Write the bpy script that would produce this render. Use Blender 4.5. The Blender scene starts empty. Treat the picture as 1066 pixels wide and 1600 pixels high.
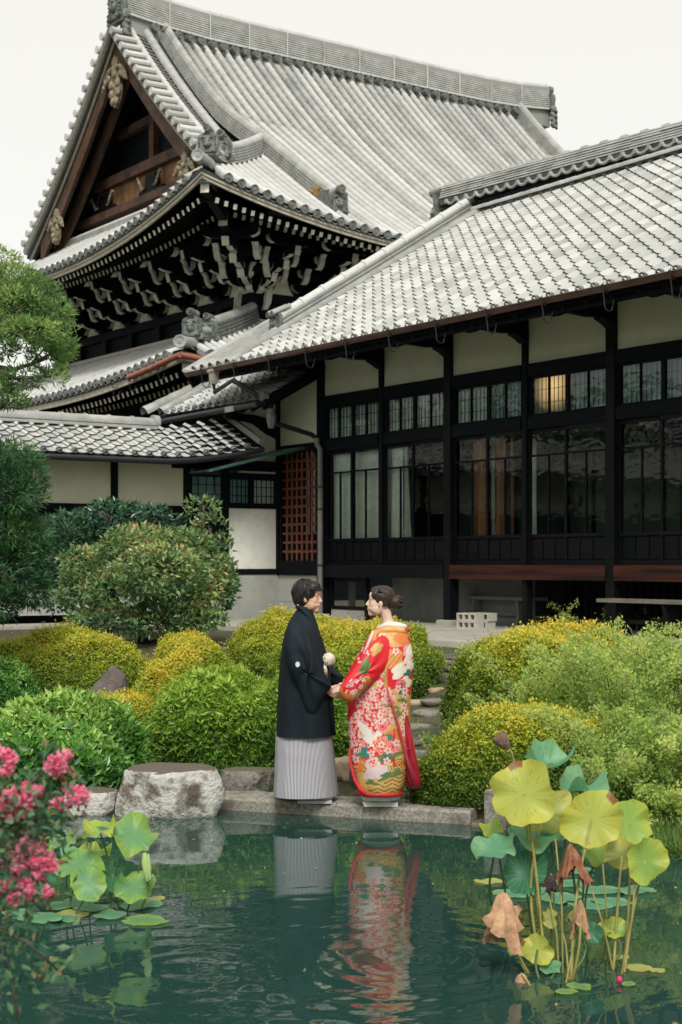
import bpy, math, random
import numpy as np
from mathutils import Vector, Matrix

random.seed(7)
RNG = np.random.default_rng(11)
scene = bpy.context.scene
COL = scene.collection
PI = math.pi

# ------------------------------------------------------------------ camera
CAMZ = 1.95
FW = (0.569, 0.8223)           # heading of the camera on the ground plan
RT = (0.8223, -0.569)          # its right hand
FPX = 2400.0                   # focal length in photograph pixels
HOR = 880.0                    # row of the horizon
cam_d = bpy.data.cameras.new("camera")
cam = bpy.data.objects.new("camera", cam_d)
COL.objects.link(cam)
cam.location = (0, 0, CAMZ)
cam.rotation_euler = (math.radians(90), 0, -math.atan2(FW[0], FW[1]))
cam_d.sensor_fit = 'VERTICAL'
cam_d.sensor_height = 36.0
cam_d.lens = 36.0 * FPX / 1600.0
cam_d.shift_y = (HOR - 800.0) / 1600.0
cam_d.clip_start = 0.1
cam_d.clip_end = 2000
cam_d.dof.use_dof = True
cam_d.dof.focus_distance = 12.5
cam_d.dof.aperture_fstop = 4.5
scene.camera = cam

# ------------------------------------------------------------------ sky, sun, exposure
SUN_EL, SUN_AZ = math.radians(47), math.radians(212)
world = bpy.data.worlds.new("World")
scene.world = world
world.use_nodes = True
nt = world.node_tree
nt.nodes.clear()
w_out = nt.nodes.new("ShaderNodeOutputWorld")
w_bg = nt.nodes.new("ShaderNodeBackground")
w_bg2 = nt.nodes.new("ShaderNodeBackground")
w_add = nt.nodes.new("ShaderNodeMixShader")
w_add.inputs[0].default_value = 0.8      # cloud cover
w_sky = nt.nodes.new("ShaderNodeTexSky")
w_sky.sky_type = 'NISHITA'
w_sky.sun_disc = False
w_sky.sun_elevation = SUN_EL
w_sky.sun_rotation = SUN_AZ
nt.links.new(w_sky.outputs[0], w_bg.inputs[0])
w_bg.inputs[1].default_value = 0.08
# the even layer of cloud in front of the clear sky
w_bg2.inputs[0].default_value = (0.544, 0.516, 0.456, 1)
w_bg2.inputs[1].default_value = 1.0
nt.links.new(w_bg.outputs[0], w_add.inputs[1])
nt.links.new(w_bg2.outputs[0], w_add.inputs[2])
nt.links.new(w_add.outputs[0], w_out.inputs[0])
sun_d = bpy.data.lights.new("sun", 'SUN')
sun_d.energy = 1.5
sun_d.angle = math.radians(18)
sun_d.color = (1.0, 0.97, 0.9)
sun = bpy.data.objects.new("sun", sun_d)
COL.objects.link(sun)
_sd = Vector((math.sin(SUN_AZ) * math.cos(SUN_EL), math.cos(SUN_AZ) * math.cos(SUN_EL), math.sin(SUN_EL)))
sun.rotation_euler = _sd.to_track_quat('Z', 'Y').to_euler()
scene.view_settings.view_transform = 'Standard'
scene.view_settings.look = 'None'
scene.view_settings.exposure = 1.0
scene.view_settings.gamma = 1.0
scene.view_settings.use_curve_mapping = False
scene.cycles.max_bounces = 8
scene.cycles.transparent_max_bounces = 12
scene.cycles.use_denoising = True

# ------------------------------------------------------------------ plan helpers
def W(r, f, z=0.0):
    """right / forward / up of the view point -> world"""
    return Vector((RT[0] * r + FW[0] * f, RT[1] * r + FW[1] * f, z))
def at(x, y, t):
    """a photo pixel at distance t"""
    return W((x - 533) / FPX * t, t, CAMZ + (HOR - y) / FPX * t)
def atX(x, y, X):
    s = (x - 533) / FPX
    return at(x, y, X / (FW[0] + RT[0] * s))
def atY(x, y, Y):
    s = (x - 533) / FPX
    return at(x, y, Y / (FW[1] + RT[1] * s))
def atZ(x, y, z=0.0):
    return at(x, y, (CAMZ - z) * FPX / (y - HOR))

# ------------------------------------------------------------------ object helpers
ORG = {}
def _org(p):
    return ORG.get(p.name, Vector((0, 0, 0))) if p is not None else Vector((0, 0, 0))
def link(name, me, parent=None, loc=None, rot=None, scale=None):
    o = bpy.data.objects.new(name, me)
    COL.objects.link(o)
    loc = Vector(loc) if loc is not None else Vector((0, 0, 0))
    if parent is not None:
        o.parent = parent
    o.location = loc - _org(parent)
    ORG[o.name] = loc.copy()
    if rot is not None:
        o.rotation_euler = rot
    if scale is not None:
        o.scale = scale if hasattr(scale, '__len__') else (scale,) * 3
    return o
def tag(o, label=None, cat=None, group=None, kind=None):
    if label: o['label'] = label
    if cat: o['category'] = cat
    if group: o['group'] = group
    if kind: o['kind'] = kind
    return o
def thing(name, loc, label, cat, group=None):
    o = link(name, None, None, loc)
    o.empty_display_size = 0.2
    return tag(o, label, cat, group)
def copy_tree(o, parent=None):
    c = o.copy()
    COL.objects.link(c)
    if parent is not None:
        c.parent = parent
    for ch in o.children:
        copy_tree(ch, c)
    return c

class MB:
    def __init__(self):
        self.v, self.f, self.m = [], [], []
    def add(self, vs, fs, mi=0):
        n = len(self.v)
        self.v.extend([tuple(p) for p in vs])
        for k, f in enumerate(fs):
            self.f.append(tuple(n + i for i in f))
            self.m.append(mi[k] if hasattr(mi, '__len__') else mi)
        return self
    def box(self, c, s, mi=0, R=None):
        hx, hy, hz = s[0] / 2, s[1] / 2, s[2] / 2
        vs = [Vector((a * hx, b * hy, d * hz)) for d in (-1, 1) for b in (-1, 1) for a in (-1, 1)]
        if R is not None:
            vs = [R @ p for p in vs]
        c = Vector(c)
        fs = [(0, 2, 3, 1), (4, 5, 7, 6), (0, 1, 5, 4), (2, 6, 7, 3), (0, 4, 6, 2), (1, 3, 7, 5)]
        return self.add([p + c for p in vs], fs, mi)
    def bb(self, lo, hi, mi=0):
        lo, hi = Vector(lo), Vector(hi)
        return self.box((lo + hi) / 2, hi - lo, mi)
    def beam(self, p0, p1, w, h, mi=0, up=(0, 0, 1), end_mi=None):
        """box from p0 to p1, w across, h along up"""
        p0, p1 = Vector(p0), Vector(p1)
        d = (p1 - p0).normalized()
        u = Vector(up)
        s = d.cross(u).normalized() * (w / 2)
        u = s.normalized().cross(d).normalized() * (h / 2)
        vs = [p0 - s - u, p0 + s - u, p0 + s + u, p0 - s + u, p1 - s - u, p1 + s - u, p1 + s + u, p1 - s + u]
        fs = [(0, 1, 2, 3), (7, 6, 5, 4), (0, 4, 5, 1), (1, 5, 6, 2), (2, 6, 7, 3), (3, 7, 4, 0)]
        e = mi if end_mi is None else end_mi
        return self.add(vs, fs, [e, e, mi, mi, mi, mi])
    def tube(self, path, rad, n=8, mi=0, caps=True, half=None, up=(0, 0, 1), end_mi=None):
        """half=(a0,a1) angles: open arc"""
        path = [Vector(p) for p in path]
        if not hasattr(rad, '__len__'):
            rad = [rad] * len(path)
        rings = []
        m = n if half is None else n + 1
        sprev = None
        for i, p in enumerate(path):
            d = (path[min(i + 1, len(path) - 1)] - path[max(i - 1, 0)])
            d = d.normalized() if d.length > 1e-9 else Vector((0, 0, 1))
            s = d.cross(Vector(up))
            if s.length < 1e-3:
                s = sprev if sprev is not None else d.cross(Vector((1, 0, 0)))
            s = s.normalized()
            u = s.cross(d).normalized()
            sprev = s
            for k in range(m):
                a = 2 * PI * k / n if half is None else half[0] + (half[1] - half[0]) * k / n
                rings.append(p + s * math.cos(a) * rad[i] + u * math.sin(a) * rad[i])
        fs, ms = [], []
        for i in range(len(path) - 1):
            for k in range(n):
                k2 = (k + 1) % m if half is None else k + 1
                fs.append((i * m + k, i * m + k2, (i + 1) * m + k2, (i + 1) * m + k))
                ms.append(mi)
        e = mi if end_mi is None else end_mi
        if caps:
            fs.append(tuple(range(m))[::-1]); ms.append(e)
            fs.append(tuple((len(path) - 1) * m + k for k in range(m))); ms.append(e)
        return self.add(rings, fs, ms)
    def prism(self, pts, ax, a0, a1, mi=0, side_mi=None, side_sel=None):
        """pts: list of (p,q) in the plane across axis ax; extruded a0..a1"""
        def P(p, q, a):
            return {0: (a, p, q), 1: (p, a, q), 2: (p, q, a)}[ax]
        n = len(pts)
        vs = [P(p, q, a0) for p, q in pts] + [P(p, q, a1) for p, q in pts]
        fs = [tuple(range(n))[::-1], tuple(range(n, 2 * n))]
        ms = [mi, mi]
        for k in range(n):
            fs.append((k, (k + 1) % n, n + (k + 1) % n, n + k))
            ms.append(side_mi if (side_sel and k in side_sel) else mi)
        return self.add(vs, fs, ms)
    def ell(self, c, r, n=10, m=7, mi=0, R=None):
        vs, fs = [], []
        c = Vector(c)
        for j in range(m + 1):
            th = PI * j / m
            for i in range(n):
                ph = 2 * PI * i / n
                p = Vector((r[0] * math.sin(th) * math.cos(ph), r[1] * math.sin(th) * math.sin(ph), r[2] * math.cos(th)))
                vs.append(c + (R @ p if R is not None else p))
        for j in range(m):
            for i in range(n):
                fs.append((j * n + i, (j + 1) * n + i, (j + 1) * n + (i + 1) % n, j * n + (i + 1) % n))
        return self.add(vs, fs, mi)
    def loft(self, rings, mi=0, caps=True, closed=True):
        n = len(rings[0])
        vs = [p for r in rings for p in r]
        fs = []
        for i in range(len(rings) - 1):
            for k in range(n if closed else n - 1):
                fs.append((i * n + k, i * n + (k + 1) % n, (i + 1) * n + (k + 1) % n, (i + 1) * n + k))
        if caps:
            fs.append(tuple(range(n))[::-1]); fs.append(tuple((len(rings) - 1) * n + k for k in range(n)))
        return self.add(vs, fs, mi)
    def mesh(self, name, mats, smooth=False, center=None):
        vs = self.v
        if center is not None:
            vs = [(p[0] - center[0], p[1] - center[1], p[2] - center[2]) for p in vs]
        me = bpy.data.meshes.new(name)
        me.from_pydata(vs, [], self.f)
        for m in (mats if isinstance(mats, (list, tuple)) else [mats]):
            me.materials.append(m)
        me.polygons.foreach_set('material_index', self.m)
        if smooth:
            me.polygons.foreach_set('use_smooth', [True] * len(self.f))
            if smooth != 'all':
                try: me.set_sharp_from_angle(angle=math.radians(smooth if smooth is not True else 40))
                except Exception: pass
        me.update()
        return me
    def build(self, name, mats, parent=None, smooth=False, loc=None):
        if loc is None:
            a = np.array(self.v)
            loc = Vector(((a[:, 0].min() + a[:, 0].max()) / 2, (a[:, 1].min() + a[:, 1].max()) / 2, a[:, 2].min()))
        return link(name, self.mesh(name, mats, smooth, loc), parent, loc)

def np_mesh(name, V, F, mats, mi=None, attrs=None, smooth=False, colors=None):
    """V (n,3), F (m,k) equal-sided faces"""
    V = np.asarray(V, dtype=np.float32); F = np.asarray(F, dtype=np.int32)
    me = bpy.data.meshes.new(name)
    me.vertices.add(len(V)); me.vertices.foreach_set('co', V.ravel())
    k = F.shape[1]
    me.loops.add(F.size); me.loops.foreach_set('vertex_index', F.ravel())
    me.polygons.add(len(F))
    me.polygons.foreach_set('loop_start', np.arange(0, F.size, k, dtype=np.int32))
    me.polygons.foreach_set('loop_total', np.full(len(F), k, dtype=np.int32))
    for m in (mats if isinstance(mats, (list, tuple)) else [mats]):
        me.materials.append(m)
    if mi is not None:
        me.polygons.foreach_set('material_index', np.asarray(mi, dtype=np.int32))
    me.polygons.foreach_set('use_smooth', np.full(len(F), bool(smooth)))
    for nm, arr in (attrs or {}).items():
        at_ = me.attributes.new(nm, 'FLOAT', 'POINT')
        at_.data.foreach_set('value', np.asarray(arr, dtype=np.float32))
    if colors is not None:
        ca = me.color_attributes.new('dye', 'FLOAT_COLOR', 'POINT')
        ca.data.foreach_set('color', np.asarray(colors, dtype=np.float32).ravel())
    me.update(calc_edges=True)
    me.validate()
    return me

# ------------------------------------------------------------------ materials
def _mat(name):
    m = bpy.data.materials.new(name)
    m.use_nodes = True
    t = m.node_tree
    return m, t, t.nodes['Principled BSDF'], t.nodes['Material Output']
def _pos(t, scl=(1, 1, 1), obj=False):
    if obj:
        g = t.nodes.new('ShaderNodeTexCoord'); s = g.outputs['Object']
    else:
        g = t.nodes.new('ShaderNodeNewGeometry'); s = g.outputs['Position']
    mp = t.nodes.new('ShaderNodeMapping')
    mp.inputs['Scale'].default_value = scl
    t.links.new(s, mp.inputs[0])
    return mp.outputs[0]
def _noise(t, vec, scale, detail=5, rough=.6, dist=0):
    n = t.nodes.new('ShaderNodeTexNoise')
    n.inputs['Scale'].default_value = scale
    n.inputs['Detail'].default_value = detail
    n.inputs['Roughness'].default_value = rough
    n.inputs['Distortion'].default_value = dist
    t.links.new(vec, n.inputs['Vector'])
    return n.outputs['Fac']
def _ramp(t, fac, stops):
    r = t.nodes.new('ShaderNodeValToRGB')
    e = r.color_ramp.elements
    while len(e) < len(stops):
        e.new(0.5)
    for k, (p, c) in enumerate(stops):
        e[k].position = p
        e[k].color = tuple(c) + (1,) if len(c) == 3 else c
    t.links.new(fac, r.inputs[0])
    return r.outputs[0]
def _math(t, op, a, b=None):
    n = t.nodes.new('ShaderNodeMath'); n.operation = op
    for i, q in enumerate((a, b)):
        if q is None: continue
        if isinstance(q, (int, float)): n.inputs[i].default_value = q
        else: t.links.new(q, n.inputs[i])
    return n.outputs[0]
def _mix(t, fac, a, b, mode='MIX'):
    n = t.nodes.new('ShaderNodeMix'); n.data_type = 'RGBA'; n.blend_type = mode
    for i, q in ((0, fac), (6, a), (7, b)):
        if isinstance(q, (int, float)): n.inputs[i].default_value = q
        elif isinstance(q, tuple): n.inputs[i].default_value = q + (1,) if len(q) == 3 else q
        else: t.links.new(q, n.inputs[i])
    return n.outputs[2]
def _bump(t, b, h, strength, dist=0.02):
    n = t.nodes.new('ShaderNodeBump')
    n.inputs['Strength'].default_value = strength
    n.inputs['Distance'].default_value = dist
    t.links.new(h, n.inputs['Height'])
    t.links.new(n.outputs[0], b.inputs['Normal'])
def M(name, c1, c2=None, scale=4.0, rough=.7, bump=0.0, bscale=None, scl=(1, 1, 1), metal=0.0, spec=.5, obj=False, lo=.35, hi=.65, c3=None, s3=1.0, dist=.02, coat=0):
    m, t, b, o = _mat(name)
    b.inputs['Roughness'].default_value = rough
    b.inputs['Metallic'].default_value = metal
    b.inputs['Specular IOR Level'].default_value = spec
    if coat: b.inputs['Coat Weight'].default_value = coat
    if c2 is None:
        b.inputs['Base Color'].default_value = tuple(c1) + (1,)
        if not bump: return m
    v = _pos(t, scl, obj)
    if c2 is not None:
        c = _ramp(t, _noise(t, v, scale), [(lo, c1), (hi, c2)])
        if c3 is not None:
            f = _ramp(t, _noise(t, v, s3, 6, .7), [(.5, (0, 0, 0)), (.62, (1, 1, 1))])
            c = _mix(t, f, c, tuple(c3))
        t.links.new(c, b.inputs['Base Color'])
    if bump:
        _bump(t, b, _noise(t, v, bscale or scale * 4, 4), bump, dist)
    return m
def tile_mat(name, stops, rough=.5, weather=.5):
    """clay tile: every tile its own tone, plus weather stains"""
    m, t, b, o = _mat(name)
    oi = t.nodes.new('ShaderNodeObjectInfo')
    a = t.nodes.new('ShaderNodeAttribute'); a.attribute_name = 'tint'
    f = _math(t, 'FRACT', _math(t, 'ADD', oi.outputs['Random'], a.outputs['Fac']))
    v = _pos(t)
    n1 = _noise(t, v, 1.3, 5, .6)
    n2 = _noise(t, v, 14, 4, .6)
    f2 = _math(t, 'ADD', _math(t, 'MULTIPLY', f, 1 - weather), _math(t, 'MULTIPLY', _math(t, 'ADD', _math(t, 'MULTIPLY', n1, .6), _math(t, 'MULTIPLY', n2, .4)), weather))
    t.links.new(_ramp(t, f2, stops), b.inputs['Base Color'])
    b.inputs['Roughness'].default_value = rough
    _bump(t, b, n2, .25, .01)
    return m

WOOD = M('blackened_wood', (.002, .0045, .007), (.005, .0075, .010), 3, rough=.7, spec=.12, bump=.2, bscale=20, scl=(1, 1, 6))
WOODB = M('dark_brown_wood', (.0025, .0045, .0065), (.014, .008, .0075), 2.2, rough=.6, spec=.15, bump=.2, bscale=18, scl=(4, .6, 5), lo=.45, hi=.8)
WOODR = M('reddish_floor_beam_wood', (.005, .005, .006), (.085, .024, .013), 1.1, rough=.65, spec=.2, bump=.35, bscale=9, scl=(5, .5, 9), lo=.3, hi=.7)
GBEAM = M('gable_beam_wood', (.022, .011, .008), (.10, .045, .025), 2, rough=.7, bump=.3, bscale=14)
LATT = M('lattice_red_wood', (.12, .035, .02), (.22, .07, .04), 3, rough=.65, bump=.2, bscale=30, scl=(1, 1, 4))
BARGE = M('barge_board_wood', (.030, .016, .010), (.14, .072, .038), 1.4, rough=.75, bump=.4, bscale=16, scl=(2, 1, 1), lo=.3, hi=.75)
GABLEW = M('gable_panel_wood', (.16, .075, .035), (.30, .16, .08), 2, rough=.8, bump=.3, bscale=14)
PLAST = M('cream_plaster', (.60, .62, .46), (.68, .69, .53), 1.6, rough=.95, bump=.12, bscale=30)
PLASTW = M('white_plaster', (.70, .70, .62), (.78, .78, .71), 2.2, rough=.9, bump=.1, bscale=40, c3=(.68, .68, .60), s3=9)
BASEW = M('rendered_base_wall', (.33, .34, .31), (.42, .43, .39), 2.2, rough=.95, bump=.45, bscale=60, c3=(.32, .33, .30), s3=34)
BASEL = M('pale_base_wall', (.46, .47, .43), (.52, .52, .47), 2.4, rough=.95, bump=.3, bscale=50, c3=(.44, .44, .40), s3=30)
TILE = tile_mat('weathered_grey_roof_tile', [(.10, (.23, .24, .235)), (.33, (.36, .37, .355)), (.6, (.46, .465, .445)), (.9, (.56, .56, .53))], .42, .45)
TILEM = tile_mat('pale_main_roof_tile', [(.24, (.22, .235, .23)), (.43, (.45, .455, .44)), (.65, (.60, .60, .575)), (.9, (.68, .68, .65))], .5, .7)
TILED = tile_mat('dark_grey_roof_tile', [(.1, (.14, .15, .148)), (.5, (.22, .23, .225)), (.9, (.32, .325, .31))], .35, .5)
TEDGE = M('shade_darkened_tile_edge', (.03, .038, .038), (.06, .07, .066), 6, rough=.5)  # clay darkened so its colour carries the shadow under each tile lip
TEND = M('moulded_tile_end', (.06, .075, .072), (.19, .20, .185), 9, rough=.6, bump=.5, bscale=40)
RIDGE = M('ridge_tile', (.20, .215, .205), (.42, .42, .395), 2.5, rough=.5, bump=.15, bscale=20, lo=.25, hi=.7)
ONI = M('carved_ridge_end_tile', (.055, .075, .072), (.26, .27, .24), 7, rough=.6, bump=.6, bscale=30, lo=.35, hi=.75)
GOLD = M('gilt_ornament', (.30, .17, .04), (.45, .28, .08), 8, rough=.45, metal=.3)
EAVEW = M('pale_eave_board', (.42, .40, .33), (.55, .52, .44), 1.4, rough=.8, bump=.2, bscale=10, scl=(1, 1, 8))
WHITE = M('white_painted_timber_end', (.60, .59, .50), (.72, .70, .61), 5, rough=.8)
GOFUN = M('shade_dimmed_white_end', (.46, .46, .39), (.60, .59, .50), 4, rough=.85)  # the timber-end white again, with the eaves' shade mixed into its colour
COPPER = M('brown_copper_gutter', (.085, .045, .036), (.15, .082, .064), 4, rough=.4, metal=.25, scl=(1, 1, 1))
COPPERR = M('red_copper_gutter', (.26, .085, .05), (.36, .13, .08), 6, rough=.5, metal=.1)
IRON = M('dark_iron', (.012, .014, .016), None, rough=.5)
VERDI = M('verdigris_sheet', (.055, .15, .12), (.20, .32, .27), 2.4, rough=.5, lo=.3, hi=.6)
VERDID = M('verdigris_dark', (.012, .055, .052), (.03, .09, .08), 3, rough=.5)
CONC = M('pale_concrete', (.36, .35, .30), (.46, .44, .38), 1.5, rough=.95, bump=.3, bscale=30, c3=(.28, .27, .22), s3=3)
BLOCK = M('concrete_block', (.42, .40, .34), (.50, .48, .41), 9, rough=.95, bump=.5, bscale=60)
PAPER = M('window_paper', (.16, .33, .31), (.24, .40, .38), 3, rough=.9)
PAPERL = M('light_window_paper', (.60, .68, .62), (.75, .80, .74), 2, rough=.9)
CURT = M('lace_curtain', (.62, .72, .64), (.85, .90, .80), 22, rough=.9, scl=(1, 1, .6), lo=.3, hi=.6)
CURTB = M('brown_curtain', (.34, .17, .08), (.45, .24, .12), 6, rough=.9, scl=(1, 3, .4))
SCREEN = M('screen_lattice', (.05, .085, .08), (.08, .12, .11), 5, rough=.8)
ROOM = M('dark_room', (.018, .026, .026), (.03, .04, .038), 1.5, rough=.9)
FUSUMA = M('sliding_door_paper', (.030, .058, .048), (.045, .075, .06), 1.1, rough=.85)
m, t, b, o = _mat('paper_with_painted_glow')  # warm glow is emission painted into the paper; no lamp stands behind
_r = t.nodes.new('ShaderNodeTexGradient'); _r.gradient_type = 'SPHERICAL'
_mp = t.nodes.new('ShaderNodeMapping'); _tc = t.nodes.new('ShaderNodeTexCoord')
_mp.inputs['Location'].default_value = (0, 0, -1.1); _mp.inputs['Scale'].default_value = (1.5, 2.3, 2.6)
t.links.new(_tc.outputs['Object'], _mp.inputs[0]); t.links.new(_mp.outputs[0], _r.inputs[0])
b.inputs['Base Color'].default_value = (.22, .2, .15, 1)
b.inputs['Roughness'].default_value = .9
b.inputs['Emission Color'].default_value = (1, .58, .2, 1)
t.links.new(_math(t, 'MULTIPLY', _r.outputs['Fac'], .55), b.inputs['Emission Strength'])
GLOWP = m
# old float glass: clear, mirror-like at the surface, a little wavy
m, t, b, o = _mat('window_glass')
t.nodes.remove(b)
_tr = t.nodes.new('ShaderNodeBsdfTransparent'); _gl = t.nodes.new('ShaderNodeBsdfGlossy'); _mx = t.nodes.new('ShaderNodeMixShader')
_tr.inputs[0].default_value = (.90, .95, .93, 1); _gl.inputs['Roughness'].default_value = .02
_fr = t.nodes.new('ShaderNodeFresnel'); _fr.inputs[0].default_value = 1.62
_bp = t.nodes.new('ShaderNodeBump'); _bp.inputs['Strength'].default_value = .07; _bp.inputs['Distance'].default_value = .05
t.links.new(_noise(t, _pos(t, (1, 1, 2)), 2.2, 2), _bp.inputs['Height'])
t.links.new(_bp.outputs[0], _gl.inputs['Normal'])
t.links.new(_fr.outputs[0], _mx.inputs[0]); t.links.new(_tr.outputs[0], _mx.inputs[1]); t.links.new(_gl.outputs[0], _mx.inputs[2])
t.links.new(_mx.outputs[0], o.inputs[0])
GLASS = m
# ================================================================== roofs of S-shaped tiles
def proj(p):
    p = Vector(p)
    t = p.x * FW[0] + p.y * FW[1]
    r = p.x * RT[0] + p.y * RT[1]
    if t < .1: return (1e6, 1e6, t)
    return (533 + FPX * r / t, HOR - FPX * (p.z - CAMZ) / t, t)
def in_view(p, m=15):
    x, y, t = proj(p)
    return t > 0 and -m < x < 1066 + m and -m < y < 1600 + m
TW, TC = .28, .236          # tile width and course
def _tile_arrays(w=TW, c=TC):
    xs = [0, .018, .04, .062, .085, .13, .19, .24, w - .002]
    def pz(x):
        return .046 * math.exp(-((x - .04) / .030) ** 2) - (.016 * math.sin(PI * min(1, max(0, (x - .085) / (w - .085)))) if x > .085 else 0)
    v = [(x, 0, pz(x) + .036) for x in xs] + [(x, c + .03, pz(x) + .002) for x in xs] + [(x, .004, pz(x) + .002) for x in xs]
    n = len(xs)
    f = [(k, k + 1, n + k + 1, n + k) for k in range(n - 1)] + [(2 * n + k, 2 * n + k + 1, k + 1, k) for k in range(n - 1)]
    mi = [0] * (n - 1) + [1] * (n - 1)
    return np.array(v), np.array(f), mi
_TV, _TF, _TM = _tile_arrays()
def tile_roof(parent, org, ex, fall, ncol, nrow, mat=TILE, lift=None, keep=None, limit=300):
    """org: bottom corner of the field; ex: unit vector along the eave; fall: horizontal unit vector up the slope; pitch in nrow steps"""
    hx, slope = fall
    a = math.atan(slope)
    ex = Vector(ex); hx = Vector(hx)
    ey = (hx * math.cos(a) + Vector((0, 0, math.sin(a)))).normalized()
    ez = ex.cross(ey)
    R = Matrix((ex, ey, ez)).transposed()
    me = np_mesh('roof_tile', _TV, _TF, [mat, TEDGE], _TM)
    place = []
    for i in range(ncol):
        for j in range(nrow):
            p = Vector(org) + ex * (i * TW) + ey * (j * TC)
            if lift: p.z += lift(i * TW, j * TC)
            if keep and not keep(p, i, j): continue
            jit = ((random.random() - .5) * .008, (random.random() - .5) * .010, (random.random()) * .006)
            p = p + ex * jit[0] + ey * jit[1] + ez * jit[2]
            rz = R @ Matrix.Rotation((random.random() - .5) * .022, 3, 'Z') @ Matrix.Rotation((random.random() - .5) * .03, 3, 'Y')
            place.append((p, rz, in_view(p)))
    place.sort(key=lambda q: (not q[2], proj(q[0])[2]))
    for p, rz, vis in place[:limit]:
        link('roof_tile', me, parent, p, rz.to_euler())
    rest = place[limit:]
    if rest:
        Vs = np.concatenate([_TV @ np.array(rz).T + np.array(p) for p, rz, _ in rest])
        Fs = np.concatenate([_TF + k * len(_TV) for k in range(len(rest))])
        mi = np.tile(_TM, len(rest))
        c = Vs.mean(0)
        tint = np.repeat(RNG.random(len(rest)), len(_TV))
        m2 = np_mesh('roof_tiles_beyond', Vs - c, Fs, [mat, TEDGE], mi, {'tint': tint})
        tag(link('roof_tiles_beyond', m2, parent, c), kind='stuff')
    return R
def disc_mesh(r, d, name='eave_tile_end', mats=None):
    """round tile end: rim, sunk field, boss; faces local -Y"""
    b = MB()
    prof = [(0, -.004), (r * .30, -.004), (r * .36, .008), (r * .66, .008), (r * .74, -.006), (r * .97, -.006), (r, 0), (r, d)]
    n = 14
    rings = [[(q[0] * math.cos(2 * PI * k / n), q[1], q[0] * math.sin(2 * PI * k / n)) for k in range(n)] for q in prof]
    b.loft(rings[1:], 0, caps=False)
    nv = len(b.v)
    b.f.append(tuple(range(n))); b.m.append(0)
    return b.mesh(name, mats or TEND, smooth=50)
E_X = Vector((1, 0, 0)); E_Y = Vector((0, 1, 0)); E_Z = Vector((0, 0, 1))
ROT_MX = Matrix(((0, 1, 0), (-1, 0, 0), (0, 0, 1))).to_euler()    # local -Y -> world -X
def flat_roof_slab(b, pts, th, mi=0):
    n = len(pts)
    lo = [Vector(p) - Vector((0, 0, th)) for p in pts]
    b.add(list(pts) + lo, [tuple(range(n)), tuple(range(n, 2 * n))[::-1]] + [(k, n + k, n + (k + 1) % n, (k + 1) % n) for k in range(n)], mi)

# ================================================================== veranda hall
FX = 15.5                       # plane of its front
GZ = .95                        # paving level
BAY = 1.834
PY = [22.96 - BAY * k for k in range(0, 8)]
hall = thing('veranda_hall', (FX, 18.0, GZ), 'low dark timber hall with glazed sliding doors and grey tiled gable roof', 'building')
# posts
for k, y in enumerate(PY):
    if k % 2 == 0:
        MB().bb((FX - .09, y - .085, GZ + .09), (FX + .09, y + .085, 5.95)).build('post', WOODB if k else WOOD, hall)
        b = MB(); s = .17
        b.loft([[(FX + a * s * q, y + c * s * q, z) for a, c in ((-1, -1), (1, -1), (1, 1), (-1, 1))] for q, z in ((1.05, GZ - .05), (1, GZ + .075), (.9, GZ + .09))])
        b.build('post_base_stone', CONC, hall)
    else:
        MB().bb((FX - .07, y - .055, 3.90), (FX + .07, y + .055, 5.95)).build('post', WOOD, hall)
        if k >= 3:
            MB().bb((FX - .06, y - .05, GZ + .06), (FX + .06, y + .05, 1.70)).build('post', WOODB, hall)
            MB().bb((FX - .14, y - .13, GZ - .05), (FX + .14, y + .13, GZ + .06)).build('post_base_stone', CONC, hall)
CW = 24.44                      # left corner of the front
MB().bb((FX - .08, CW - .07, 1.72), (FX + .08, CW + .07, 5.6)).build('post', WOOD, hall)
for z0, z1, d in ((4.755, 4.945, .075), (3.965, 4.145, .075), (5.62, 5.80, .07)):
    for k in range(7):
        MB().bb((FX - d, PY[k + 1] + .086, z0), (FX + d, PY[k] - .086, z1)).build('lintel', WOOD, hall)
MB().bb((FX - .082, PY[0] + .086, 4.06), (FX + .07, CW - .072, 4.14)).build('lintel', WOOD, hall)
for k in range(0, 7, 2):        # floor beams under the doors
    if k + 2 < len(PY):
        MB().bb((FX - .11, PY[k + 2] + .087, 1.70), (FX + .08, PY[k] - .087, 1.925)).build('floor_beam', WOODR if k >= 2 else WOODB, hall)
MB().bb((FX - .085, PY[0] + .087, 1.73), (FX + .08, CW - .072, 1.95)).build('floor_beam', WOOD, hall)
# plaster above the transoms
for k in range(7):
    MB().bb((FX - .02, PY[k + 1] + .056, 4.946), (FX + .04, PY[k] - .056, 5.619)).build('plaster_panel', PLAST, hall)
MB().bb((FX - .02, PY[0] + .088, 4.141), (FX + .04, CW - .072, 5.60)).build('plaster_panel', PLAST, hall)
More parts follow.
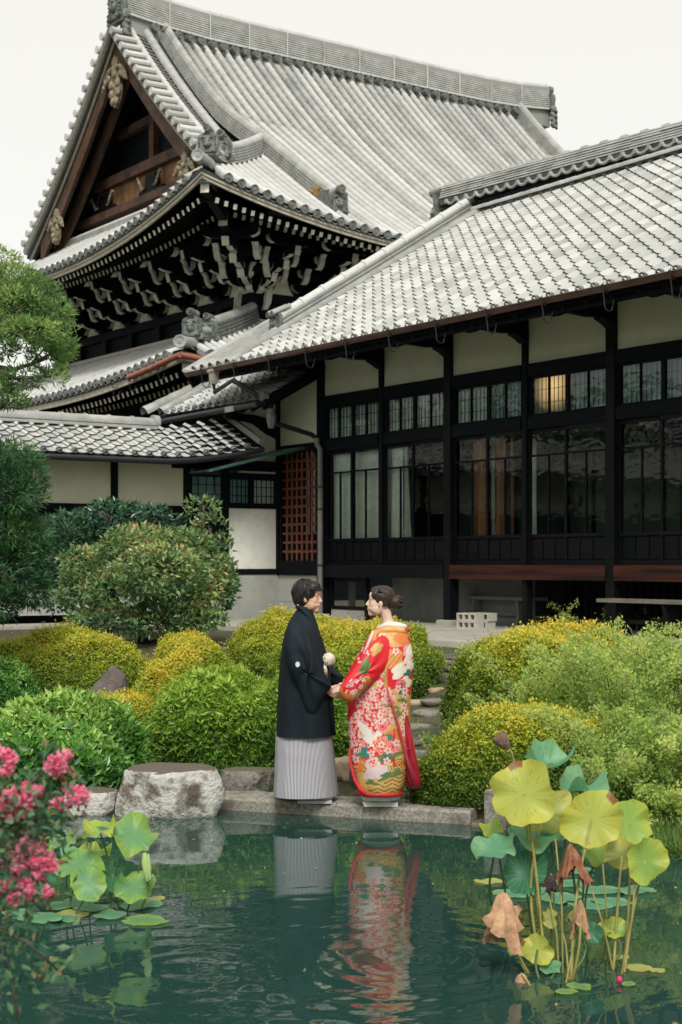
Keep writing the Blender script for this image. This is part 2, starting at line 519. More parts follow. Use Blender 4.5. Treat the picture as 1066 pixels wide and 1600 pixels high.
# transom windows and sliding doors
def transom(y0, y1, k, s):
    z0, z1 = 4.15, 4.75
    b = MB()
    x0, x1 = FX - .025, FX + .02
    b.bb((x0, y0, z0), (x1, y0 + .035, z1)); b.bb((x0, y1 - .035, z0), (x1, y1, z1))
    b.bb((x0, y0 + .035, z0), (x1, y1 - .035, z0 + .035)); b.bb((x0, y0 + .035, z1 - .035), (x1, y1 - .035, z1))
    ym = (y0 + y1) / 2
    b.bb((x0 + .005, ym - .011, z0 + .035), (x1, ym + .011, z1 - .035))
    fr = b.build('transom_window', WOOD, hall)
    MB().add([(FX, y0 + .035, z0 + .035), (FX, ym - .011, z0 + .035), (FX, ym - .011, z1 - .035), (FX, y0 + .035, z1 - .035)], [(3, 2, 1, 0)]).build('pane', GLASS, fr)
    MB().add([(FX, ym + .011, z0 + .035), (FX, y1 - .035, z0 + .035), (FX, y1 - .035, z1 - .035), (FX, ym + .011, z1 - .035)], [(3, 2, 1, 0)]).build('pane', GLASS, fr)
    g = MB()                     # paper screen behind with its thin grid
    for q in range(1, 9):
        yy = y0 + (y1 - y0) * q / 9
        g.bb((FX + .05, yy - .005, z0), (FX + .062, yy + .005, z1))
    for q in (1, 2):
        zz = z0 + (z1 - z0) * q / 3
        g.bb((FX + .0635, y0, zz - .005), (FX + .070, y1, zz + .005))
    g.build('screen_grid', SCREEN, fr)
    pm = GLOWP if (k == 3 and s == 0) else (PAPERL if k <= 1 or (k == 2 and s == 0) else PAPER)  # pale paper in the left bays carries the sky's reflection as colour
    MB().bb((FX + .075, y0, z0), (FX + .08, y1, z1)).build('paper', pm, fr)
def door(y0, y1, k, s):
    z0, z1 = 1.93, 3.965
    dx = -.035 if s else .012
    x0, x1 = FX + dx - .018, FX + dx + .018
    b = MB()
    st = .045
    b.bb((x0, y0, z0), (x1, y0 + st, z1)); b.bb((x0, y1 - st, z0), (x1, y1, z1))
    for a0, a1 in ((z0, z0 + .06), (2.335, 2.385), (3.545, 3.575), (z1 - .06, z1)):
        b.bb((x0, y0 + st, a0), (x1, y1 - st, a1))
    ym = (y0 + y1) / 2
    b.bb((x0 + .004, ym - .012, 2.385), (x1, ym + .012, 3.545))
    fr = b.build('sliding_door', WOODB if k >= 2 else WOOD, hall)
    x = FX + dx
    for ya, yb, za, zb in ((y0 + st, ym - .012, 2.385, 3.545), (ym + .012, y1 - st, 2.385, 3.545), (y0 + st, y1 - st, 3.575, z1 - .06)):
        MB().add([(x, ya, za), (x, yb, za), (x, yb, zb), (x, ya, zb)], [(3, 2, 1, 0)]).build('pane', GLASS, fr)
    nb = 3
    for q in range(nb):
        ya = y0 + st + (y1 - y0 - 2 * st) * q / nb; yb = y0 + st + (y1 - y0 - 2 * st) * (q + 1) / nb
        MB().bb((x + .002, ya + .018, z0 + .08), (x + .012, yb - .018, 2.315)).build('kick_board', WOODB, fr)
        MB().bb((x - .006, ya + .001, z0 + .06), (x + .001, ya + .017, 2.335)).build('batten', WOODB, fr)
    MB().bb((x + .013, y0 + st, z0 + .06), (x + .016, y1 - st, 2.335)).build('backing_board', WOOD, fr)
for k in range(7):
    a, c = PY[k + 1] + .088, PY[k] - .088
    if k % 2 == 0: a = PY[k + 1] + .03
    else: c = PY[k] - .03
    for s in (0, 1):
        w = (c - a) / 2
        aa = c - w * (s + 1); bb_ = c - w * s
        if k <= 6:
            transom(max(aa, PY[k + 1] + .088), min(bb_, PY[k] - .088), k, s)
            door(aa + (.0 if s else -.02), bb_ + (.02 if s else 0), k, s)
    if k % 2 == 0:
        MB().bb((FX - .055, PY[k + 1] - .028, 1.927), (FX + .04, PY[k + 1] + .028, 3.9)).build('door_post', WOODB, hall)
# the room behind
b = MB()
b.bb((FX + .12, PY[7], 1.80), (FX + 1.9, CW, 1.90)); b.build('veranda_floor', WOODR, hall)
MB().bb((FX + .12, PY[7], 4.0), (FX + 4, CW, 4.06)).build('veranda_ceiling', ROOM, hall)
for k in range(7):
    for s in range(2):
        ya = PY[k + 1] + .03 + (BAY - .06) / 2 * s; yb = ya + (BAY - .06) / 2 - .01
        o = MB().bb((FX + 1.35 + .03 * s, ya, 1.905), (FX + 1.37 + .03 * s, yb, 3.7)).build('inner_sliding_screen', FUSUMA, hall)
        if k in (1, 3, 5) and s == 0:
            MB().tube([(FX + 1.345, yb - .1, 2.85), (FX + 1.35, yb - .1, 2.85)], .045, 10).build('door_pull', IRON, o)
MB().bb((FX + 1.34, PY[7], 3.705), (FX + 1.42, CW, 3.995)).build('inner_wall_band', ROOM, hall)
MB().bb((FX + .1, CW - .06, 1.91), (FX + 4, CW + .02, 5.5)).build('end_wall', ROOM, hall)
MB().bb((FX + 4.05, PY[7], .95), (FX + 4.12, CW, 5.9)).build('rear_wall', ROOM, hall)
def curtain(y0, y1, m, zt=3.9, z0=1.98, folds=9, flare=0.0, x=.12):
    ny, nz = 60, 8
    V, F = [], []
    for j in range(nz + 1):
        v = j / nz
        for i in range(ny + 1):
            u = i / ny
            yy = y1 - (y1 - y0) * u * (1 - flare * (v if flare > 0 else 0)) 
            amp = .035 * (1 - .35 * v)
            V.append((FX + x + amp * math.sin(u * folds * 2 * PI + .5 * math.sin(3 * v + u * 9)) + .012 * math.sin(u * 31), yy, z0 + (zt - z0) * v))
    for j in range(nz):
        for i in range(ny):
            a = j * (ny + 1) + i
            F.append((a, a + 1, a + ny + 2, a + ny + 1))
    MB().add(V, F).build('curtain', m, hall, smooth='all')
curtain(PY[1] - .42, PY[0] - .15, CURT, folds=15)
curtain(PY[1] - .68, PY[1] - .42, CURT, folds=3, flare=.55)
curtain(PY[2] + .10, PY[2] + .32, CURT, folds=2, x=.9)
curtain(PY[2] - .80, PY[2] - .40, CURTB, folds=4, flare=.2)
curtain(PY[2] - .40, PY[2] - .12, CURT, folds=1, x=.6)
curtain(PY[2] - 1.22, PY[2] - .96, CURTB, folds=3)
curtain(PY[2] - 1.40, PY[2] - 1.30, CURTB, folds=1)
curtain(PY[2] - 1.5, PY[2] - 1.28, CURT, folds=2, x=.5)
# below the floor
UNDERW = M('dark_under_floor_wall', (.10, .115, .11), (.17, .18, .165), 2.2, rough=.95, bump=.3, bscale=50)  # darker tone than the other base walls
MB().bb((FX + .55, PY[3] + .55, GZ - .05), (FX + .65, PY[0] - 1.35, 1.70)).build('foundation_wall', UNDERW, hall)
MB().bb((FX + .55, PY[0] - .0, GZ - .05), (FX + .65, PY[0] - .09, 1.70)).build('foundation_wall', BASEW, hall)
b = MB(); y0, y1 = PY[0] - 1.30, PY[0] - .16
b.bb((FX + .02, y0, GZ), (FX + .10, y0 + .05, 1.70)); b.bb((FX + .02, y1 - .05, GZ), (FX + .10, y1, 1.70))
b.bb((FX + .02, y0 + .05, GZ + .18), (FX + .10, y1 - .05, GZ + .24)); b.bb((FX + .02, y0 + .05, 1.62), (FX + .10, y1 - .05, 1.69))
b.build('vent_frame', WOODB, hall)
MB().bb((FX + .03, y0 + .052, GZ - .02), (FX + .09, y1 - .052, GZ + .178)).build('vent_sill', CONC, hall)
for k in range(4):
    yy = PY[3] + .3 - k * 1.2
    MB().bb((FX + 2.6, yy - 1.1, GZ - .05), (FX + 2.66, yy, 1.75)).build('under_floor_board', WOOD, hall)
for k in range(22):
    yy = PY[3] + .3 - k * .16
    MB().bb((FX + 1.05, yy - .03, GZ), (FX + 1.09, yy + .03, 1.70)).build('under_floor_slat', WOOD, hall)
MB().bb((FX - .04, PY[0] + .087, GZ - .1), (FX + .06, CW - .001, 1.725)).build('base_wall', BASEL, hall)
MB().bb((FX - .043, PY[0] + .087, GZ + .28), (FX - .0405, CW - .002, GZ + .295)).build('base_wall_joint', BASEW, hall)
# red lattice door
lat = MB(); y0, y1 = PY[0] + .10, CW - .08
b = MB()
b.bb((FX - .05, y0, 1.952), (FX + .01, y0 + .05, 4.055)); b.bb((FX - .05, y1 - .07, 1.952), (FX + .01, y1, 4.055))
b.bb((FX - .05, y0 + .05, 1.952), (FX + .01, y1 - .07, 2.00)); b.bb((FX - .05, y0 + .05, 4.0), (FX + .01, y1 - .07, 4.055))
ld = b.build('lattice_door', WOODB, hall)
mv = MB().bb((-.018, -.022, 0), (.0, .022, 2.0)).mesh('lattice_bar', LATT)
nx = 7
for k in range(1, nx):
    yy = y0 + .05 + (y1 - y0 - .12) * k / nx
    link('lattice_bar', mv, ld, (FX - .022, yy, 2.0))
mh = MB().bb((-.018, -(y1 - y0 - .12) / 2, -.022), (.0, (y1 - y0 - .12) / 2, .022)).mesh('lattice_rail', LATT)
for k in range(1, 12):
    link('lattice_rail', mh, ld, (FX - .002, (y0 + y1) / 2 - .01, 2.0 + 2.0 * k / 12))
MB().bb((FX + .6, y0 - .1, 1.95), (FX + .62, y1, 4.1)).build('inner_wall_band', ROOM, hall)
for yy in (y1 - .42, y1 - .62):
    MB().bb((FX + .3, yy - .03, 2.5), (FX + .33, yy + .03, 4.0)).build('inner_stile', PLASTW, hall)

# ---- its roof
EX, EZ, SL = 13.77, 5.43, .60   # eave line, tile level there, slope
RX = 19.7
VY = 24.72                      # verge
def zr(x): return EZ + SL * (x - EX)
b = MB()
flat_roof_slab(b, [(EX + .03, VY, zr(EX) - .06), (EX + .03, 11.2, zr(EX) - .06), (RX, 11.2, zr(RX) - .06), (RX, VY, zr(RX) - .06)], .05)
b.build('roof_boards', WOOD, hall)
b = MB()
flat_roof_slab(b, [(RX, VY, zr(RX) - .06), (RX, 11.2, zr(RX) - .06), (RX + 5.9, 11.2, zr(EX) - .06), (RX + 5.9, VY, zr(EX) - .06)], .12)
b.build('rear_roof_slope', TILED, hall)
tile_roof(hall, (EX, 23.24, EZ - .02), (0, -1, 0), ((1, 0, 0), SL), 43, 29, keep=lambda p, i, j: p.x < RX - .12)
dm = disc_mesh(.052, .06)
for i in range(43):
    link('eave_tile_end', dm, hall, (EX - .015, 23.24 - .04 - i * TW, EZ + .042), ROT_MX)
cd = disc_mesh(.088, .10)
def cover_row(parent, path, r=.078, seg=.30, mat=TILEM, name='cover_tile_row', end=None, n=8):
    """row of half-round tiles along a path (list of points), lipped at each joint"""
    path = [Vector(p) for p in path]
    L = [0]
    for a, c in zip(path, path[1:]): L.append(L[-1] + (c - a).length)
    def pt(s):
        s = max(0, min(L[-1], s))
        for k in range(len(path) - 1):
            if s <= L[k + 1] + 1e-9:
                return path[k].lerp(path[k + 1], (s - L[k]) / max(1e-9, L[k + 1] - L[k]))
        return path[-1]
    P, Rr = [], []
    s = 0.0; off = random.random() * .0
    while s < L[-1] - .02:
        e = min(s + seg, L[-1])
        P += [pt(s), pt(e - .004)]; Rr += [r * (1 + random.random() * .03), r * .90]
        s = e
    b = MB(); b.tube(P, Rr, n, 0, caps=False, half=(-.25, PI + .25))
    return b.build(name, mat, parent, smooth='all')
for yy in (23.36, 23.95, 24.25, 24.56):
    z0 = .03
    cover_row(hall, [(EX - .02, yy, EZ + z0), (RX - .15, yy, zr(RX - .15) + z0)], .095, .33, RIDGE, n=8)
    link('eave_tile_end', cd, hall, (EX - .04, yy, EZ + z0), ROT_MX)
cover_row(hall, [(EX - .02, 23.66, EZ + .03), (15.0, 23.66, zr(15.0) + .03)], .095, .33, RIDGE)
link('eave_tile_end', cd, hall, (EX - .04, 23.66, EZ + .03), ROT_MX)
b = MB(); flat_roof_slab(b, [(EX - .12, VY + .12, EZ + .08), (EX - .04, 24.40, EZ - .0), (RX, 24.40, zr(RX)), (RX, VY + .12, zr(RX) + .08)], .05)
b.build('verge_tiles', RIDGE, hall)
MB().beam((EX - .02, VY + .02, EZ - .16), (RX, VY + .02, zr(RX) - .16), .05, .24).build('barge_board', WOOD, hall)
# descending ridge
def ridge_stack(parent, path, w, layers, lh, top_r, mat=RIDGE, up_side=None, name='ridge_course', cap='ridge_cap_tiles', cap_mat=None, knob=0):
    """flat courses laid one on another along a path, each its own part, with round caps on top"""
    path = [Vector(p) for p in path]
    h = 0
    for k in range(layers):
        ww = w * (1.0 - .42 * k / max(1, layers)) 
        b = MB()
        rings = []
        for i, p in enumerate(path):
            d = (path[min(i + 1, len(path) - 1)] - path[max(i - 1, 0)]); d.z = 0; d.normalize()
            s = Vector((-d.y, d.x, 0)) * ww / 2
            q = p + Vector((0, 0, h))
            rings.append([q - s, q + s, q + s * .985 + Vector((0, 0, lh * .72)), q - s * .985 + Vector((0, 0, lh * .72))])
        b.loft(rings)
        b.build(name, mat, parent)
        if k < layers - 1:
            b = MB()
            rings = []
            for i, p in enumerate(path):
                d = (path[min(i + 1, len(path) - 1)] - path[max(i - 1, 0)]); d.z = 0; d.normalize()
                s = Vector((-d.y, d.x, 0)) * ww * .86 / 2
                q = p + Vector((0, 0, h + lh * .72))
                rings.append([q - s, q + s, q + s + Vector((0, 0, lh * .28)), q - s + Vector((0, 0, lh * .28))])
            b.loft(rings); b.build('ridge_joint', TEDGE, parent)
        h += lh
    top = [p + Vector((0, 0, h - lh * .3)) for p in path]
    if knob:
        L = sum((c - a).length for a, c in zip(top, top[1:])); n = max(1, int(L / knob)); P, Rr = [], []
        for k in range(n):
            for f, q in ((0, 1.12), (.12, 1.12), (.14, .96), (1, .96)):
                s = (k + f) / n * L; acc = 0
                for a, c in zip(top, top[1:]):
                    l = (c - a).length
                    if s <= acc + l + 1e-6:
                        P.append(a.lerp(c, (s - acc) / l)); break
                    acc += l
                else: P.append(top[-1])
                Rr.append(top_r * q)
        MB().tube(P, Rr, 8, 0, half=(-.1, PI + .1)).build(cap, cap_mat or TILEM, parent, smooth=35)
    else:
        MB().tube(top, top_r, 8, 0, half=(-.1, PI + .1)).build(cap, cap_mat or TILEM, parent, smooth=35)
    return h
DY = 23.74
ridge_stack(hall, [(15.05, DY, zr(15.05) + .05), (17, DY, zr(17) + .05), (RX + .05, DY, zr(RX + .05) + .08)], .30, 3, .075, .10, knob=.52)
def oni(parent, p, face, s=1.0, mat=ONI, disc=True, name='ridge_end_ornament'):
    """demon-mask ridge end: shouldered shield with fins, brow, boss and a round tile above; face: horizontal direction it looks"""
    f = Vector((face[0], face[1], 0)).normalized(); r = Vector((f.y, -f.x, 0)) * -1
    R = Matrix((r, f, E_Z)).transposed()     # local x = right, y = out, z = up
    b = MB()
    half = [(0, 0), (.30, -.02), (.36, .04), (.33, .12), (.27, .16), (.27, .30), (.29, .42), (.26, .52), (.17, .57), (.08, .60), (0, .62)]
    outl = [(x * s, z * s) for x, z in half] + [(-x * s, z * s) for x, z in half[1:-1][::-1]]
    b.prism(outl, 1, -.06 * s, .05 * s)
    inner = [(x * .74, z * .74 + .07 * s) for x, z in outl]
    b.prism(inner, 1, .04 * s, .09 * s)
    b.ell((0, .10 * s, .30 * s), (.13 * s, .07 * s, .13 * s), 8, 6)
    b.ell((0, .15 * s, .25 * s), (.05 * s, .05 * s, .05 * s), 6, 5)
    for q in (-1, 1):
        b.ell((q * .07 * s, .15 * s, .36 * s), (.045 * s, .03 * s, .03 * s), 6, 5)
        b.tube([(q * .05 * s, .1 * s, .42 * s), (q * .12 * s, .11 * s, .47 * s), (q * .17 * s, .09 * s, .40 * s)], [.03 * s, .03 * s, .012 * s], 6)
        b.tube([(q * .12 * s, .1 * s, .10 * s), (q * .22 * s, .09 * s, .08 * s), (q * .25 * s, .08 * s, .18 * s), (q * .20 * s, .08 * s, .22 * s)], [.03 * s, .032 * s, .028 * s, .012 * s], 6)
        for e in range(4):
            b.ell((q * .215 * s, .08 * s, (.26 + .07 * e) * s), (.02 * s, .02 * s, .02 * s), 6, 4)
    if disc:
        b.tube([(0, -.25 * s, .68 * s), (0, .14 * s, .70 * s)], .105 * s, 12)
        b.tube([(0, .14 * s, .70 * s), (0, .165 * s, .70 * s), (0, .165 * s, .70 * s), (0, .145 * s, .70 * s)], [.105 * s, .10 * s, .075 * s, .07 * s], 12)
        b.ell((0, .15 * s, .70 * s), (.03 * s, .02 * s, .03 * s), 6, 4)
        b.prism([(-.09 * s, .56 * s), (.09 * s, .56 * s), (.07 * s, .62 * s), (-.07 * s, .62 * s)], 1, -.05 * s, .08 * s)
    b.v = [tuple(R @ Vector(v) + Vector(p)) for v in b.v]
    return b.build(name, mat, parent, smooth=35)
o = oni(hall, (14.98, DY, zr(14.98) + .0), (-1, 0), .62, disc=False)
for q in (-.07, .07):
    cover_row(hall, [(14.86, DY + q, zr(14.9) + .38), (15.25, DY + q, zr(15.2) + .38)], .055, .4, RIDGE)
    link('eave_tile_end', dm, hall, (14.84, DY + q, zr(14.9) + .37), ROT_MX)
# main ridge
zt = zr(RX)
MB().bb((RX - .20, 11.2, zt - .02), (RX + .2, 24.55, zt + .12)).build('ridge_board', WOOD, hall)
cover_row(hall, [(RX - .27, 11.2, zt - .06), (RX - .27, 23.5, zt - .06)], .075, .36, RIDGE)
wv = MB()
for i, (a0, a1) in enumerate(((PI * 1.05, PI * 1.95),)):
    P = [(-.035, .14 * math.cos(a) * 1.0, .13 + .11 * math.sin(a)) for a in np.linspace(a0, a1, 7)]
    wv.tube(P, .028, 6)
wv.tube([(-.05, .155, .10), (.1, .155, .10)], .05, 8)
wvm = wv.mesh('wave_tile', RIDGE, smooth=40)
def rz(y): return -.14 + .034 * (y - 18.1)      # the ridge rises a little towards its end
for k in range(int((24.3 - 11.2) / .31)):
    y = 24.2 - k * .31
    link('wave_tile', wvm, hall, (RX - .22, y, zt + .14 + rz(y) * .8))
def ridge_bar(w0, w1, a, c, name, m):
    b = MB(); b.loft([[(RX - w0, y, zt + a + rz(y)), (RX + w0, y, zt + a + rz(y)), (RX + w1, y, zt + c + rz(y)), (RX - w1, y, zt + c + rz(y))] for y in (11.2, 24.6)]); b.build(name, m, hall)
for k in range(5):
    w = .26 - .018 * k; z0 = zt + .31 + k * .052
    n = 20
    for q in range(n):
        y0 = 11.2 + (24.6 - 11.2) * q / n; y1 = 11.2 + (24.6 - 11.2) * (q + 1) / n - .006
        j = (random.random() - .5) * .012
        b = MB(); b.loft([[(RX - w + j, y, z0 - .004 + rz(y)), (RX + w, y, z0 - .004 + rz(y)), (RX + w - .03, y, z0 + .036 + rz(y)), (RX - w + .03 + j, y, z0 + .036 + rz(y))] for y in (y0, y1)])
        b.build('ridge_course_tile', RIDGE, hall)
    ridge_bar(w - .04, w - .04, z0 - zt + .034, z0 - zt + .050, 'ridge_joint', TEDGE)
ridge_bar(.24, .24, .17, .30, 'ridge_joint', TEDGE)
for k in range(int(13.4 / .5)):
    y0 = 24.65 - k * .5; d0 = rz(y0)
    MB().tube([(RX, y0, zt + .565 + d0), (RX, y0 - .10, zt + .565 + d0), (RX, y0 - .11, zt + .555 + d0), (RX, y0 - .495, zt + .55 + rz(y0 - .5))], [.105, .105, .085, .085], 8, half=(0, PI)).build('ridge_cap_tile', RIDGE, hall, smooth=35)
oni(hall, (RX, 24.72, zt + .05), (0, 1), 1.0, disc=False)
MB().tube([(RX, 24.5, zt + .62), (RX, 25.15, zt + .64)], [.085, .09], 10, end_mi=0).build('ridge_end_tile', RIDGE, hall, smooth=35)
MB().tube([(RX - .12, 24.82, zt + .2), (RX - .2, 24.86, zt - .05), (RX - .42, 24.85, zt - .28), (RX - .75, 24.84, zt - .48)], [.1, .11, .09, .05], 8).build('ridge_end_fin', ONI, hall, smooth='all')
# rafters, fascia, gutter
for k in range(29):
    yy = VY - .12 - k * .46
    MB().beam((EX + .10, yy, zr(EX + .1) - .19), (FX + .3, yy, zr(FX + .3) - .19), .075, .11).build('rafter', WOOD, hall)
for k in range(8):
    yy = PY[k] if k else PY[0]
    MB().prism([(FX - .08, 5.42), (FX - .08, 5.72), (FX - 1.25, 5.72 - .25), (FX - 1.32, 5.36), (FX - 1.1, 5.33), (FX - .9, 5.40), (FX - .5, 5.38)], 1, yy - .05, yy + .05).build('eave_bracket', WOOD, hall)
    MB().prism([(FX - .081, 5.26), (FX - .081, 5.44), (FX - .30, 5.44), (FX - .32, 5.38), (FX - .2, 5.33)], 1, yy - .09, yy + .09).build('post_bracket', WOOD, hall)
MB().bb((EX + .12, 11.2, 5.27), (EX + .24, VY, 5.40)).build('eave_beam', WOOD, hall)
MB().bb((EX + .03, 11.2, 5.40), (EX + .08, VY, 5.475)).build('fascia', WOOD, hall)
b = MB(); b.tube([(EX - .07, 24.75, 5.42), (EX - .07, 11.2, 5.42)], .065, 10, half=(PI, 2 * PI), caps=True)
b.tube([(EX - .137, 24.75, 5.425), (EX - .137, 11.2, 5.425)], .011, 6); b.tube([(EX - .003, 24.75, 5.425), (EX - .003, 11.2, 5.425)], .008, 6)
b.build('gutter', COPPER, hall, smooth=50)
hk = MB(); hk.tube([(-.11, 0, .04), (-.13, 0, -.02), (-.10, 0, -.16), (-.085, .0, -.27), (-.03, 0, -.31), (.03, 0, -.30), (.06, 0, -.22), (.07, 0, -.16), (.24, 0, -.12)], .009, 6)
hk.tube([(-.14, -.0, .02), (-.12, 0, -.05), (-.05, 0, -.08), (.02, 0, -.05), (.04, 0, .02)], .012, 6)
hkm = hk.mesh('gutter_hook', IRON)
for k in range(11):
    link('gutter_hook', hkm, hall, (EX - .03, 24.1 - k * 1.13, 5.42))
# rain pipe
hd = at(352, 583, 27.3)
b = MB()
HP = (EX - .07, 23.78, 5.42)
b.loft([[(HP[0] + a * s, HP[1] + c * s, z) for a, c in ((-1, -1), (1, -1), (1, 1), (-1, 1))] for s, z in ((.085, 5.40), (.09, 5.36), (.065, 5.32), (.06, 5.2), (.045, 5.14))])
b.build('rain_pipe_head', M('grey_cast_pipe_head', (.26, .24, .20), (.36, .34, .29), 9, rough=.6), hall)
pts = [(HP[0], HP[1], 5.16), (HP[0] + .02, HP[1], 5.0)] + [tuple(atX(x, y, X)) for x, y, X in ((364, 594, 13.75), (419, 628, 14.35), (424, 634, 14.38), (424, 655, 14.38), (430, 661, 14.5), (487, 679, 15.3), (495, 685, 15.33), (496, 696, 15.33))] + [(15.33, 22.81, GZ + .02)]
b = MB(); b.tube(pts[:9], .045, 8); b.build('rain_pipe', IRON, hall, smooth=50)
b = MB(); b.tube([pts[8], pts[9], (15.33, 22.81, 4.0), pts[10]], .05, 8); b.build('rain_pipe', M('grey_brown_pipe', (.12, .12, .11), (.22, .2, .18), 3, rough=.5, scl=(1, 1, .4)), hall, smooth=50)
for zz in (3.3, 2.9, 1.9):
    MB().tube([(15.33, 22.81, zz), (15.33, 22.81, zz + .03)], .06, 8).build('pipe_clip', IRON, hall)
b = MB(); p = Vector(pts[5]); b.tube([p + Vector((0, 0, .18)), p + Vector((0, 0, .0)), p + Vector((.0, 0, -.16))], [.07, .09, .05], 8); b.build('rain_pipe_joint', TEND, hall)

# ---- small roof over the entry, under the left verge (part of the same hall)
E2X, E2Z, S2 = 14.2, 4.84, .55
def z2(x): return E2Z + S2 * (x - E2X)
tile_roof(hall, (E2X, 26.55, E2Z - .02), (0, -1, 0), ((1, 0, 0), S2), 13, 9, limit=130)
for i in range(13):
    link('eave_tile_end', dm, hall, (E2X - .015, 26.55 - .04 - i * TW, E2Z + .04), ROT_MX)
link('eave_tile_end', cd, hall, (E2X - .03, 22.92, E2Z + .04), ROT_MX)
cover_row(hall, [(E2X - .02, 26.66, E2Z + .05), (16.2, 26.66, z2(16.2) + .05)], .10, .34, RIDGE)
cover_row(hall, [(E2X - .25, 26.93, E2Z + .05), (15.2, 26.93, z2(15.2) + .10), (16.2, 26.93, z2(16.2) + .05)], .13, .34, RIDGE)
b = MB(); flat_roof_slab(b, [(E2X + .02, 27.05, z2(E2X) - .04), (E2X + .02, 22.86, z2(E2X) - .04), (16.6, 22.86, z2(16.6) - .04), (16.6, 27.05, z2(16.6) - .04)], .08)
b.build('roof_boards', WOOD, hall)
MB().beam((E2X + .0, 22.87, E2Z - .09), (15.4, 22.87, z2(15.4) - .09), .04, .12).build('barge_board', WOOD, hall)
MB().tube([(E2X - .09, 26.6, E2Z - .14), (E2X - .09, 22.95, E2Z - .10)], .055, 8).build('gutter', IRON, hall, smooth=50)
MB().bb((E2X - .13, 23.7, E2Z - .17), (E2X - .145, 24.0, E2Z - .07)).build('gutter_clip', CONC, hall)
for k in range(10):
    yy = 26.6 - k * .4
    MB().beam((E2X + .05, yy, z2(E2X) - .16), (15.45, yy, z2(15.4) - .16), .06, .08).build('rafter', WOOD, hall)
MB().prism([(15.42, 4.28), (15.42, 4.62), (14.9, 4.70), (14.35, 4.72), (14.4, 4.62), (14.9, 4.54), (15.2, 4.36)], 1, 24.37, 24.5).build('eave_bracket', WOOD, hall)
# green canopy over the lattice door
b = MB()
A = atY(295, 737, 24.40); C_ = atY(455, 697.5, 24.40)
A2 = Vector((A.x, 23.55, A.z)); C2 = Vector((C_.x, 23.40, C_.z))
b.add([A, A2, C2, C_, A - E_Z * .035, A2 - E_Z * .035, C2 - E_Z * .05, C_ - E_Z * .05], [(0, 1, 2, 3), (7, 6, 5, 4), (0, 4, 5, 1), (1, 5, 6, 2), (2, 6, 7, 3), (3, 7, 4, 0)], [0, 1, 0, 1, 1, 1])
b.build('door_canopy', [VERDI, VERDID], hall)

# ================================================================== corridor wing on the left
CY = CW                         # plane of its wall
wing = thing('corridor_wing', (10.0, CY, .85), 'single storey plastered corridor with low tiled roof joining the timber hall', 'building')
CE_Y, CE_Z, CS = 23.62, 3.80, .46
def clift(x):                   # the eave rises towards its right end
    return .34 * max(0, (x - 12.6) / 2.2) ** 1.6
tile_roof(wing, (2.5, CE_Y, CE_Z - .02), (1, 0, 0), ((0, 1, 0), CS), 43, 6, mat=tile_mat('grey_wing_tile', [(.1, (.30, .31, .30)), (.45, (.44, .45, .43)), (.9, (.56, .56, .53))], .32, .5),
          lift=lambda u, v: clift(2.5 + u), keep=lambda p, i, j: True)
for i in range(43):
    link('eave_tile_end', dm, wing, (2.5 + .04 + i * TW, CE_Y - .015, CE_Z + .04 + clift(2.5 + i * TW)))
    bnm = MB()
bz = MB(); N = 24
ring = []
for i in range(N + 1):
    x = 2.5 + (14.62 - 2.5) * i / N; l = clift(x)
    ring.append([(x, CE_Y + .03, CE_Z - .03 + l), (x, CE_Y + .03, CE_Z - .11 + l), (x, CE_Y + 1.35, CE_Z - .11 + l + CS * 1.32), (x, CE_Y + 1.35, CE_Z - .04 + l + CS * 1.32)])
bz.loft(ring); bz.build('roof_boards', WOOD, wing)
MB().tube([(x, CE_Y - .06, CE_Z - .09 + clift(x)) for x in np.linspace(2.5, 14.6, 26)], .05, 8).build('gutter', IRON, wing, smooth=50)
MB().beam((14.60, CE_Y, CE_Z + clift(14.6) + .05), (14.60, CE_Y + 1.3, CE_Z + clift(14.6) + .05 + CS * 1.3), .09, .10).build('verge_tiles', TILED, wing)
RYc = CE_Y + 1.33; rz0 = CE_Z + CS * 1.30
ridge_stack(wing, [(2.5, RYc, rz0 - .02), (13.1, RYc, rz0 - .02)], .34, 2, .07, .10, knob=.45, cap_mat=RIDGE)
MB().tube([(13.08, RYc, rz0 + .12), (13.2, RYc, rz0 + .12)], .13, 12).build('ridge_end_tile', RIDGE, wing, smooth=35)
b = MB(); flat_roof_slab(b, [(2.5, RYc, rz0), (14.6, RYc, rz0), (14.6, RYc + 1.33, CE_Z), (2.5, RYc + 1.33, CE_Z)], .1); b.build('rear_roof_slope', TILED, wing)
# wall
wx0 = 2.5
posts_x = [4.0, 5.97, 7.94, 9.3, atY(178, 760, CY).x, atY(291, 760, CY).x, atY(352, 760, CY).x]
for k, x in enumerate(posts_x[:-1]):
    MB().bb((x - .06, CY - .05, .85 if k < 5 else 1.74), (x + .06, CY + .09, 3.9)).build('post', WOOD, wing)
MB().bb((posts_x[-1] - .05, CY - .055, 1.845), (posts_x[-1] + .05, CY + .09, 4.3)).build('post', WOOD, wing)
for a, c in zip(posts_x[:5], posts_x[1:6]):
    MB().bb((a + .061, CY, 2.985), (c - .061, CY + .06, 3.72)).build('plaster_panel', PLAST, wing)
    MB().bb((a + .061, CY - .03, 2.86), (c - .061, CY + .07, 2.984)).build('rail', WOOD, wing)
    n = 7
    for q in range(n):
        xa = a + .062 + (c - a - .124) * q / n; xb = a + .062 + (c - a - .124) * (q + 1) / n
        MB().bb((xa, CY + .01 - .012 * (q % 2), 1.52), (xb - .004, CY + .05, 2.858)).build('wall_board', WOOD, wing)
    MB().bb((a + .061, CY - .02, 1.06), (c - .061, CY + .06, 1.50)).build('base_wall', BASEW, wing)
    MB().bb((a + .061, CY + .2, .6), (c - .061, CY + .26, 1.06)).build('under_floor_board', WOOD, wing)
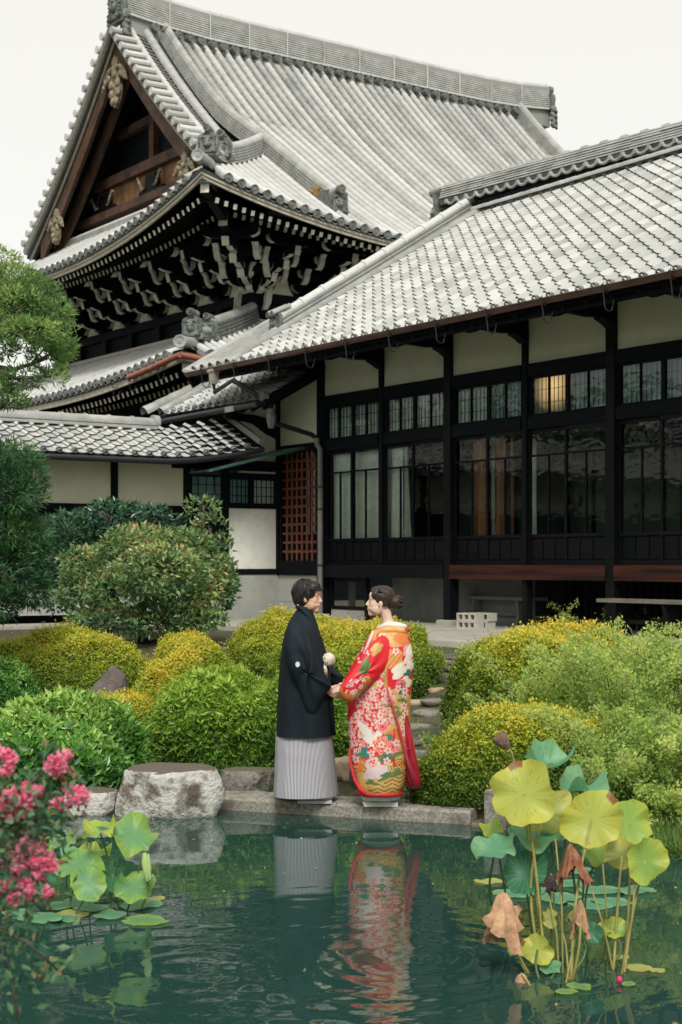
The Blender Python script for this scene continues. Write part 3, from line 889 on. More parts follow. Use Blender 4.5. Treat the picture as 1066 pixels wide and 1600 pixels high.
x5, x6, x7 = posts_x[5], posts_x[6], FX - .09
MB().bb((x5 - .3, CY - .07, 3.66), (x7, CY + .02, 3.85)).build('lintel', WOOD, wing)
MB().bb((x5 + .061, CY - .04, 2.96), (x6 - .051, CY + .06, 3.03)).build('rail', WOOD, wing)
def grid_window(par, xa, xb, za, zb, pm, nv):
    b = MB(); w = .035
    b.bb((xa, CY - .04, za), (xa + w, CY + .01, zb)); b.bb((xb - w, CY - .04, za), (xb, CY + .01, zb))
    b.bb((xa + w, CY - .04, za), (xb - w, CY + .01, za + w)); b.bb((xa + w, CY - .04, zb - w), (xb - w, CY + .01, zb))
    for q in range(1, nv):
        xx = xa + (xb - xa) * q / nv; b.bb((xx - .006, CY - .025, za + w), (xx + .006, CY - .012, zb - w))
    for q in (1, 2):
        zz = za + (zb - za) * q / 3; b.bb((xa + w, CY - .0115, zz - .006), (xb - w, CY - .002, zz + .006))
    fr = b.build('grid_window', WOOD, par)
    MB().bb((xa + w, CY + .012, za + w), (xb - w, CY + .02, zb - w)).build('paper', pm, fr)
    MB().add([(xa + w, CY - .03, za + w), (xb - w, CY - .03, za + w), (xb - w, CY - .03, zb - w), (xa + w, CY - .03, zb - w)], [(0, 1, 2, 3)]).build('pane', GLASS, fr)
grid_window(wing, x5 + .07, x6 - .06, 3.035, 3.56, PAPER, 4)
xm = (x6 + x7) / 2
grid_window(wing, x6 + .052, xm - .02, 3.03, 3.53, PAPER, 5)
grid_window(wing, xm + .02, x7 - .003, 3.03, 3.53, PAPERL, 5)
MB().bb((xm - .019, CY - .045, 3.03), (xm + .019, CY + .02, 3.53)).build('window_post', WOOD, wing)
MB().bb((x6 + .052, CY - .045, 3.533), (x7, CY + .02, 3.62)).build('rail', WOOD, wing)
MB().bb((x6 + .30, CY - .01, 3.622), (x7 - .002, CY + .06, 4.05)).build('plaster_panel', PLAST, wing)
MB().bb((x6 + .052, CY - .045, 2.965), (x7 - .002, CY + .03, 3.027)).build('rail', WOOD, wing)
MB().bb((x6 + .052, CY - .02, 1.845), (x7 - .002, CY + .03, 2.963)).build('white_wall_panel', PLASTW, wing)
MB().bb((x6 - .06, CY - .06, 1.74), (x7 - .002, CY + .03, 1.843)).build('sill_beam', WOOD, wing)
MB().bb((x6 - 1.1, CY - .045, .7), (FX - .042, CY + .03, 1.738)).build('base_wall', BASEW, wing)
MB().bb((x5 + .07, CY + .02, 1.74), (x6 - .06, CY + .06, 2.955)).build('door_leaf', WOOD, wing)
MB().bb((14.66, CY, 3.86), (15.41, CY + .06, 5.3)).build('plaster_panel', PLAST, wing)
# ================================================================== main hall
main = thing('main_temple_hall', (24.0, 39.0, .9), 'tall two-tiered temple hall with steep grey tiled hip-and-gable roof and white-tipped rafters', 'building')
XE, YE = 18.75, 33.2
RIDGE_Y = 43.9
GX = 21.75                     # outer edge of the gable
SP = .38
def hU(u): return 10.6 + .48 * u + .0275 * u * u
def liftU(c, u): return 1.17 * max(0, 1 - c / 9) ** 2.2 * max(0, 1 - u / 7)
def SU(face, a, u, dz=0):
    z = hU(u) + liftU(max(a - u, 0), u) + dz
    return Vector((XE + a, YE + u, z)) if face == 'Y' else Vector((XE + u, YE + a, z))
XL, YL = 17.56, 32.0
def hL(u): return 6.5 + .36 * u + .012 * u * u
def liftL(c, u): return .50 * max(0, 1 - c / 8) ** 2 * max(0, 1 - u / 6)
def SLo(face, a, u, dz=0):
    z = hL(u) + liftL(max(a - u, 0), u) + dz
    return Vector((XL + a, YL + u, z)) if face == 'Y' else Vector((XL + u, YL + a, z))
big_disc = disc_mesh(.125, .14)
ROTF = {'Y': (0, 0, 0), 'X': ROT_MX}
def hongawara(S, face, a0, a1, umax, matc, pan_mat, nm='cover_tile_row', r=.104, gap_only=False):
    rows = []
    a = a0
    pv, pf, tint = [], [], []
    while a < a1:
        um = umax(a)
        if um > .35:
            us = np.arange(0, um, .72); us = list(us) + [um]
            cover_row(main, [S(face, a, u, .06) for u in us], r, .36, matc, nm, n=8)
            p = S(face, a, -.03, .055)
            link('eave_tile_end', big_disc, main, p, ROTF[face])
            # hanging lip between the discs
            b = MB(); q0 = S(face, a + .1, 0, 0); q1 = S(face, a + SP - .1, 0, 0); m_ = S(face, a + SP / 2, 0, -.045)
            th = Vector((0, .03, 0)) if face == 'Y' else Vector((.03, 0, 0))
            up = Vector((0, 0, .06))
            vs = [q0 + up * .5, m_ + up, q1 + up * .5, q1 - up * .8, m_ - up * .9, q0 - up * .8]
            b.add([v for v in vs] + [v + th for v in vs], [(0, 1, 4, 5), (1, 2, 3, 4), (6, 7, 1, 0), (7, 8, 2, 1), (5, 4, 10, 11), (4, 3, 9, 10)])
            b.build('pan_tile_lip', TEND, main)
        um2 = umax(a + SP / 2)
        u = 0
        while u < um2:
            e = min(u + .30, um2)
            n = len(pv)
            for uu, dz in ((u, .030), (e, .0)):
                for f, dd in ((0, .03), (.5, -.03), (1, .03)):
                    pv.append(S(face, a + SP * f, uu, dz + dd))
            for f, dd in ((0, 0), (.5, -.06), (1, 0)):
                pv.append(S(face, a + SP * f, u, dd))
            pf += [(n, n + 1, n + 4, n + 3), (n + 1, n + 2, n + 5, n + 4), (n + 6, n + 7, n + 1, n), (n + 7, n + 8, n + 2, n + 1)]
            tint += [random.random()] * 9
            u = e
        a += SP
    V = np.array(pv); c = V.mean(0)
    tag(link('pan_tiles', np_mesh('pan_tiles', V - c, pf, pan_mat, None, {'tint': tint}), main, c), kind='stuff')
UT = RIDGE_Y - YE
hongawara(SU, 'Y', .42, 19.4, lambda a: (a - .15) if a < 4.5 else (UT - .15 if a > 4.7 else 4.3), TILEM, TILED, r=.108)  # dark pan tiles put the shade between the rows into their colour
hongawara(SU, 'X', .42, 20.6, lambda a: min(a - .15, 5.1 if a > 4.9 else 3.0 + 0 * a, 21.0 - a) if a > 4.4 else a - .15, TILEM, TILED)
# the rows along the gable edge
def VV(x, u, side, dz=0):
    """point on either slope, u from the eave"""
    return Vector((x, YE + u if side > 0 else 2 * RIDGE_Y - YE - u, hU(u) + dz))
U0 = 4.0
us = np.linspace(U0, UT, 15)
for side in (1, -1):
    sh = MB()
    sh.loft([[VV(GX - .28, u, side, -.02), VV(23.5 if side > 0 else 40, u, side, -.02), VV(23.5 if side > 0 else 40, u, side, -.14), VV(GX - .28, u, side, -.14)] for u in us])
    sh.build('roof_boards' if side > 0 else 'rear_roof_slope', TEDGE if side > 0 else TILED, main)
    ln, u = 0, U0 + .1
    k = 0
    while u < UT - .1:
        sl = .48 + .055 * u
        x0, x1 = GX - .36, GX + .30
        c0 = VV(x0, u, side, .10); c1 = VV(x1, u, side, .12)
        MB().tube([c0, c0.lerp(c1, .12), c0.lerp(c1, .13), c1], [.125, .125, .108, .108], 10, half=(0, 2 * PI)).build('verge_cover_tile', TILEM, main, smooth=35)
        u += .46 / math.sqrt(1 + sl * sl)
    for x, r in ((GX + .42, .10), (GX + .98, .15)):
        if side > 0:
            cover_row(main, [VV(x, u, side, .12) for u in us], r, .40, TILEM, 'verge_tile_row')
    pb = MB()
    if side > 0:
        # little overlapped edge tiles beside the rows
        tt = MB(); u = U0 + .2
        while u < UT - .2:
            a_ = VV(GX + .55, u, side, .10); b_ = VV(GX + .80, u, side, .03)
            tt.beam(a_, b_, .10, .03); a_ = VV(GX + 1.13, u, side, .13)
            tt.beam(a_, VV(GX + 1.24, u, side, .03), .10, .03)
            u += .16
        tag(tt.build('edge_tiles', TILED, main), kind='stuff')
# descending ridges
KX = XE + 4.62
path = [SU('Y', KX - XE, u, .05) for u in np.linspace(.75, UT - .1, 14)]
ridge_stack(main, path, .46, 6, .085, .115, mat=RIDGE, knob=.0, cap_mat=RIDGE)
oni(main, path[0] + Vector((0, -.02, -.05)), (0, -1), 1.05, disc=False)
for q in (-1, 1):
    b = MB()
    b.box(path[0] + Vector((q * .30, .22, .33)), (.05, .50, .55))
    for e in range(5): b.ell(path[0] + Vector((q * .32, .02 + .11 * e, .52)), (.03, .03, .03), 6, 4)
    b.build('ridge_end_side', TEND, main)
cover_row(main, [path[0] + Vector((0, -.22, .62)), path[0] + Vector((0, .35, .60))], .11, .6, RIDGE)
link('eave_tile_end', big_disc, main, path[0] + Vector((0, -.24, .62)))
b = MB(); g0 = path[1] + Vector((-.27, -.1, .22))
for q in range(6):
    a = q * PI / 3; b.ell(g0 + Vector((0, .10 * math.cos(a), .10 * math.sin(a))), (.02, .07, .07), 6, 5)
for q in (-1, 1): b.tube([g0 + Vector((0, q * .1, 0)), g0 + Vector((0, q * .28, .07)), g0 + Vector((0, q * .38, -.02))], [.035, .03, .01], 6)
b.build('gilt_crest', GOLD, main)
KX2 = 38.4
path = [SU('Y', KX2 - XE, u, .05) for u in np.linspace(.75, UT - .1, 10)]
ridge_stack(main, path, .46, 6, .085, .115, mat=RIDGE, cap_mat=RIDGE)
# hip ridge
def hip_path(S, d0, d1, n, dz=.05, flip=.25):
    P = []
    for d in np.linspace(d0, d1, n):
        P.append(S('Y', d, d, dz + flip * max(0, 1 - (d - d0) / 1.3) ** 2))
    return P
hp = hip_path(SU, .55, 4.55, 10)
ridge_stack(main, hp[3:], .44, 6, .075, .12, mat=RIDGE, cap_mat=TILEM)
ridge_stack(main, hp[:4], .36, 3, .08, .12, mat=RIDGE, cap_mat=TILEM)
oni(main, hp[0] + Vector((-.05, -.05, -.03)), (-1, -1), .95)
oni(main, hp[2] + Vector((-.0, -.0, .06)), (-1, -1), 1.0)
c0 = SU('Y', .12, .12, .12)
MB().tube([c0 + Vector((-.30, -.30, .04)), c0 + Vector((.5, .5, .10))], .15, 12).build('corner_cover_tile', TILEM, main, smooth=40)
link('corner_tile_end', disc_mesh(.16, .1, 'corner_tile_end', RIDGE), main, c0 + Vector((-.32, -.32, .04)), (0, 0, -PI / 4))
# rear hip of the skirt, and the low ridge at the foot of the gable
ridge_stack(main, [Vector((XE + 3.75, YE + a, hU(3.75) + .0 + .55 * max(0, abs(a - 10.7) - 5.4) / 2)) for a in np.linspace(4.8, 16.9, 12)], .36, 4, .07, .10, mat=RIDGE)
# great ridge
z0 = hU(UT)
XR0, XR1 = GX + .25, 39.9
def rl(x): return .25 * max(0, (abs(x - (XR0 + XR1) / 2) - 5) / 4) ** 2
xs = np.linspace(XR0, XR1, 13)
for k in range(11):
    w = .62 - .018 * k
    for x0_, x1_ in zip(xs, xs[1:]):
        b = MB(); b.loft([[(x, RIDGE_Y - w / 2, z0 + .16 + k * .075 + rl(x)), (x, RIDGE_Y + w / 2, z0 + .16 + k * .075 + rl(x)), (x, RIDGE_Y + w / 2 - .02, z0 + .216 + k * .075 + rl(x)), (x, RIDGE_Y - w / 2 + .02, z0 + .216 + k * .075 + rl(x))] for x in (x0_ + .008, x1_ - .008)])
        b.build('ridge_course', RIDGE, main)
b = MB(); b.loft([[(x, RIDGE_Y - .25, z0 - .3), (x, RIDGE_Y + .25, z0 - .3), (x, RIDGE_Y + .22, z0 + .98 + rl(x)), (x, RIDGE_Y - .22, z0 + .98 + rl(x))] for x in xs]); b.build('ridge_core', TILED, main)
b = MB(); b.tube([(x, RIDGE_Y, z0 + .98 + rl(x)) for x in xs], .18, 10, half=(-.1, PI + .1)); b.build('ridge_cap_tiles', TILEM, main, smooth=35)
b = MB(); b.loft([[(x, RIDGE_Y - .36, z0 + .10 + rl(x)), (x, RIDGE_Y + .3, z0 + .10 + rl(x)), (x, RIDGE_Y + .3, z0 + .15 + rl(x)), (x, RIDGE_Y - .36, z0 + .15 + rl(x))] for x in xs]); b.build('ridge_base_course', TILEM, main)
for x_ in xs[1:-1]:
    MB().bb((x_ - .015, RIDGE_Y - .33, z0 + .16), (x_ + .015, RIDGE_Y - .30, z0 + .96 + rl(x_))).build('ridge_strap', TILEM, main)
x = XR0 + .9
rdm = disc_mesh(.13, .18)
while x < XR1 - 1.3:
    link('ridge_tile_end', rdm, main, (x, RIDGE_Y - .50, z0 - .06 + rl(x)))
    MB().tube([(x, RIDGE_Y - .36, z0 - .06), (x, RIDGE_Y - .1, z0 - .02)], .125, 8).build('ridge_foot_tile', TEND, main)
    x += .42
oni(main, (XR0 - .2, RIDGE_Y, z0 + .1), (-1, 0), 1.7)
oni(main, (XR1 + .05, RIDGE_Y, z0 + .15), (1, 0), 1.5)
b = MB()
for s_, q in ((XR0 - .12, -1), (XR1 + .0, 1)):
    for k in range(4):
        b.ell((s_, RIDGE_Y - .42 - .02 * k, z0 + .35 - .2 * k), (.16, .13, .15), 8, 6)
        b.tube([(s_ - .1, RIDGE_Y - .5, z0 + .3 - .2 * k), (s_, RIDGE_Y - .62, z0 + .22 - .2 * k), (s_ + .1, RIDGE_Y - .5, z0 + .2 - .2 * k)], .05, 6)
b.build('ridge_end_scrolls', ONI, main, smooth=50)
# eave boards and soffit
def eave_strip(S, face, a0, a1, u0, z_lo, z_hi, m, name, n=26, th=.06, j0=False):
    b = MB(); A = [a0 + (a1 - a0) * (i / n) ** 1.5 for i in range(n + 1)]
    R = []
    for i, a in enumerate(A):
        uu = u0; aa = a if i else max(a, u0)
        p = S(face, aa, uu); q = S(face, aa, uu + (th if i else 0))
        p.z = S(face, aa, 0).z; q.z = p.z
        R.append([p + E_Z * z_lo, q + E_Z * z_lo, q + E_Z * z_hi, p + E_Z * z_hi])
    b.loft(R); b.build(name, m, main)
for face, am in (('Y', 22), ('X', 21.4)):
    eave_strip(SU, face, 0, am, .02, -.08, -.02, TEDGE, 'tile_bed')
    eave_strip(SU, face, 0, am, .05, -.155, -.085, EAVEW, 'eave_board')
    eave_strip(SU, face, 0, am, .09, -.235, -.16, EAVEW, 'eave_board')
    b = MB(); R = []
    for a in [0, .8, 1.6, 2.5, 3.5, 5, 7, 9, 12, am]:
        R.append([SU(face, max(a, .12), .12) * 1, SU(face, max(a, 1.6), 1.6), SU(face, max(a, 4.2), 4.2)])
        R[-1][0].z = SU(face, max(a, .12), 0).z - .18
        R[-1][1].z = 11.08 + .75 * liftU(max(a - 1.6, 0), 0)
        R[-1][2].z = 12.0 + .3 * liftU(max(a - 4.2, 0), 0)
    b.loft(R, caps=False, closed=False); b.build('soffit_boards', WOOD, main)
# rafters with white ends
raf = {}
for nm, ln, rise in (('flying_rafter', 1.6, .60), ('rafter', 2.2, .75)):
    b = MB(); b.beam((0, 0, 0), (0, ln, rise), .105, .13, 0, end_mi=1); raf[nm] = b.mesh(nm, [WOOD, WHITE])
rX = ROT_MX
for face, am in (('Y', 8.4), ('X', 17)):
    a = .65
    while a < am:
        p = SU(face, a, .30); p.z = 10.33 + liftU(a, 0) * .74
        if face == 'X': link('flying_rafter', raf['flying_rafter'], main, p, (0, 0, -PI / 2))
        else: link('flying_rafter', raf['flying_rafter'], main, p)
        if a > 1.75:
            p = SU(face, a, 1.62); p.z = 10.66 + liftU(a, 0) * .66
            if face == 'X': link('rafter', raf['rafter'], main, p, (0, 0, -PI / 2))
            else: link('rafter', raf['rafter'], main, p)
        a += .262
# corner beam
cz = SU('Y', 0, 0).z
MB().beam((XE + .28, YE + .28, cz - .42), (XE + 3.9, YE + 3.9, 10.5), .22, .30, 0, end_mi=1).build('corner_beam', [WOOD, WHITE], main)
MB().beam((XE + .18, YE + .18, cz - .27), (XE + .75, YE + .75, cz - .33), .28, .12).build('corner_beam_cap', VERDI, main)
MB().beam((XE + 1.55, YE + 1.55, 10.93), (XE + 4, YE + 4, 10.3), .24, .34, 0, end_mi=1).build('corner_beam', [WOOD, WHITE], main)
# walls behind the brackets
XW, YW = 22.7, 37.15
MB().bb((XW + .1, YW + .1, 5.5), (45, 50.6, 11.9)).build('upper_wall', WOOD, main)
MB().bb((XW - .08, YW - .08, 9.36), (XW + .099, 51, 9.62)).build('head_beam', WOOD, main)
MB().bb((XW + .1, YW - .08, 9.36), (36, YW + .099, 9.62)).build('head_beam', WOOD, main)
MB().bb((XW - .2, YW - .2, 8.74), (XW + .099, 51, 8.84)).build('wall_trim_board', EAVEW, main)
MB().bb((XW + .1, YW - .2, 8.74), (36, YW + .099, 8.84)).build('wall_trim_board', EAVEW, main)
for k in range(8):
    MB().bb((XW - .06, YW - .15 + 1.9 * k + .0, 8.84), (XW + .098, YW + .15 + 1.9 * k, 9.36)).build('wall_post', WOOD, main)
# bracket complexes
def bracket_mesh():
    b = MB()
    def arm(l0, l1, o, z, h=.20, t=.17, axis='l'):
        """boat-shaped arm: flat top, curved white underside at the ends"""
        pr = [(l0, z + h), (l0, z + h * .55)]
        for q in range(1, 5): pr.append((l0 + .36 * (1 - math.cos(q / 4 * PI / 2)) * .95, z + h * .55 - h * .75 * math.sin(q / 4 * PI / 2)))
        mir = [(l1 - (p[0] - l0), p[1]) for p in pr][::-1]
        pts = pr + mir
        n = len(pts)
        if axis == 'l': sel = {0, 1, 2, 3, n - 2, n - 3, n - 4, n - 5}
        else: sel = {0, 1, 2, 3, 4}
        if axis == 'l': b.prism(pts, 1, o - t / 2, o + t / 2, 0, 1, sel)
        else: b.prism(pts, 0, o - t / 2, o + t / 2, 0, 1, sel)
    def block(l, o, z, s=.21):
        rings = [[(l + a * w, o + c * w, zz) for a, c in ((-1, -1), (1, -1), (1, 1), (-1, 1))] for w, zz in ((s * .33, z), (s * .52, z + s * .40), (s * .52, z + s * .72))]
        b.loft(rings)
    block(0, 0, 0, .36)
    st = .30
    for k in range(4):
        z = .14 + st * k; o = -.62 * k
        L = .62 if k % 2 == 0 else .78
        arm(-L, L, o, z)
        for l in (-L + .12, 0, L - .12): block(l, o, z + .17)
        if k < 3:
            # outward arm (towards -o), white curled nose
            arm(-.62 * (k + 1) - .22, .15, 0, z - .01, axis='o')
            if k:
                for l in (-L + .12, L - .12):
                    pass
    for k, (o0, z0_) in enumerate(((-1.10, .26), (-1.72, .50), (-2.30, .80))):
        b.beam((0, o0, z0_), (0, .2, z0_ + .62), .20, .24, 0, end_mi=1)
    # whitened curled noses of the arms, broad bands bent like an S
    for o0, z0_, l0 in ((-.46, .02, 0), (-1.02, .30, 0), (-1.70, .60, 0), (-.80, .34, -.62), (-.80, .34, .62), (-1.45, .66, -.55), (-1.45, .66, .55)):
        P = [(o0 + .16, z0_ - .10), (o0 + .03, z0_ - .03), (o0 - .03, z0_ + .10), (o0 - .05, z0_ + .20), (o0 - .14, z0_ + .30)]
        w = .085
        b.loft([[(l0 - w, o_, z_), (l0 + w, o_, z_), (l0 + w, o_ + .07, z_ + .02), (l0 - w, o_ + .07, z_ + .02)] for o_, z_ in P], 1)
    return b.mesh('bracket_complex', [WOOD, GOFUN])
bkm = bracket_mesh()
for k in range(1, 8):
    link('bracket_complex', bkm, main, (XW, YW + 1.9 * k, 9.62), (0, 0, -PI / 2))
for k in range(1, 4):
    link('bracket_complex', bkm, main, (XW + 1.9 * k, YW, 9.62))
link('bracket_complex', bkm, main, (XW, YW, 9.62), (0, 0, -PI / 4), (1.0, 1.38, 1))
link('bracket_complex', bkm, main, (XW, YW + .0, 9.62), (0, 0, -PI / 2), (.9, 1, 1))
link('bracket_complex', bkm, main, (XW + .0, YW, 9.62), None, (.9, 1, 1))
bell = [(-.40, 0), (.40, 0), (.30, .10), (.22, .25), (.20, .38), (.10, .52), (0, .60), (-.10, .52), (-.20, .38), (-.22, .25), (-.30, .10)]
bm_ = MB(); bm_.prism(bell, 1, -.03, .06); bell_m = bm_.mesh('bracket_plaster', PLAST)
for k in range(8):
    link('bracket_plaster', bell_m, main, (XW + .02, YW + .95 + 1.9 * k, 9.63), (0, 0, -PI / 2))
for k in range(4):
    link('bracket_plaster', bell_m, main, (XW + .95 + 1.9 * k, YW + .02, 9.63))
for k in (1, 2, 3):
    o = .62 * k; z = 9.62 + .14 + .30 * k + .30
    MB().bb((XW - o - .055, YW - o - .05, z), (XW - o + .055, 51, z + .13)).build('purlin', WOOD, main)
    MB().bb((XW - o + .056, YW - o - .055, z), (33, YW - o + .055, z + .13)).build('purlin', WOOD, main)
# corner post noses
for q, (rx, rot) in enumerate(((0, -PI / 2), (1, 0))):
    b = MB(); b.prism([(-.16, 0), (.16, 0), (.18, .14), (.13, .2), (-.13, .2), (-.18, .14)], 1, -.14, 0, 0)
    b.add([(-.12, -.16, 0), (.06, -.22, 0), (.02, -.34, -.16), (-.02, -.36, -.34), (-.12, -.30, -.52), (-.22, -.28, -.52), (-.16, -.28, -.34), (-.16, -.22, -.16)], [tuple(range(8))[::-1]], 0)
    b.prism([(-.12, 0), (.08, 0), (.04, -.16), (.0, -.34), (-.10, -.52), (-.22, -.52), (-.15, -.34), (-.14, -.16)], 1, -.30, -.16, 0)
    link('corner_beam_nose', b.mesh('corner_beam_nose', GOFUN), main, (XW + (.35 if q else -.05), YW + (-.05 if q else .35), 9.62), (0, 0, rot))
PEND = M('weathered_carving', (.06, .052, .038), (.40, .33, .22), 9, rough=.75, bump=.5, bscale=24, lo=.3, hi=.7)
# gable
GW = 23.2
top = VV(0, UT, 1).z
prof = [VV(GX, u, 1) for u in us]
def gable_board(x0, x1, d0, d1, m, name, ue0=U0, flare=0):
    for side in (1, -1):
        R = []
        uu = np.linspace(ue0, UT, 16)
        for u in uu:
            f = flare * (1 - (u - ue0) / (UT - ue0)) ** 3
            p0 = VV(x0, u, side, -d0); p1 = VV(x0, u, side, -d1 - f)
            R.append([p0, p0 + Vector((x1 - x0, 0, 0)), p1 + Vector((x1 - x0, 0, 0)), p1])
        b = MB(); b.loft(R); b.build(name, m, main)
gable_board(GX - .26, GX + .30, .15, .20, EAVEW, 'verge_board')
gable_board(GX - .14, GX + .30, .20, .34, TEDGE, 'verge_soffit')
gable_board(GX - .05, GX + .02, .34, .39, EAVEW, 'verge_board')
gable_board(GX + .05, GX + .17, .42, 1.05, BARGE, 'barge_board', 4.75, .12)
gable_board(GX + .17, GW, .30, .40, WOOD, 'verge_ceiling')
gable_board(GX + .55, GX + .68, .60, 1.18, BARGE, 'inner_barge_board', 4.75)
# gable wall and frame
b = MB(); uu = np.linspace(3.2, UT, 12)
pts = [VV(0, u, 1, -.3) for u in uu] + [VV(0, u, -1, -.3) for u in uu[::-1]]
b.prism([(p.y, p.z) for p in pts], 0, GW, GW + .05); b.build('gable_wall', WOOD, main)
zg = hU(4.9) - .15
for q in range(7):
    ya = RIDGE_Y - 4.3 + q * 1.23
    MB().bb((GW - .07, ya, zg + .3), (GW - .001, ya + 1.2, zg + 1.10)).build('gable_panel', GABLEW, main)
MB().bb((GW - .32, RIDGE_Y - 3.9, zg + 1.10), (GW - .002, RIDGE_Y + 3.9, zg + 1.42)).build('gable_beam', GBEAM, main)
MB().bb((GW - .45, RIDGE_Y - 5.1, zg + .02), (GW - .002, RIDGE_Y + 5.1, zg + .28)).build('gable_beam', GBEAM, main)
for yy in (-3.4, 0, 3.4):
    o = MB().prism([(RIDGE_Y + yy - .9, zg + .28), (RIDGE_Y + yy - .75, zg + .5), (RIDGE_Y + yy - .45, zg + .55), (RIDGE_Y + yy - .3, zg + .95), (RIDGE_Y + yy + .3, zg + .95), (RIDGE_Y + yy + .45, zg + .55), (RIDGE_Y + yy + .75, zg + .5), (RIDGE_Y + yy + .9, zg + .28)], 0, GW - .25, GW - .1).build('frog_leg_strut', WOODB, main)
    for q in (-1, 1):
        MB().tube([(GW - .3, RIDGE_Y + yy + q * .9, zg + .85), (GW - .3, RIDGE_Y + yy + q * .78, zg + .95), (GW - .3, RIDGE_Y + yy + q * .6, zg + .7), (GW - .3, RIDGE_Y + yy + q * .45, zg + .5), (GW - .3, RIDGE_Y + yy + q * .3, zg + .55)], [.03, .04, .055, .045, .02], 7).build('carved_scroll', PEND, main, smooth='all')
MB().bb((GW - .25, RIDGE_Y - 2.6, zg + 2.6), (GW - .002, RIDGE_Y + 2.6, zg + 2.85)).build('gable_beam', GBEAM, main)
MB().bb((GW - .22, RIDGE_Y - .15, zg + 1.42), (GW - .003, RIDGE_Y + .15, zg + 3.4)).build('gable_post', GBEAM, main)
def gegyo(p, s):
    b = MB(); p = Vector(p)
    b.prism([(p.y + y * s, p.z + z * s) for y, z in ((0, .95), (.16, .80), (.14, .5), (.24, .30), (.30, .05), (.26, -.2), (.10, -.42), (0, -.5), (-.10, -.42), (-.26, -.2), (-.30, .05), (-.24, .30), (-.14, .5), (-.16, .80))], 0, p.x - .06, p.x + .06)
    for q in (-1, 1):
        for y, z, r in ((.2, .15, .14), (.2, -.1, .13), (.1, -.32, .12), (.38, .38, .12), (.52, .30, .10), (.64, .2, .08)):
            b.ell((p.x - .06, p.y + q * y * s, p.z + z * s), (.07, r * s, r * s), 8, 5)
        b.tube([(p.x - .04, p.y + q * .1 * s, p.z + .6 * s), (p.x - .05, p.y + q * .35 * s, p.z + .55 * s), (p.x - .05, p.y + q * .55 * s, p.z + .42 * s), (p.x - .05, p.y + q * .75 * s, p.z + .1 * s)], [.06 * s, .08 * s, .07 * s, .03 * s], 6)
    b.ell((p.x - .08, p.y, p.z + .42 * s), (.08, .11 * s, .11 * s), 8, 6)
    b.build('gable_pendant', PEND, main, smooth=50)
gegyo((GX + .0, RIDGE_Y, top - 2.0), 1.15)
for side in (1, -1):
    q = VV(0, 6.2, side, -1.45); gegyo((GX + .0, q.y, q.z), .85)

# ---- lower roof
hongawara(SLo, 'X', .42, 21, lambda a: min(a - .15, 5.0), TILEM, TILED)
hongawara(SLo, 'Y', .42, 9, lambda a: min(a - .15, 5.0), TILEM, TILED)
hp = hip_path(SLo, .75, 5.0, 10, .05, .12)
ridge_stack(main, hp[2:], .46, 5, .09, .15, mat=ONI, cap_mat=RIDGE)
ridge_stack(main, hp[:3], .38, 3, .08, .12, mat=ONI, cap_mat=RIDGE)
oni(main, hp[0] + Vector((-.1, -.1, .0)), (-1, -.7), .92)
oni(main, hp[2] + Vector((0, 0, .0)), (-1, -.7), .85)
c0 = SLo('Y', .12, .12, .12)
MB().tube([c0 + Vector((-.22, -.22, .02)), c0 + Vector((.6, .6, .14))], .14, 12).build('corner_cover_tile', RIDGE, main, smooth=40)
link('corner_tile_end', bpy.data.meshes['corner_tile_end'], main, c0 + Vector((-.24, -.24, .02)), (0, 0, -PI / 4))
for face, am in (('Y', 9), ('X', 21)):
    eave_strip(SLo, face, 0, am, .02, -.08, -.02, TEDGE, 'tile_bed')
    eave_strip(SLo, face, 0, am, .06, -.24, -.085, EAVEW, 'eave_board')
    b = MB(); R = []
    for a in [0, 1, 2, 3, 4, 6, 9, am]:
        R.append([SLo(face, max(a, .12), .12), SLo(face, max(a, 3.8), 3.8)])
        R[-1][0].z = SLo(face, max(a, .12), 0).z - .24
        R[-1][1].z = 7.8
    b.loft(R, caps=False, closed=False); b.build('soffit_boards', WOOD, main)
    a = .6
    while a < (4 if face == 'Y' else 11):
        for nm, u0, dz in (('flying_rafter', .34, -.36), ('rafter', 1.25, -.30)):
            if a > u0 + .3:
                p = SLo(face, a, u0); p.z = 6.5 + liftL(a, 0) * .9 + dz
                link(nm, raf[nm], main, p, (0, 0, -PI / 2) if face == 'X' else None)
        a += .262
MB().beam((XL + .30, YL + .30, 6.66), (XL + 4, YL + 4, 6.6), .22, .26, 0, end_mi=1).build('corner_beam', [WOOD, WHITE], main)
MB().beam((XL + .16, YL + .16, 6.80), (XL + .7, YL + .7, 6.82), .3, .13).build('corner_beam_cap', VERDI, main)
MB().bb((XL + 4.2, YL + 4.2, .9), (43, 50, 7.3)).build('lower_wall', WOOD, main)
for face, am in (('X', 2.6), ('Y', 1.7)):
    P = []
    for a in np.linspace(-.08, am, 8):
        p = SLo(face, max(a, 0), 0); p.z -= .14
        if face == 'X': p.x = XL - .08; p.y = YL + a
        else: p.y = YL - .08; p.x = XL + a
        P.append(p)
    MB().tube(P, .075, 10).build('eave_gutter', COPPERR, main, smooth=50)
for a in (.9, 2.4, 3.3):
    link('gutter_hook', hkm, main, SLo('X', a, 0, -.2) + Vector((-.05, 0, 0)))
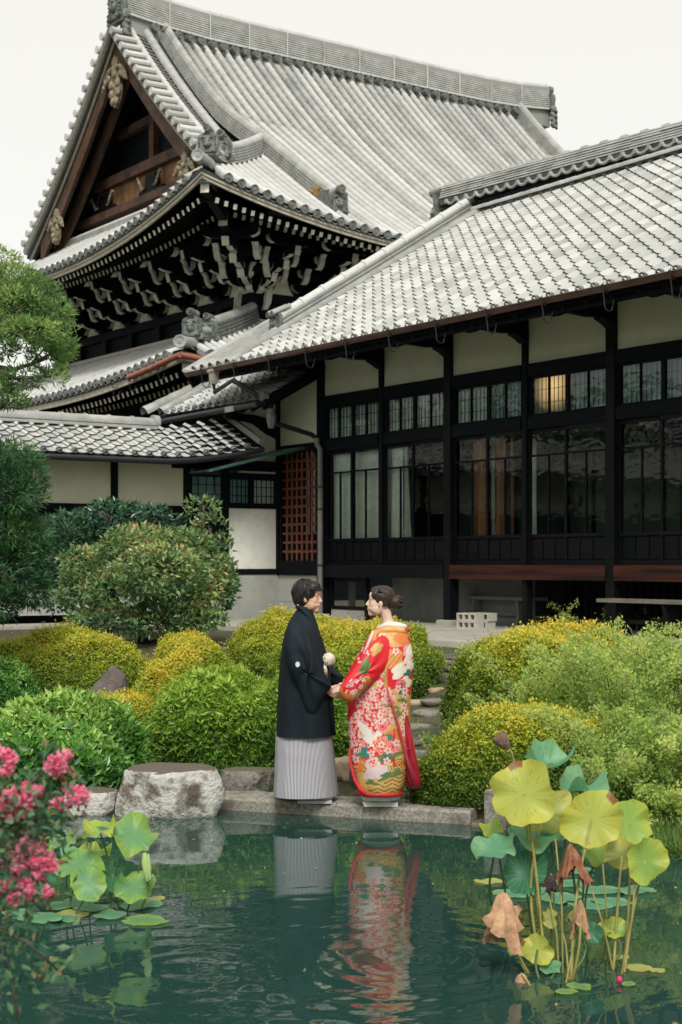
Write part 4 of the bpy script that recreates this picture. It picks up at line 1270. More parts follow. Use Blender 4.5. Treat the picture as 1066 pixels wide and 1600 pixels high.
# ================================================================== ground, pond, stones
def shore(r):
    xs = [-30, -10, -6, -3.0, -2.2, -1.1, .9, 1.25, 1.7, 2.3, 4, 8, 14, 30]
    ys = [9, 11.2, 12.2, 12.55, 12.2, 12.35, 11.75, 11.35, 10.7, 10.1, 9.0, 7.6, 4, -6]
    return float(np.interp(r, xs, ys))
def H(r, f):
    s = shore(r)
    d = f - s
    if f < -3: return .35 if f < -3.6 else -.6 + .95 * (-3 - f) / .6
    if d < 0: return max(-.7, -.12 + d * .5)
    g = .02 + .06 * min(1, d / .5) + max(0, d - .4) * .112
    g += .20 * math.exp(-((r - 2.6) / 1.2) ** 2) * min(1, d / 1.5)
    X = RT[0] * r + FW[0] * f
    cap = .88
    k = min(g, cap)
    return k + .03 * math.sin(r * 2.1 + f) * math.sin(f * 1.7) * min(1, max(0, d)) * (1 if k < cap - .05 else .3)
rs = np.concatenate([-np.geomspace(400, 8, 14), np.linspace(-7.5, 7.5, 101), np.geomspace(8, 400, 14)])
fs_ = np.concatenate([-np.geomspace(200, 4.2, 8), np.linspace(-3.9, 9, 18), np.linspace(9.15, 22, 90), np.geomspace(22.6, 700, 16)])
V = [W(r, f, H(r, f)) for f in fs_ for r in rs]
nr = len(rs)
F = [(j * nr + i, j * nr + i + 1, (j + 1) * nr + i + 1, (j + 1) * nr + i) for j in range(len(fs_) - 1) for i in range(nr - 1)]
m, t, b, o = _mat('garden_soil')
v = _pos(t)
c = _ramp(t, _noise(t, v, 1.6, 6, .65), [(.3, (.055, .045, .03)), (.45, (.10, .085, .05)), (.55, (.055, .07, .022)), (.7, (.19, .14, .085))])
c = _mix(t, _ramp(t, _noise(t, v, 22, 4), [(.4, (0, 0, 0)), (.7, (.6, .6, .6))]), c, (.03, .028, .02))
t.links.new(c, b.inputs['Base Color']); b.inputs['Roughness'].default_value = .95
_bump(t, b, _noise(t, v, 30, 5), .8, .03)
SOIL = m
tag(link('ground', np_mesh('ground', V, F, SOIL, smooth=True)), kind='structure')
def gz(p): 
    """ground height under a world point"""
    r = p[0] * RT[0] + p[1] * RT[1]; f = p[0] * FW[0] + p[1] * FW[1]
    return H(r, f)
def gp(x, y):
    """photo pixel -> point on the ground"""
    lo, hi = 3.0, 40.0
    for _ in range(50):
        t_ = (lo + hi) / 2; p = at(x, y, t_)
        if p.z > gz(p): lo = t_
        else: hi = t_
    return at(x, y, lo)
# water
m, t, b, o = _mat('pond_water')
b.inputs['Base Color'].default_value = (.016, .050, .041, 1)
b.inputs['Roughness'].default_value = .015
b.inputs['IOR'].default_value = 1.40
gm = t.nodes.new('ShaderNodeNewGeometry')
mp = t.nodes.new('ShaderNodeMapping'); mp.inputs['Rotation'].default_value = (0, 0, -math.atan2(RT[1], RT[0])); mp.inputs['Scale'].default_value = (.55, 2.4, 1)
t.links.new(gm.outputs['Position'], mp.inputs[0])
n1 = _noise(t, mp.outputs[0], 1.6, 3, .5, .6)
n2 = _noise(t, mp.outputs[0], 7, 2, .5, .3)
n3 = _noise(t, mp.outputs[0], .35, 2, .5)
h = _math(t, 'ADD', _math(t, 'MULTIPLY', n1, 1.0), _math(t, 'MULTIPLY', n2, .08))
# rings spreading from where the carp turns
sp = t.nodes.new('ShaderNodeSeparateXYZ'); t.links.new(gm.outputs['Position'], sp.inputs[0])
def ring(cx, cy, k, fall):
    dx = _math(t, 'SUBTRACT', sp.outputs[0], cx); dy = _math(t, 'SUBTRACT', sp.outputs[1], cy)
    d = _math(t, 'SQRT', _math(t, 'ADD', _math(t, 'MULTIPLY', dx, dx), _math(t, 'MULTIPLY', dy, dy)))
    d = _math(t, 'ADD', d, _math(t, 'MULTIPLY', n1, .22))
    w = _math(t, 'SINE', _math(t, 'MULTIPLY', d, k))
    e = _math(t, 'DIVIDE', 1.0, _math(t, 'ADD', 1.0, _math(t, 'POWER', _math(t, 'MULTIPLY', d, fall), 4.0)))
    return _math(t, 'MULTIPLY', w, e)
c1 = atZ(640, 1500); c2 = atZ(300, 1520)
h = _math(t, 'ADD', h, _math(t, 'MULTIPLY', ring(c1.x, c1.y, 34, .75), .30))
h = _math(t, 'ADD', h, _math(t, 'MULTIPLY', ring(c2.x, c2.y, 30, .6), .24))
str_ = _ramp(t, n3, [(.42, (.35, .35, .35)), (.62, (1, 1, 1))])
_bn = t.nodes.new('ShaderNodeBump'); _bn.inputs['Distance'].default_value = .012
t.links.new(_math(t, 'MULTIPLY', str_, .24), _bn.inputs['Strength'])
t.links.new(h, _bn.inputs['Height']); t.links.new(_bn.outputs[0], b.inputs['Normal'])
WATER = m
q = [W(r, f, 0) for r, f in ((-45, -3.55), (45, -3.55), (45, 16), (-45, 16))]
tag(link('pond_water', np_mesh('pond_water', q, [(0, 1, 2, 3)], WATER)), kind='structure')

# paving apron before the hall
ax0 = 12.35
y0, y1 = 9.0, 23.6
b = MB()
E = [(ax0 + .05 * math.sin(y * 3.1) , y) for y in np.linspace(y0, y1, 24)]
top = [(x, y, GZ) for x, y in E] + [(FX + 3.5, y1, GZ), (FX + 3.5, y0, GZ)]
bot = [(x - .03, y, GZ - .22) for x, y in E] + [(FX + 3.5, y1, GZ - .22), (FX + 3.5, y0, GZ - .22)]
n = len(top)
b.add(top + bot, [tuple(range(n))] + [(k, n + k, n + (k + 1) % n, (k + 1) % n) for k in range(n)])
tag(b.build('paved_apron', CONC), kind='structure')
for yy in (12.6, 16.3, 19.8):
    MB().bb((ax0 + .08, yy, GZ + .001), (FX + 1, yy + .012, GZ + .003)).build('paving_joint', BASEW, bpy.data.objects['paved_apron'])
tag(MB().bb((9.5, CY - 1.1, .75), (12.4, CY - .1, .93)).build('wing_apron', CONC), kind='structure')
q1 = gp(545, 985)

ROCK = M('grey_rock', (.12, .11, .10), (.27, .25, .22), 3.5, rough=.95, bump=.9, bscale=18, dist=.04, c3=(.07, .06, .055), s3=5)
ROCKL = M('lichened_rock', (.10, .08, .065), (.50, .50, .455), 3.0, rough=.95, bump=1.0, bscale=20, dist=.04, c3=(.15, .12, .09), s3=5, lo=.40, hi=.49)
for _m, _c in ((ROCKL, (.12, .10, .075)), (ROCK, (.10, .10, .06))):
    t = _m.node_tree; b = t.nodes['Principled BSDF']; src = b.inputs['Base Color'].links[0].from_socket
    g = t.nodes.new('ShaderNodeNewGeometry'); sp = t.nodes.new('ShaderNodeSeparateXYZ'); t.links.new(g.outputs['True Normal'], sp.inputs[0])
    f = _ramp(t, _math(t, 'ADD', sp.outputs[2], _math(t, 'MULTIPLY', _noise(t, _pos(t), 6, 4), .35)), [(.95, (0, 0, 0)), (1.0, (1, 1, 1))])
    t.links.new(_mix(t, f, src, _c), b.inputs['Base Color'])      # dirt and moss that settle on level rock
GRAN = M('granite', (.16, .15, .125), (.36, .34, .29), 45, rough=.9, bump=.5, bscale=70, c3=(.13, .115, .09), s3=5)
GRANW = M('wet_mossy_granite', (.07, .062, .035), (.22, .185, .12), 20, rough=.6, bump=.6, bscale=40, c3=(.04, .045, .02), s3=7)
def rock(name, c, r, m, lab, cat='rock', seed=0, flat=.0, sub=4, group=None, rot=0, cut=None):
    import bmesh
    bm = bmesh.new(); bmesh.ops.create_icosphere(bm, subdivisions=sub, radius=1)
    from mathutils import noise as N
    Rz = Matrix.Rotation(rot, 3, 'Z')
    for v in bm.verts:
        p = v.co.copy(); o_ = Vector((seed * 3.7, seed * 1.3, 0))
        k = 1 + .30 * N.noise(p * 1.1 + o_) + .14 * N.noise(p * 2.7 + o_) + .05 * N.noise(p * 7 + o_)
        q = p * k
        q = Vector([math.copysign(abs(a) ** (.75), a) for a in q])
        if flat > 1.1:                 # a peaked stone with broken faces
            q = Vector((q.x * (1.05 - .22 * max(0, q.z)) + .20 * max(0, q.z), q.y * (1 - .3 * max(0, q.z)), min(q.z, .92 - .35 * (q.x - .1) if q.x > .1 else .92 + .75 * (q.x - .1))))
        if flat and q.z > flat: q.z = flat + (q.z - flat) * .18
        q = Vector((q.x * r[0], q.y * r[1], q.z * r[2]))
        v.co = Rz @ q
    me = bpy.data.meshes.new(name); bm.to_mesh(me); bm.free(); me.materials.append(m)
    me.polygons.foreach_set('use_smooth', [True] * len(me.polygons))
    o = link(name, me, None, c); return tag(o, lab, cat, group)
ANG = -math.atan2(-RT[1], RT[0])      # turn to the view's right-hand direction
def rk(name, x0, x1, yt, yb, z, m, lab, seed, dep=.8, flat=.5, cat='rock', group=None, sub=4):
    t_ = (CAMZ - z) * FPX / (yb - HOR) + .12
    w = (x1 - x0) / FPX * t_ / 2; hh = (yb - yt) / FPX * t_
    p = at((x0 + x1) / 2, yb, t_ + w * dep); p.z = z + hh * .40
    return rock(name, p, (w, w * dep, hh * .72), m, lab, cat, seed, flat, sub, group, ANG)
rk('boulder', 190, 346, 1193, 1288, -.02, ROCKL, 'large white lichened boulder with brown patches at the water left of the stone kerb', 3, .7, .55)
rk('boulder', 100, 186, 1236, 1282, -.02, ROCKL, 'small low brown and white rock at the water beside pink flowers', 8, .8, .6)
rk('boulder', 342, 432, 1200, 1246, .06, ROCK, 'dark flat rock between the lichened boulder and the man in black', 5, .6, .55)
rk('boulder', 134, 198, 1047, 1124, .42, M('brown_rock', (.10, .08, .075), (.20, .165, .15), 3, rough=.95, bump=.8, bscale=14, dist=.03), 'pointed brown rock set among the yellow clipped bushes', 27, .7, 1.4)
rk('boulder', 520, 575, 1178, 1222, .15, M('tan_rock', (.30, .22, .14), (.46, .36, .24), 5, rough=.95, bump=.6, bscale=20), 'tan flat stone on the bank between the couple', 6, 1.2, .3)
rk('boulder', 545, 640, 1195, 1246, .06, ROCK, 'dark damp stone behind the feet of the woman in the red robe', 9, .7, .5)
# kerb slab the couple stand on
def slab(p0, p1, dep, z0, z1, m, lab, name='kerb_stone', group=None, n=18, mw=None):
    p0 = Vector(p0); p1 = Vector(p1); d = (p1 - p0); d.z = 0
    nrm = Vector((-d.y, d.x, 0)).normalized()
    if nrm.dot(Vector((FW[0], FW[1], 0))) < 0: nrm = -nrm
    R = []
    random.seed(int(p0.x * 100) % 97)
    for i in range(n + 1):
        p = p0.lerp(p1, i / n); j = [(random.random() - .5) * .014 for _ in range(6)]
        R.append([Vector((p.x, p.y, z0)) - nrm * (.012 + j[0]), Vector((p.x, p.y, z0 + (z1 - z0) * .55)) + nrm * (j[4]), Vector((p.x, p.y, z1 - .018)) + nrm * j[1], Vector((p.x, p.y, z1 + j[2] * .3)) + nrm * .02, Vector((p.x, p.y, z1 + j[3] * .3)) + nrm * (dep * .5), Vector((p.x, p.y, z1 - .005)) + nrm * dep, Vector((p.x, p.y, z0)) + nrm * dep])
    b = MB(); b.loft(R)
    if mw is not None:
        k = len(R[0])
        for fi in range(len(b.f)):
            if fi % k == 0 and fi < k * n: b.m[fi] = 1
    o = b.build(name, [m] + ([mw] if mw else []), None, smooth=35)
    return tag(o, lab, 'kerb stone', group)
SZ = .10
K0 = atZ(309, 1263, 0); K1 = atZ(735, 1289, 0)
slab(K0, K1, .42, -.25, SZ, GRAN, 'long worn granite kerb stone at the water under the couple', mw=GRANW)
slab(atZ(737, 1292), atZ(757, 1293), .16, -.25, .035, GRANW, 'short broken kerb fragment right of the long granite kerb', n=4)
tag(slab(atZ(757, 1299), atZ(779, 1301), .14, -.3, .30, GRAN, 'upright square granite post stone at the right end of the kerb', 'post_stone', n=5), cat='post stone')
# stepping stones up the path
steps = [(672, 1080, .34, 't'), (682, 1099, .30, 'p'), (668, 1116, .24, 'p'), (650, 1138, .30, 'p'), (655, 1160, .24, 'd'), (712, 1046, .26, 'd'), (700, 1062, .24, 'd'), (704, 1036, .36, 'd'), (722, 1027, .4, 'd'), (646, 1180, .22, 'p'), (660, 1202, .26, 'd'), (600, 1170, .3, 'p'), (640, 1100, .3, 't')]
words_ = ['tan flat stone just above the pale one on the garden path', 'pale pointed stepping stone at the middle bend of the path', 'low grey stepping stone under the pale pointed one', 'broad grey path stone beside the woman in red', 'dark path stone below the broad grey one', 'dark narrow stone below the paved apron', 'small dark stone third from the paved apron', 'long dark step stone second below the apron', 'longest dark step stone just below the paved apron', 'small pale stone near the woman\'s sleeve hem', 'dark low stone right of the red robe hem', 'pale stone half hidden behind the woman in red', 'tan stone nearest the green azalea on the path']
TANS = M('tan_stone', (.30, .22, .14), (.45, .35, .24), 6, rough=.95, bump=.5, bscale=25)
PALS = M('pale_stone', (.15, .145, .12), (.30, .285, .25), 6, rough=.95, bump=.6, bscale=22, c3=(.12, .11, .09), s3=6)
for k, (x, y, w, ty) in enumerate(steps):
    p = gp(x, y); p.z += .015
    rock('stepping_stone', p, (w * (.45 + .22 * ((k * 7) % 5) / 5), w * (.34 + .12 * (k % 3)), .05), {'t': TANS, 'p': PALS, 'd': ROCK}[ty], words_[k], 'stepping stone', 20 + k, .5, 3, 'stepping stones up to the hall', ANG + .9 * math.sin(k * 2.1))
# benches
STN = M('shade_darkened_stone', (.09, .095, .088), (.14, .14, .13), 6, rough=.9)  # shade under the floor is put into the stone's colour
def bench(p, L, ang, lab, dep=.34, z=.42, seat=STN, leg=STN):
    r = thing('bench', p, lab, 'bench', 'stone benches along the hall')
    Rz = Matrix.Rotation(ang, 3, 'Z')
    def put(b, name, m, **k):
        b.v = [tuple(Rz @ Vector(v) + Vector(p)) for v in b.v]; return b.build(name, m, r, **k)
    b = MB(); b.bb((-dep / 2, -L / 2, z), (dep / 2, L / 2, z + .05)); put(b, 'seat', seat)
    for q in (-1, 1):
        b = MB(); y = q * (L / 2 - .28)
        prof = [(-.17, 0), (-.17, .03), (-.11, .08), (-.07, .2), (-.09, .33), (-.15, z - .03), (-.15, z), (.15, z), (.15, z - .03), (.09, .33), (.07, .2), (.11, .08), (.17, .03), (.17, 0)]
        # curved end frame, seen from the front as a thin curved leg
        b.prism([(y + q * a * .5, c) for a, c in prof[:7]] + [(y + q * a * .5 + .055, c) for a, c in prof[:7][::-1]], 0, -dep * .42, dep * .42); put(b, 'leg', leg)
    b = MB(); b.bb((-.02, -L / 2 + .3, .17), (.02, L / 2 - .3, .23)); put(b, 'stretcher', leg)
    return r
bench((16.0 - .0, 18.62, GZ), 1.75, 0, 'grey bench under the hall floor beside the concrete blocks')
pb_ = atX(1035, 978, 15.2)
bench((15.22, 14.72, GZ), 1.6, 0, 'grey plank bench before the hall at the right edge', z=.46, seat=M('weathered_plank', (.12, .11, .09), (.20, .18, .14), 3, rough=.9, scl=(1, 1, 6)), leg=WOODB)
def block(p, ang, lab):
    b = MB(); L, D, Hh = .39, .19, .12
    w = .035; cw = (L - 4 * w) / 3
    for k in range(4):
        b.bb((-L / 2 + k * (cw + w), -D / 2, .025), (-L / 2 + k * (cw + w) + w, D / 2, Hh - .025))
    b.bb((-L / 2, -D / 2, 0), (L / 2, D / 2, .025)); b.bb((-L / 2, -D / 2, Hh - .025), (L / 2, D / 2, Hh))
    Rz = Matrix.Rotation(ang, 3, 'Z')
    b.v = [tuple(Rz @ Vector(v) + Vector(p)) for v in b.v]
    return tag(b.build('concrete_block', BLOCK), lab, 'concrete block', 'concrete blocks stacked by the bench')
pb = atX(735, 981, 14.95); pb.z = GZ
ba = -PI / 2 + .12
block(pb, ba, 'lower hollow concrete block of the stack under the upper one'); block(pb + Vector((0, 0, .121)), ba + .04, 'upper hollow concrete block with three holes, on top of the stack')
pb2 = pb + Vector((.205, -.03, 0))
block(pb2, ba - .03, 'lower rear hollow concrete block behind the front stack'); block(pb2 + Vector((.01, -.02, .121)), ba + .03, 'upper rear hollow concrete block behind the front stack')
# ================================================================== vegetation
def leaf_mat(name, stops, rough=.45, trans=.25, spec=.4):
    m, t, b, o = _mat(name)
    a = t.nodes.new('ShaderNodeAttribute'); a.attribute_name = 'tint'
    c = _ramp(t, a.outputs['Fac'], stops)
    t.links.new(c, b.inputs['Base Color']); b.inputs['Roughness'].default_value = rough
    b.inputs['Specular IOR Level'].default_value = spec
    tr = t.nodes.new('ShaderNodeBsdfTranslucent'); mx = t.nodes.new('ShaderNodeMixShader')
    mx.inputs[0].default_value = trans
    t.links.new(c, tr.inputs[0]); t.links.new(b.outputs[0], mx.inputs[1]); t.links.new(tr.outputs[0], mx.inputs[2])
    t.links.new(mx.outputs[0], o.inputs[0])
    return m
def nz(P, sc, seed=0):
    """cheap smooth noise of many points, about -1..1"""
    r = np.random.default_rng(seed); s = np.zeros(len(P)); tot = 0
    for o_ in range(3):
        for _ in range(4):
            d = r.normal(size=3); d /= np.linalg.norm(d)
            s += np.sin(P @ d * sc * (1.9 ** o_) * 2.4 + r.random() * 6.28) / (1.5 ** o_); 
        tot += 4 / (1.5 ** o_)
    return s / tot * 2.2
def unit(v): return v / np.maximum(1e-9, np.linalg.norm(v, axis=1, keepdims=True))
def leaves(name, P, D, L, Wd, m, parent, tint, spread=.6, up=.0, fold=.18, jl=.35, kind=None, label=None, cat=None, round_=False, lay=0.0):
    """one small folded leaf at every point of P, pointing about along D"""
    n = len(P)
    D = unit(np.asarray(D, dtype=float) + 1e-6)
    ax = unit(D * (1 - lay) + RNG.normal(size=(n, 3)) * (spread + .5 * lay) + np.array([0, 0, up]))
    sd = unit(np.cross(ax, RNG.normal(size=(n, 3)) * (1 - .55 * lay / .6 if lay else 1) + D * (1.6 * lay))); nr_ = np.cross(sd, ax)
    l = (L * (1 + (RNG.random(n) - .5) * 2 * jl))[:, None]; w = l * (Wd / L)
    P = np.asarray(P)
    k = .45 if not round_ else .55
    A = P; B = P + ax * l * k + sd * w / 2 + nr_ * w * fold; C = P + ax * l; Dd = P + ax * l * k - sd * w / 2 + nr_ * w * fold
    V = np.stack([A, B, C, Dd], 1).reshape(-1, 3)
    F = np.arange(4 * n).reshape(n, 4)
    c = V.mean(0)
    me = np_mesh(name, V - c, F, m, None, {'tint': np.repeat(np.clip(tint, 0, 1), 4)})
    o = link(name, me, parent, c)
    if kind: tag(o, label, cat, None, kind)
    return o
EU = np.array([RT[0], RT[1], 0]); EF = np.array([FW[0], FW[1], 0]); EZn = np.array([0, 0, 1.0])
def dome_pts(n, a, b, h, ang=0, p=1.0, low=-.15, seed=1, lump=.06):
    u = RNG.normal(size=(n, 3)); u[:, 2] = np.abs(u[:, 2]) * 1.0 + low * RNG.random(n); u = unit(u)
    q = np.sign(u) * np.abs(u) ** p; 
    k = 1 + lump * nz(u * 1.0, 2.0, seed)
    X = q[:, 0] * a * k; Y = q[:, 1] * b * k; Z = np.maximum(q[:, 2], -.05) * h * k
    ca, sa = math.cos(ang), math.sin(ang)
    nx, ny, nzz = u[:, 0] / a, u[:, 1] / b, u[:, 2] / h
    N = unit(np.stack([nx, ny, nzz], 1))
    rot = lambda x, y: (x * ca - y * sa, x * sa + y * ca)
    X, Y = rot(X, Y); Nx, Ny = rot(N[:, 0], N[:, 1])
    P = X[:, None] * EU + Y[:, None] * EF + Z[:, None] * EZn
    Nn = Nx[:, None] * EU + Ny[:, None] * EF + N[:, 2:3] * EZn
    return P, Nn
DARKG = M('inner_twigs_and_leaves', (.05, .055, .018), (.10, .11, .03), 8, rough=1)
BARK = M('grey_brown_bark', (.05, .04, .03), (.13, .11, .085), 9, rough=.95, bump=.8, bscale=24, scl=(1, 1, .3))
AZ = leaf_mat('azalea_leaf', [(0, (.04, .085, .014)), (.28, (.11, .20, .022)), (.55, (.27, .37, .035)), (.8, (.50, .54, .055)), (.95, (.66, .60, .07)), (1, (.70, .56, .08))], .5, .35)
AZG = leaf_mat('green_azalea_leaf', [(0, (.035, .09, .018)), (.4, (.13, .27, .03)), (.7, (.27, .44, .05)), (1, (.46, .58, .10))], .45, .35)
GARD = leaf_mat('gardenia_leaf', [(0, (.02, .09, .025)), (.45, (.08, .25, .04)), (.75, (.20, .42, .08)), (1, (.40, .58, .14))], .32, .3, .5)
CLOV = leaf_mat('bush_clover_leaf', [(0, (.14, .28, .07)), (.35, (.34, .50, .13)), (.7, (.55, .66, .18)), (1, (.74, .76, .22))], .6, .5)
CAM = leaf_mat('camellia_leaf', [(0, (.04, .09, .035)), (.45, (.12, .23, .08)), (.75, (.30, .38, .12)), (.9, (.52, .42, .16)), (1, (.60, .28, .12))], .28, .2, .6)
CAMD = leaf_mat('dark_evergreen_leaf', [(0, (0.014, 0.049, 0.028)), (.6, (0.035, 0.105, 0.056)), (1, (0.098, 0.196, 0.084))], .3, .12, .5)
PINE = leaf_mat('juniper_spray', [(0, (.05, .13, .04)), (.5, (.17, .31, .09)), (.8, (.30, .45, .12)), (1, (.46, .50, .16))], .6, .35)
PINED = leaf_mat('feathery_dark_green', [(0, (.02, .07, .03)), (.5, (.06, .17, .06)), (1, (.18, .32, .08))], .6, .35)
GRS = leaf_mat('grass_blade', [(0, (0.045, 0.105, 0.030)), (.5, (0.135, 0.255, 0.060)), (1, (0.375, 0.480, 0.135))], .5, .35)

def mound(name, x0, x1, yt, yb, lab, m=AZ, cat='azalea', depth=.8, leaf=(.027, .0145), n=42000, bias=.45, ang=0, lump=.13, tbase=None, p=.9, spread=.55, up=.25, seed=1, group='clipped azalea mounds', gain=.75):
    if m is AZ: n = int(n * 1.55)
    c = gp((x0 + x1) / 2, yb)
    t_ = proj(c)[2]; a = (x1 - x0) / 2 / FPX * t_
    a = a / math.hypot(math.cos(ang), math.sin(ang) * depth) if ang else a
    bd = a * depth
    cc = at((x0 + x1) / 2, yb, t_ + bd * .85); t2 = t_ + bd * .5
    zt = CAMZ + (HOR - yt) / FPX * t2
    cc.z = gz(cc) - .05
    h = zt - cc.z
    if abs(a) < .05: a = .5
    root = thing(name, cc, lab, cat, group)
    P, N = dome_pts(n, a, bd, h, ang, p, seed=seed, lump=lump)
    P = P * (1 - .03 * RNG.random((n, 1)) ** 1.5)
    fine = nz(P, 14, seed + 3)
    P += N * (fine * .018 + .02 * nz(P, 5, seed + 8))[:, None]
    P += N * (RNG.random((n, 1)) ** 9 * .075) + EZn * (RNG.random((n, 1)) ** 12 * .06)
    P = P + np.array(cc)
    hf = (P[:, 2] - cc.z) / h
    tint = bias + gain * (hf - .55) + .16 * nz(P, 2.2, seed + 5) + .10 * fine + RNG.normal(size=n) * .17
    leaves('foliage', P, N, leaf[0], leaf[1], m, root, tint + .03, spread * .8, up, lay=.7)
    # twiggy inside
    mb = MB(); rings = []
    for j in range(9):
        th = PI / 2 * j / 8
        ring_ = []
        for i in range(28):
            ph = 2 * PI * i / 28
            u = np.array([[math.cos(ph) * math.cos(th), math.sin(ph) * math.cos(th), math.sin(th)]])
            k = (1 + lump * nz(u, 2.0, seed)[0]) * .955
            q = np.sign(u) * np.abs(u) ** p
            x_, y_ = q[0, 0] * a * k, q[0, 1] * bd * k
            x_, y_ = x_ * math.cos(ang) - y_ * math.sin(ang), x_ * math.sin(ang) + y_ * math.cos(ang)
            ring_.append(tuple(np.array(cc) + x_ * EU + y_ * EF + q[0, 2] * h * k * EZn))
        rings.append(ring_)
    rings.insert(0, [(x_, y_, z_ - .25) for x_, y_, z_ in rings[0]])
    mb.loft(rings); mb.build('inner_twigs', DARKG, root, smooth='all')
    return root, (cc, a, bd, h)
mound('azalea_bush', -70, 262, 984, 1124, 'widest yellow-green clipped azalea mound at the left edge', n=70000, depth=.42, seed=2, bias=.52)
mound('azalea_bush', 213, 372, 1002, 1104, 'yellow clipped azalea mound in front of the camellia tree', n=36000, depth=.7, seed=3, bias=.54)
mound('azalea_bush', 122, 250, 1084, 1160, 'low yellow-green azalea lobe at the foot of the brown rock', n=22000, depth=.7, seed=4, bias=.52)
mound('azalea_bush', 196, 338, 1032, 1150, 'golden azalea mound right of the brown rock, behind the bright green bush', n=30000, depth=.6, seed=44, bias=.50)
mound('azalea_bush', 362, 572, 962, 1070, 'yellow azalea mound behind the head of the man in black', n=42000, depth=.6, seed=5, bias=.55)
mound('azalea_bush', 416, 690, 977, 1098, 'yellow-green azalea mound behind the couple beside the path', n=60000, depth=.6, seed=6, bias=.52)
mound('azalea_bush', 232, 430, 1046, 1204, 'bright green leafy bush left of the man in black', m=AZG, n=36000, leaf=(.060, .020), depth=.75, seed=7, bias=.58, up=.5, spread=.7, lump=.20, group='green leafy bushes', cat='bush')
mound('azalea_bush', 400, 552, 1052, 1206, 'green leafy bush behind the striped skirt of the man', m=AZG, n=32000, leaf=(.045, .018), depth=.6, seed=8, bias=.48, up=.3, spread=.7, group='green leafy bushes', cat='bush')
r_, (cc, a_, b_, h_) = mound('gardenia_bush', -60, 224, 1112, 1246, 'glossy green gardenia bush with a few white flowers at the left water edge', m=GARD, n=26000, leaf=(.075, .026), depth=.55, seed=9, bias=.52, up=.5, spread=.8, lump=.19, group='green leafy bushes', cat='bush')
FLW = M('white_petal', (.75, .74, .66), None, rough=.6)
for x, y in ((44, 1157), (93, 1162), (173, 1170), (8, 1158), (19, 1195), (104, 1140)):
    p = at(x, y, proj(cc)[2] - b_ * .72)
    b = MB()
    for k in range(6):
        a = k * PI / 3; d = Vector((math.cos(a), math.sin(a), .35)).normalized(); s = d.cross(E_Z).normalized() * .016
        b.add([p, p + d * .028 + s, p + d * .048, p + d * .028 - s], [(0, 1, 2, 3)])
    b.build('white_flower', FLW, r_)
mound('azalea_bush', 700, 1022, 982, 1140, 'large yellow azalea mound on the right below the benches', n=62000, depth=.55, seed=10, bias=.55)
mound('azalea_bush', 663, 990, 1112, 1262, 'olive azalea mound right of the red robe at the water', n=66000, depth=.55, seed=11, bias=.50, lump=.12)
mound('azalea_bush', -40, 60, 1040, 1136, 'small green leafy bush at the left edge in front of the widest mound', m=GARD, n=14000, leaf=(.05, .02), depth=.8, seed=31, bias=.40, up=.4, group='green leafy bushes', cat='bush')

# ---- bush clover, arching sprays
def clover(name, x0, x1, yt, yb, n_st, lab, t_f=None, seed=1, leaf=.029, per=400):
    c = gp((x0 + x1) / 2, yb); t_ = proj(c)[2] if t_f is None else t_f
    root = thing(name, Vector((c.x, c.y, gz(c))), lab, 'bush clover', 'arching bush clover plants')
    r = np.random.default_rng(seed)
    Ps, Ds, sp = [], [], MB(); pk = []
    for k in range(n_st):
        x = x0 + (x1 - x0) * r.random(); tt = t_ + .2 + r.random() * 1.6
        base = at(x, yb, tt); base.z = gz(base)
        zt = CAMZ + (HOR - (yt + (yb - yt) * .55 * r.random() ** 1.3)) / FPX * tt
        hgt = max(.25, zt - base.z) * (.75 + .3 * r.random())
        d = r.normal(size=2); d /= np.linalg.norm(d) + 1e-6; d[1] -= .5; reach = hgt * (.35 + .6 * r.random())
        pts = []
        for s in np.linspace(0, 1, 9):
            out = reach * s ** 1.8; z = hgt * (1.25 * s - .35 * s ** 2.6)
            pts.append(np.array(base) + (d[0] * out) * EU + (d[1] * out) * EF + z * EZn)
        pts = np.array(pts)
        sp.tube([Vector(p) for p in pts], [.004] * 8 + [.0015], 4, caps=False)
        s = r.random(per) ** .75; i = np.minimum((s * 8).astype(int), 7); f = s * 8 - i
        q = pts[i] * (1 - f)[:, None] + pts[i + 1] * f[:, None]
        q += r.normal(size=(per, 3)) * (.022 + .045 * (1 - s))[:, None]
        Ps.append(q); Ds.append(np.tile([0, 0, .3], (per, 1)) + r.normal(size=(per, 3)) * .6)
        if r.random() < .30:
            for _ in range(4): pk.append(pts[-1 - (_ % 2)] + r.normal(size=3) * .02)
    P = np.concatenate(Ps); D = np.concatenate(Ds)
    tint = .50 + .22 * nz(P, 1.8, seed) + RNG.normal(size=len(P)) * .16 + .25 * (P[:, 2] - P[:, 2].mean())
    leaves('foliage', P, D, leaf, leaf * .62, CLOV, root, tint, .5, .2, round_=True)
    sp.build('stem', M('clover_stem', (.10, .13, .05), (.18, .14, .08), 5, rough=.8), root)['kind'] = 'stuff'
    if pk:
        P = np.repeat(np.array(pk), 3, 0) + RNG.normal(size=(len(pk) * 3, 3)) * .006
        leaves('pink_flowers', P, RNG.normal(size=P.shape), .013, .010, PETP, root, np.full(len(P), .5), .5, kind='stuff')
    return root
PETP = leaf_mat('pale_pink_petal', [(0, (.5, .2, .25)), (1, (.7, .4, .42))], .6)
clover('bush_clover', 800, 1020, 985, 1180, 115, 'pale green arching bush clover over the yellow azalea mound', seed=3)
clover('bush_clover', 930, 1140, 950, 1200, 130, 'tall bush clover with pinkish tips at the right edge', seed=4)
clover('bush_clover', 775, 910, 1050, 1190, 60, 'low bush clover between the two right-hand azalea mounds', seed=5)
clover('bush_clover', 900, 1120, 1080, 1290, 150, 'dense bush clover above the lotus leaves on the right bank', seed=6, )
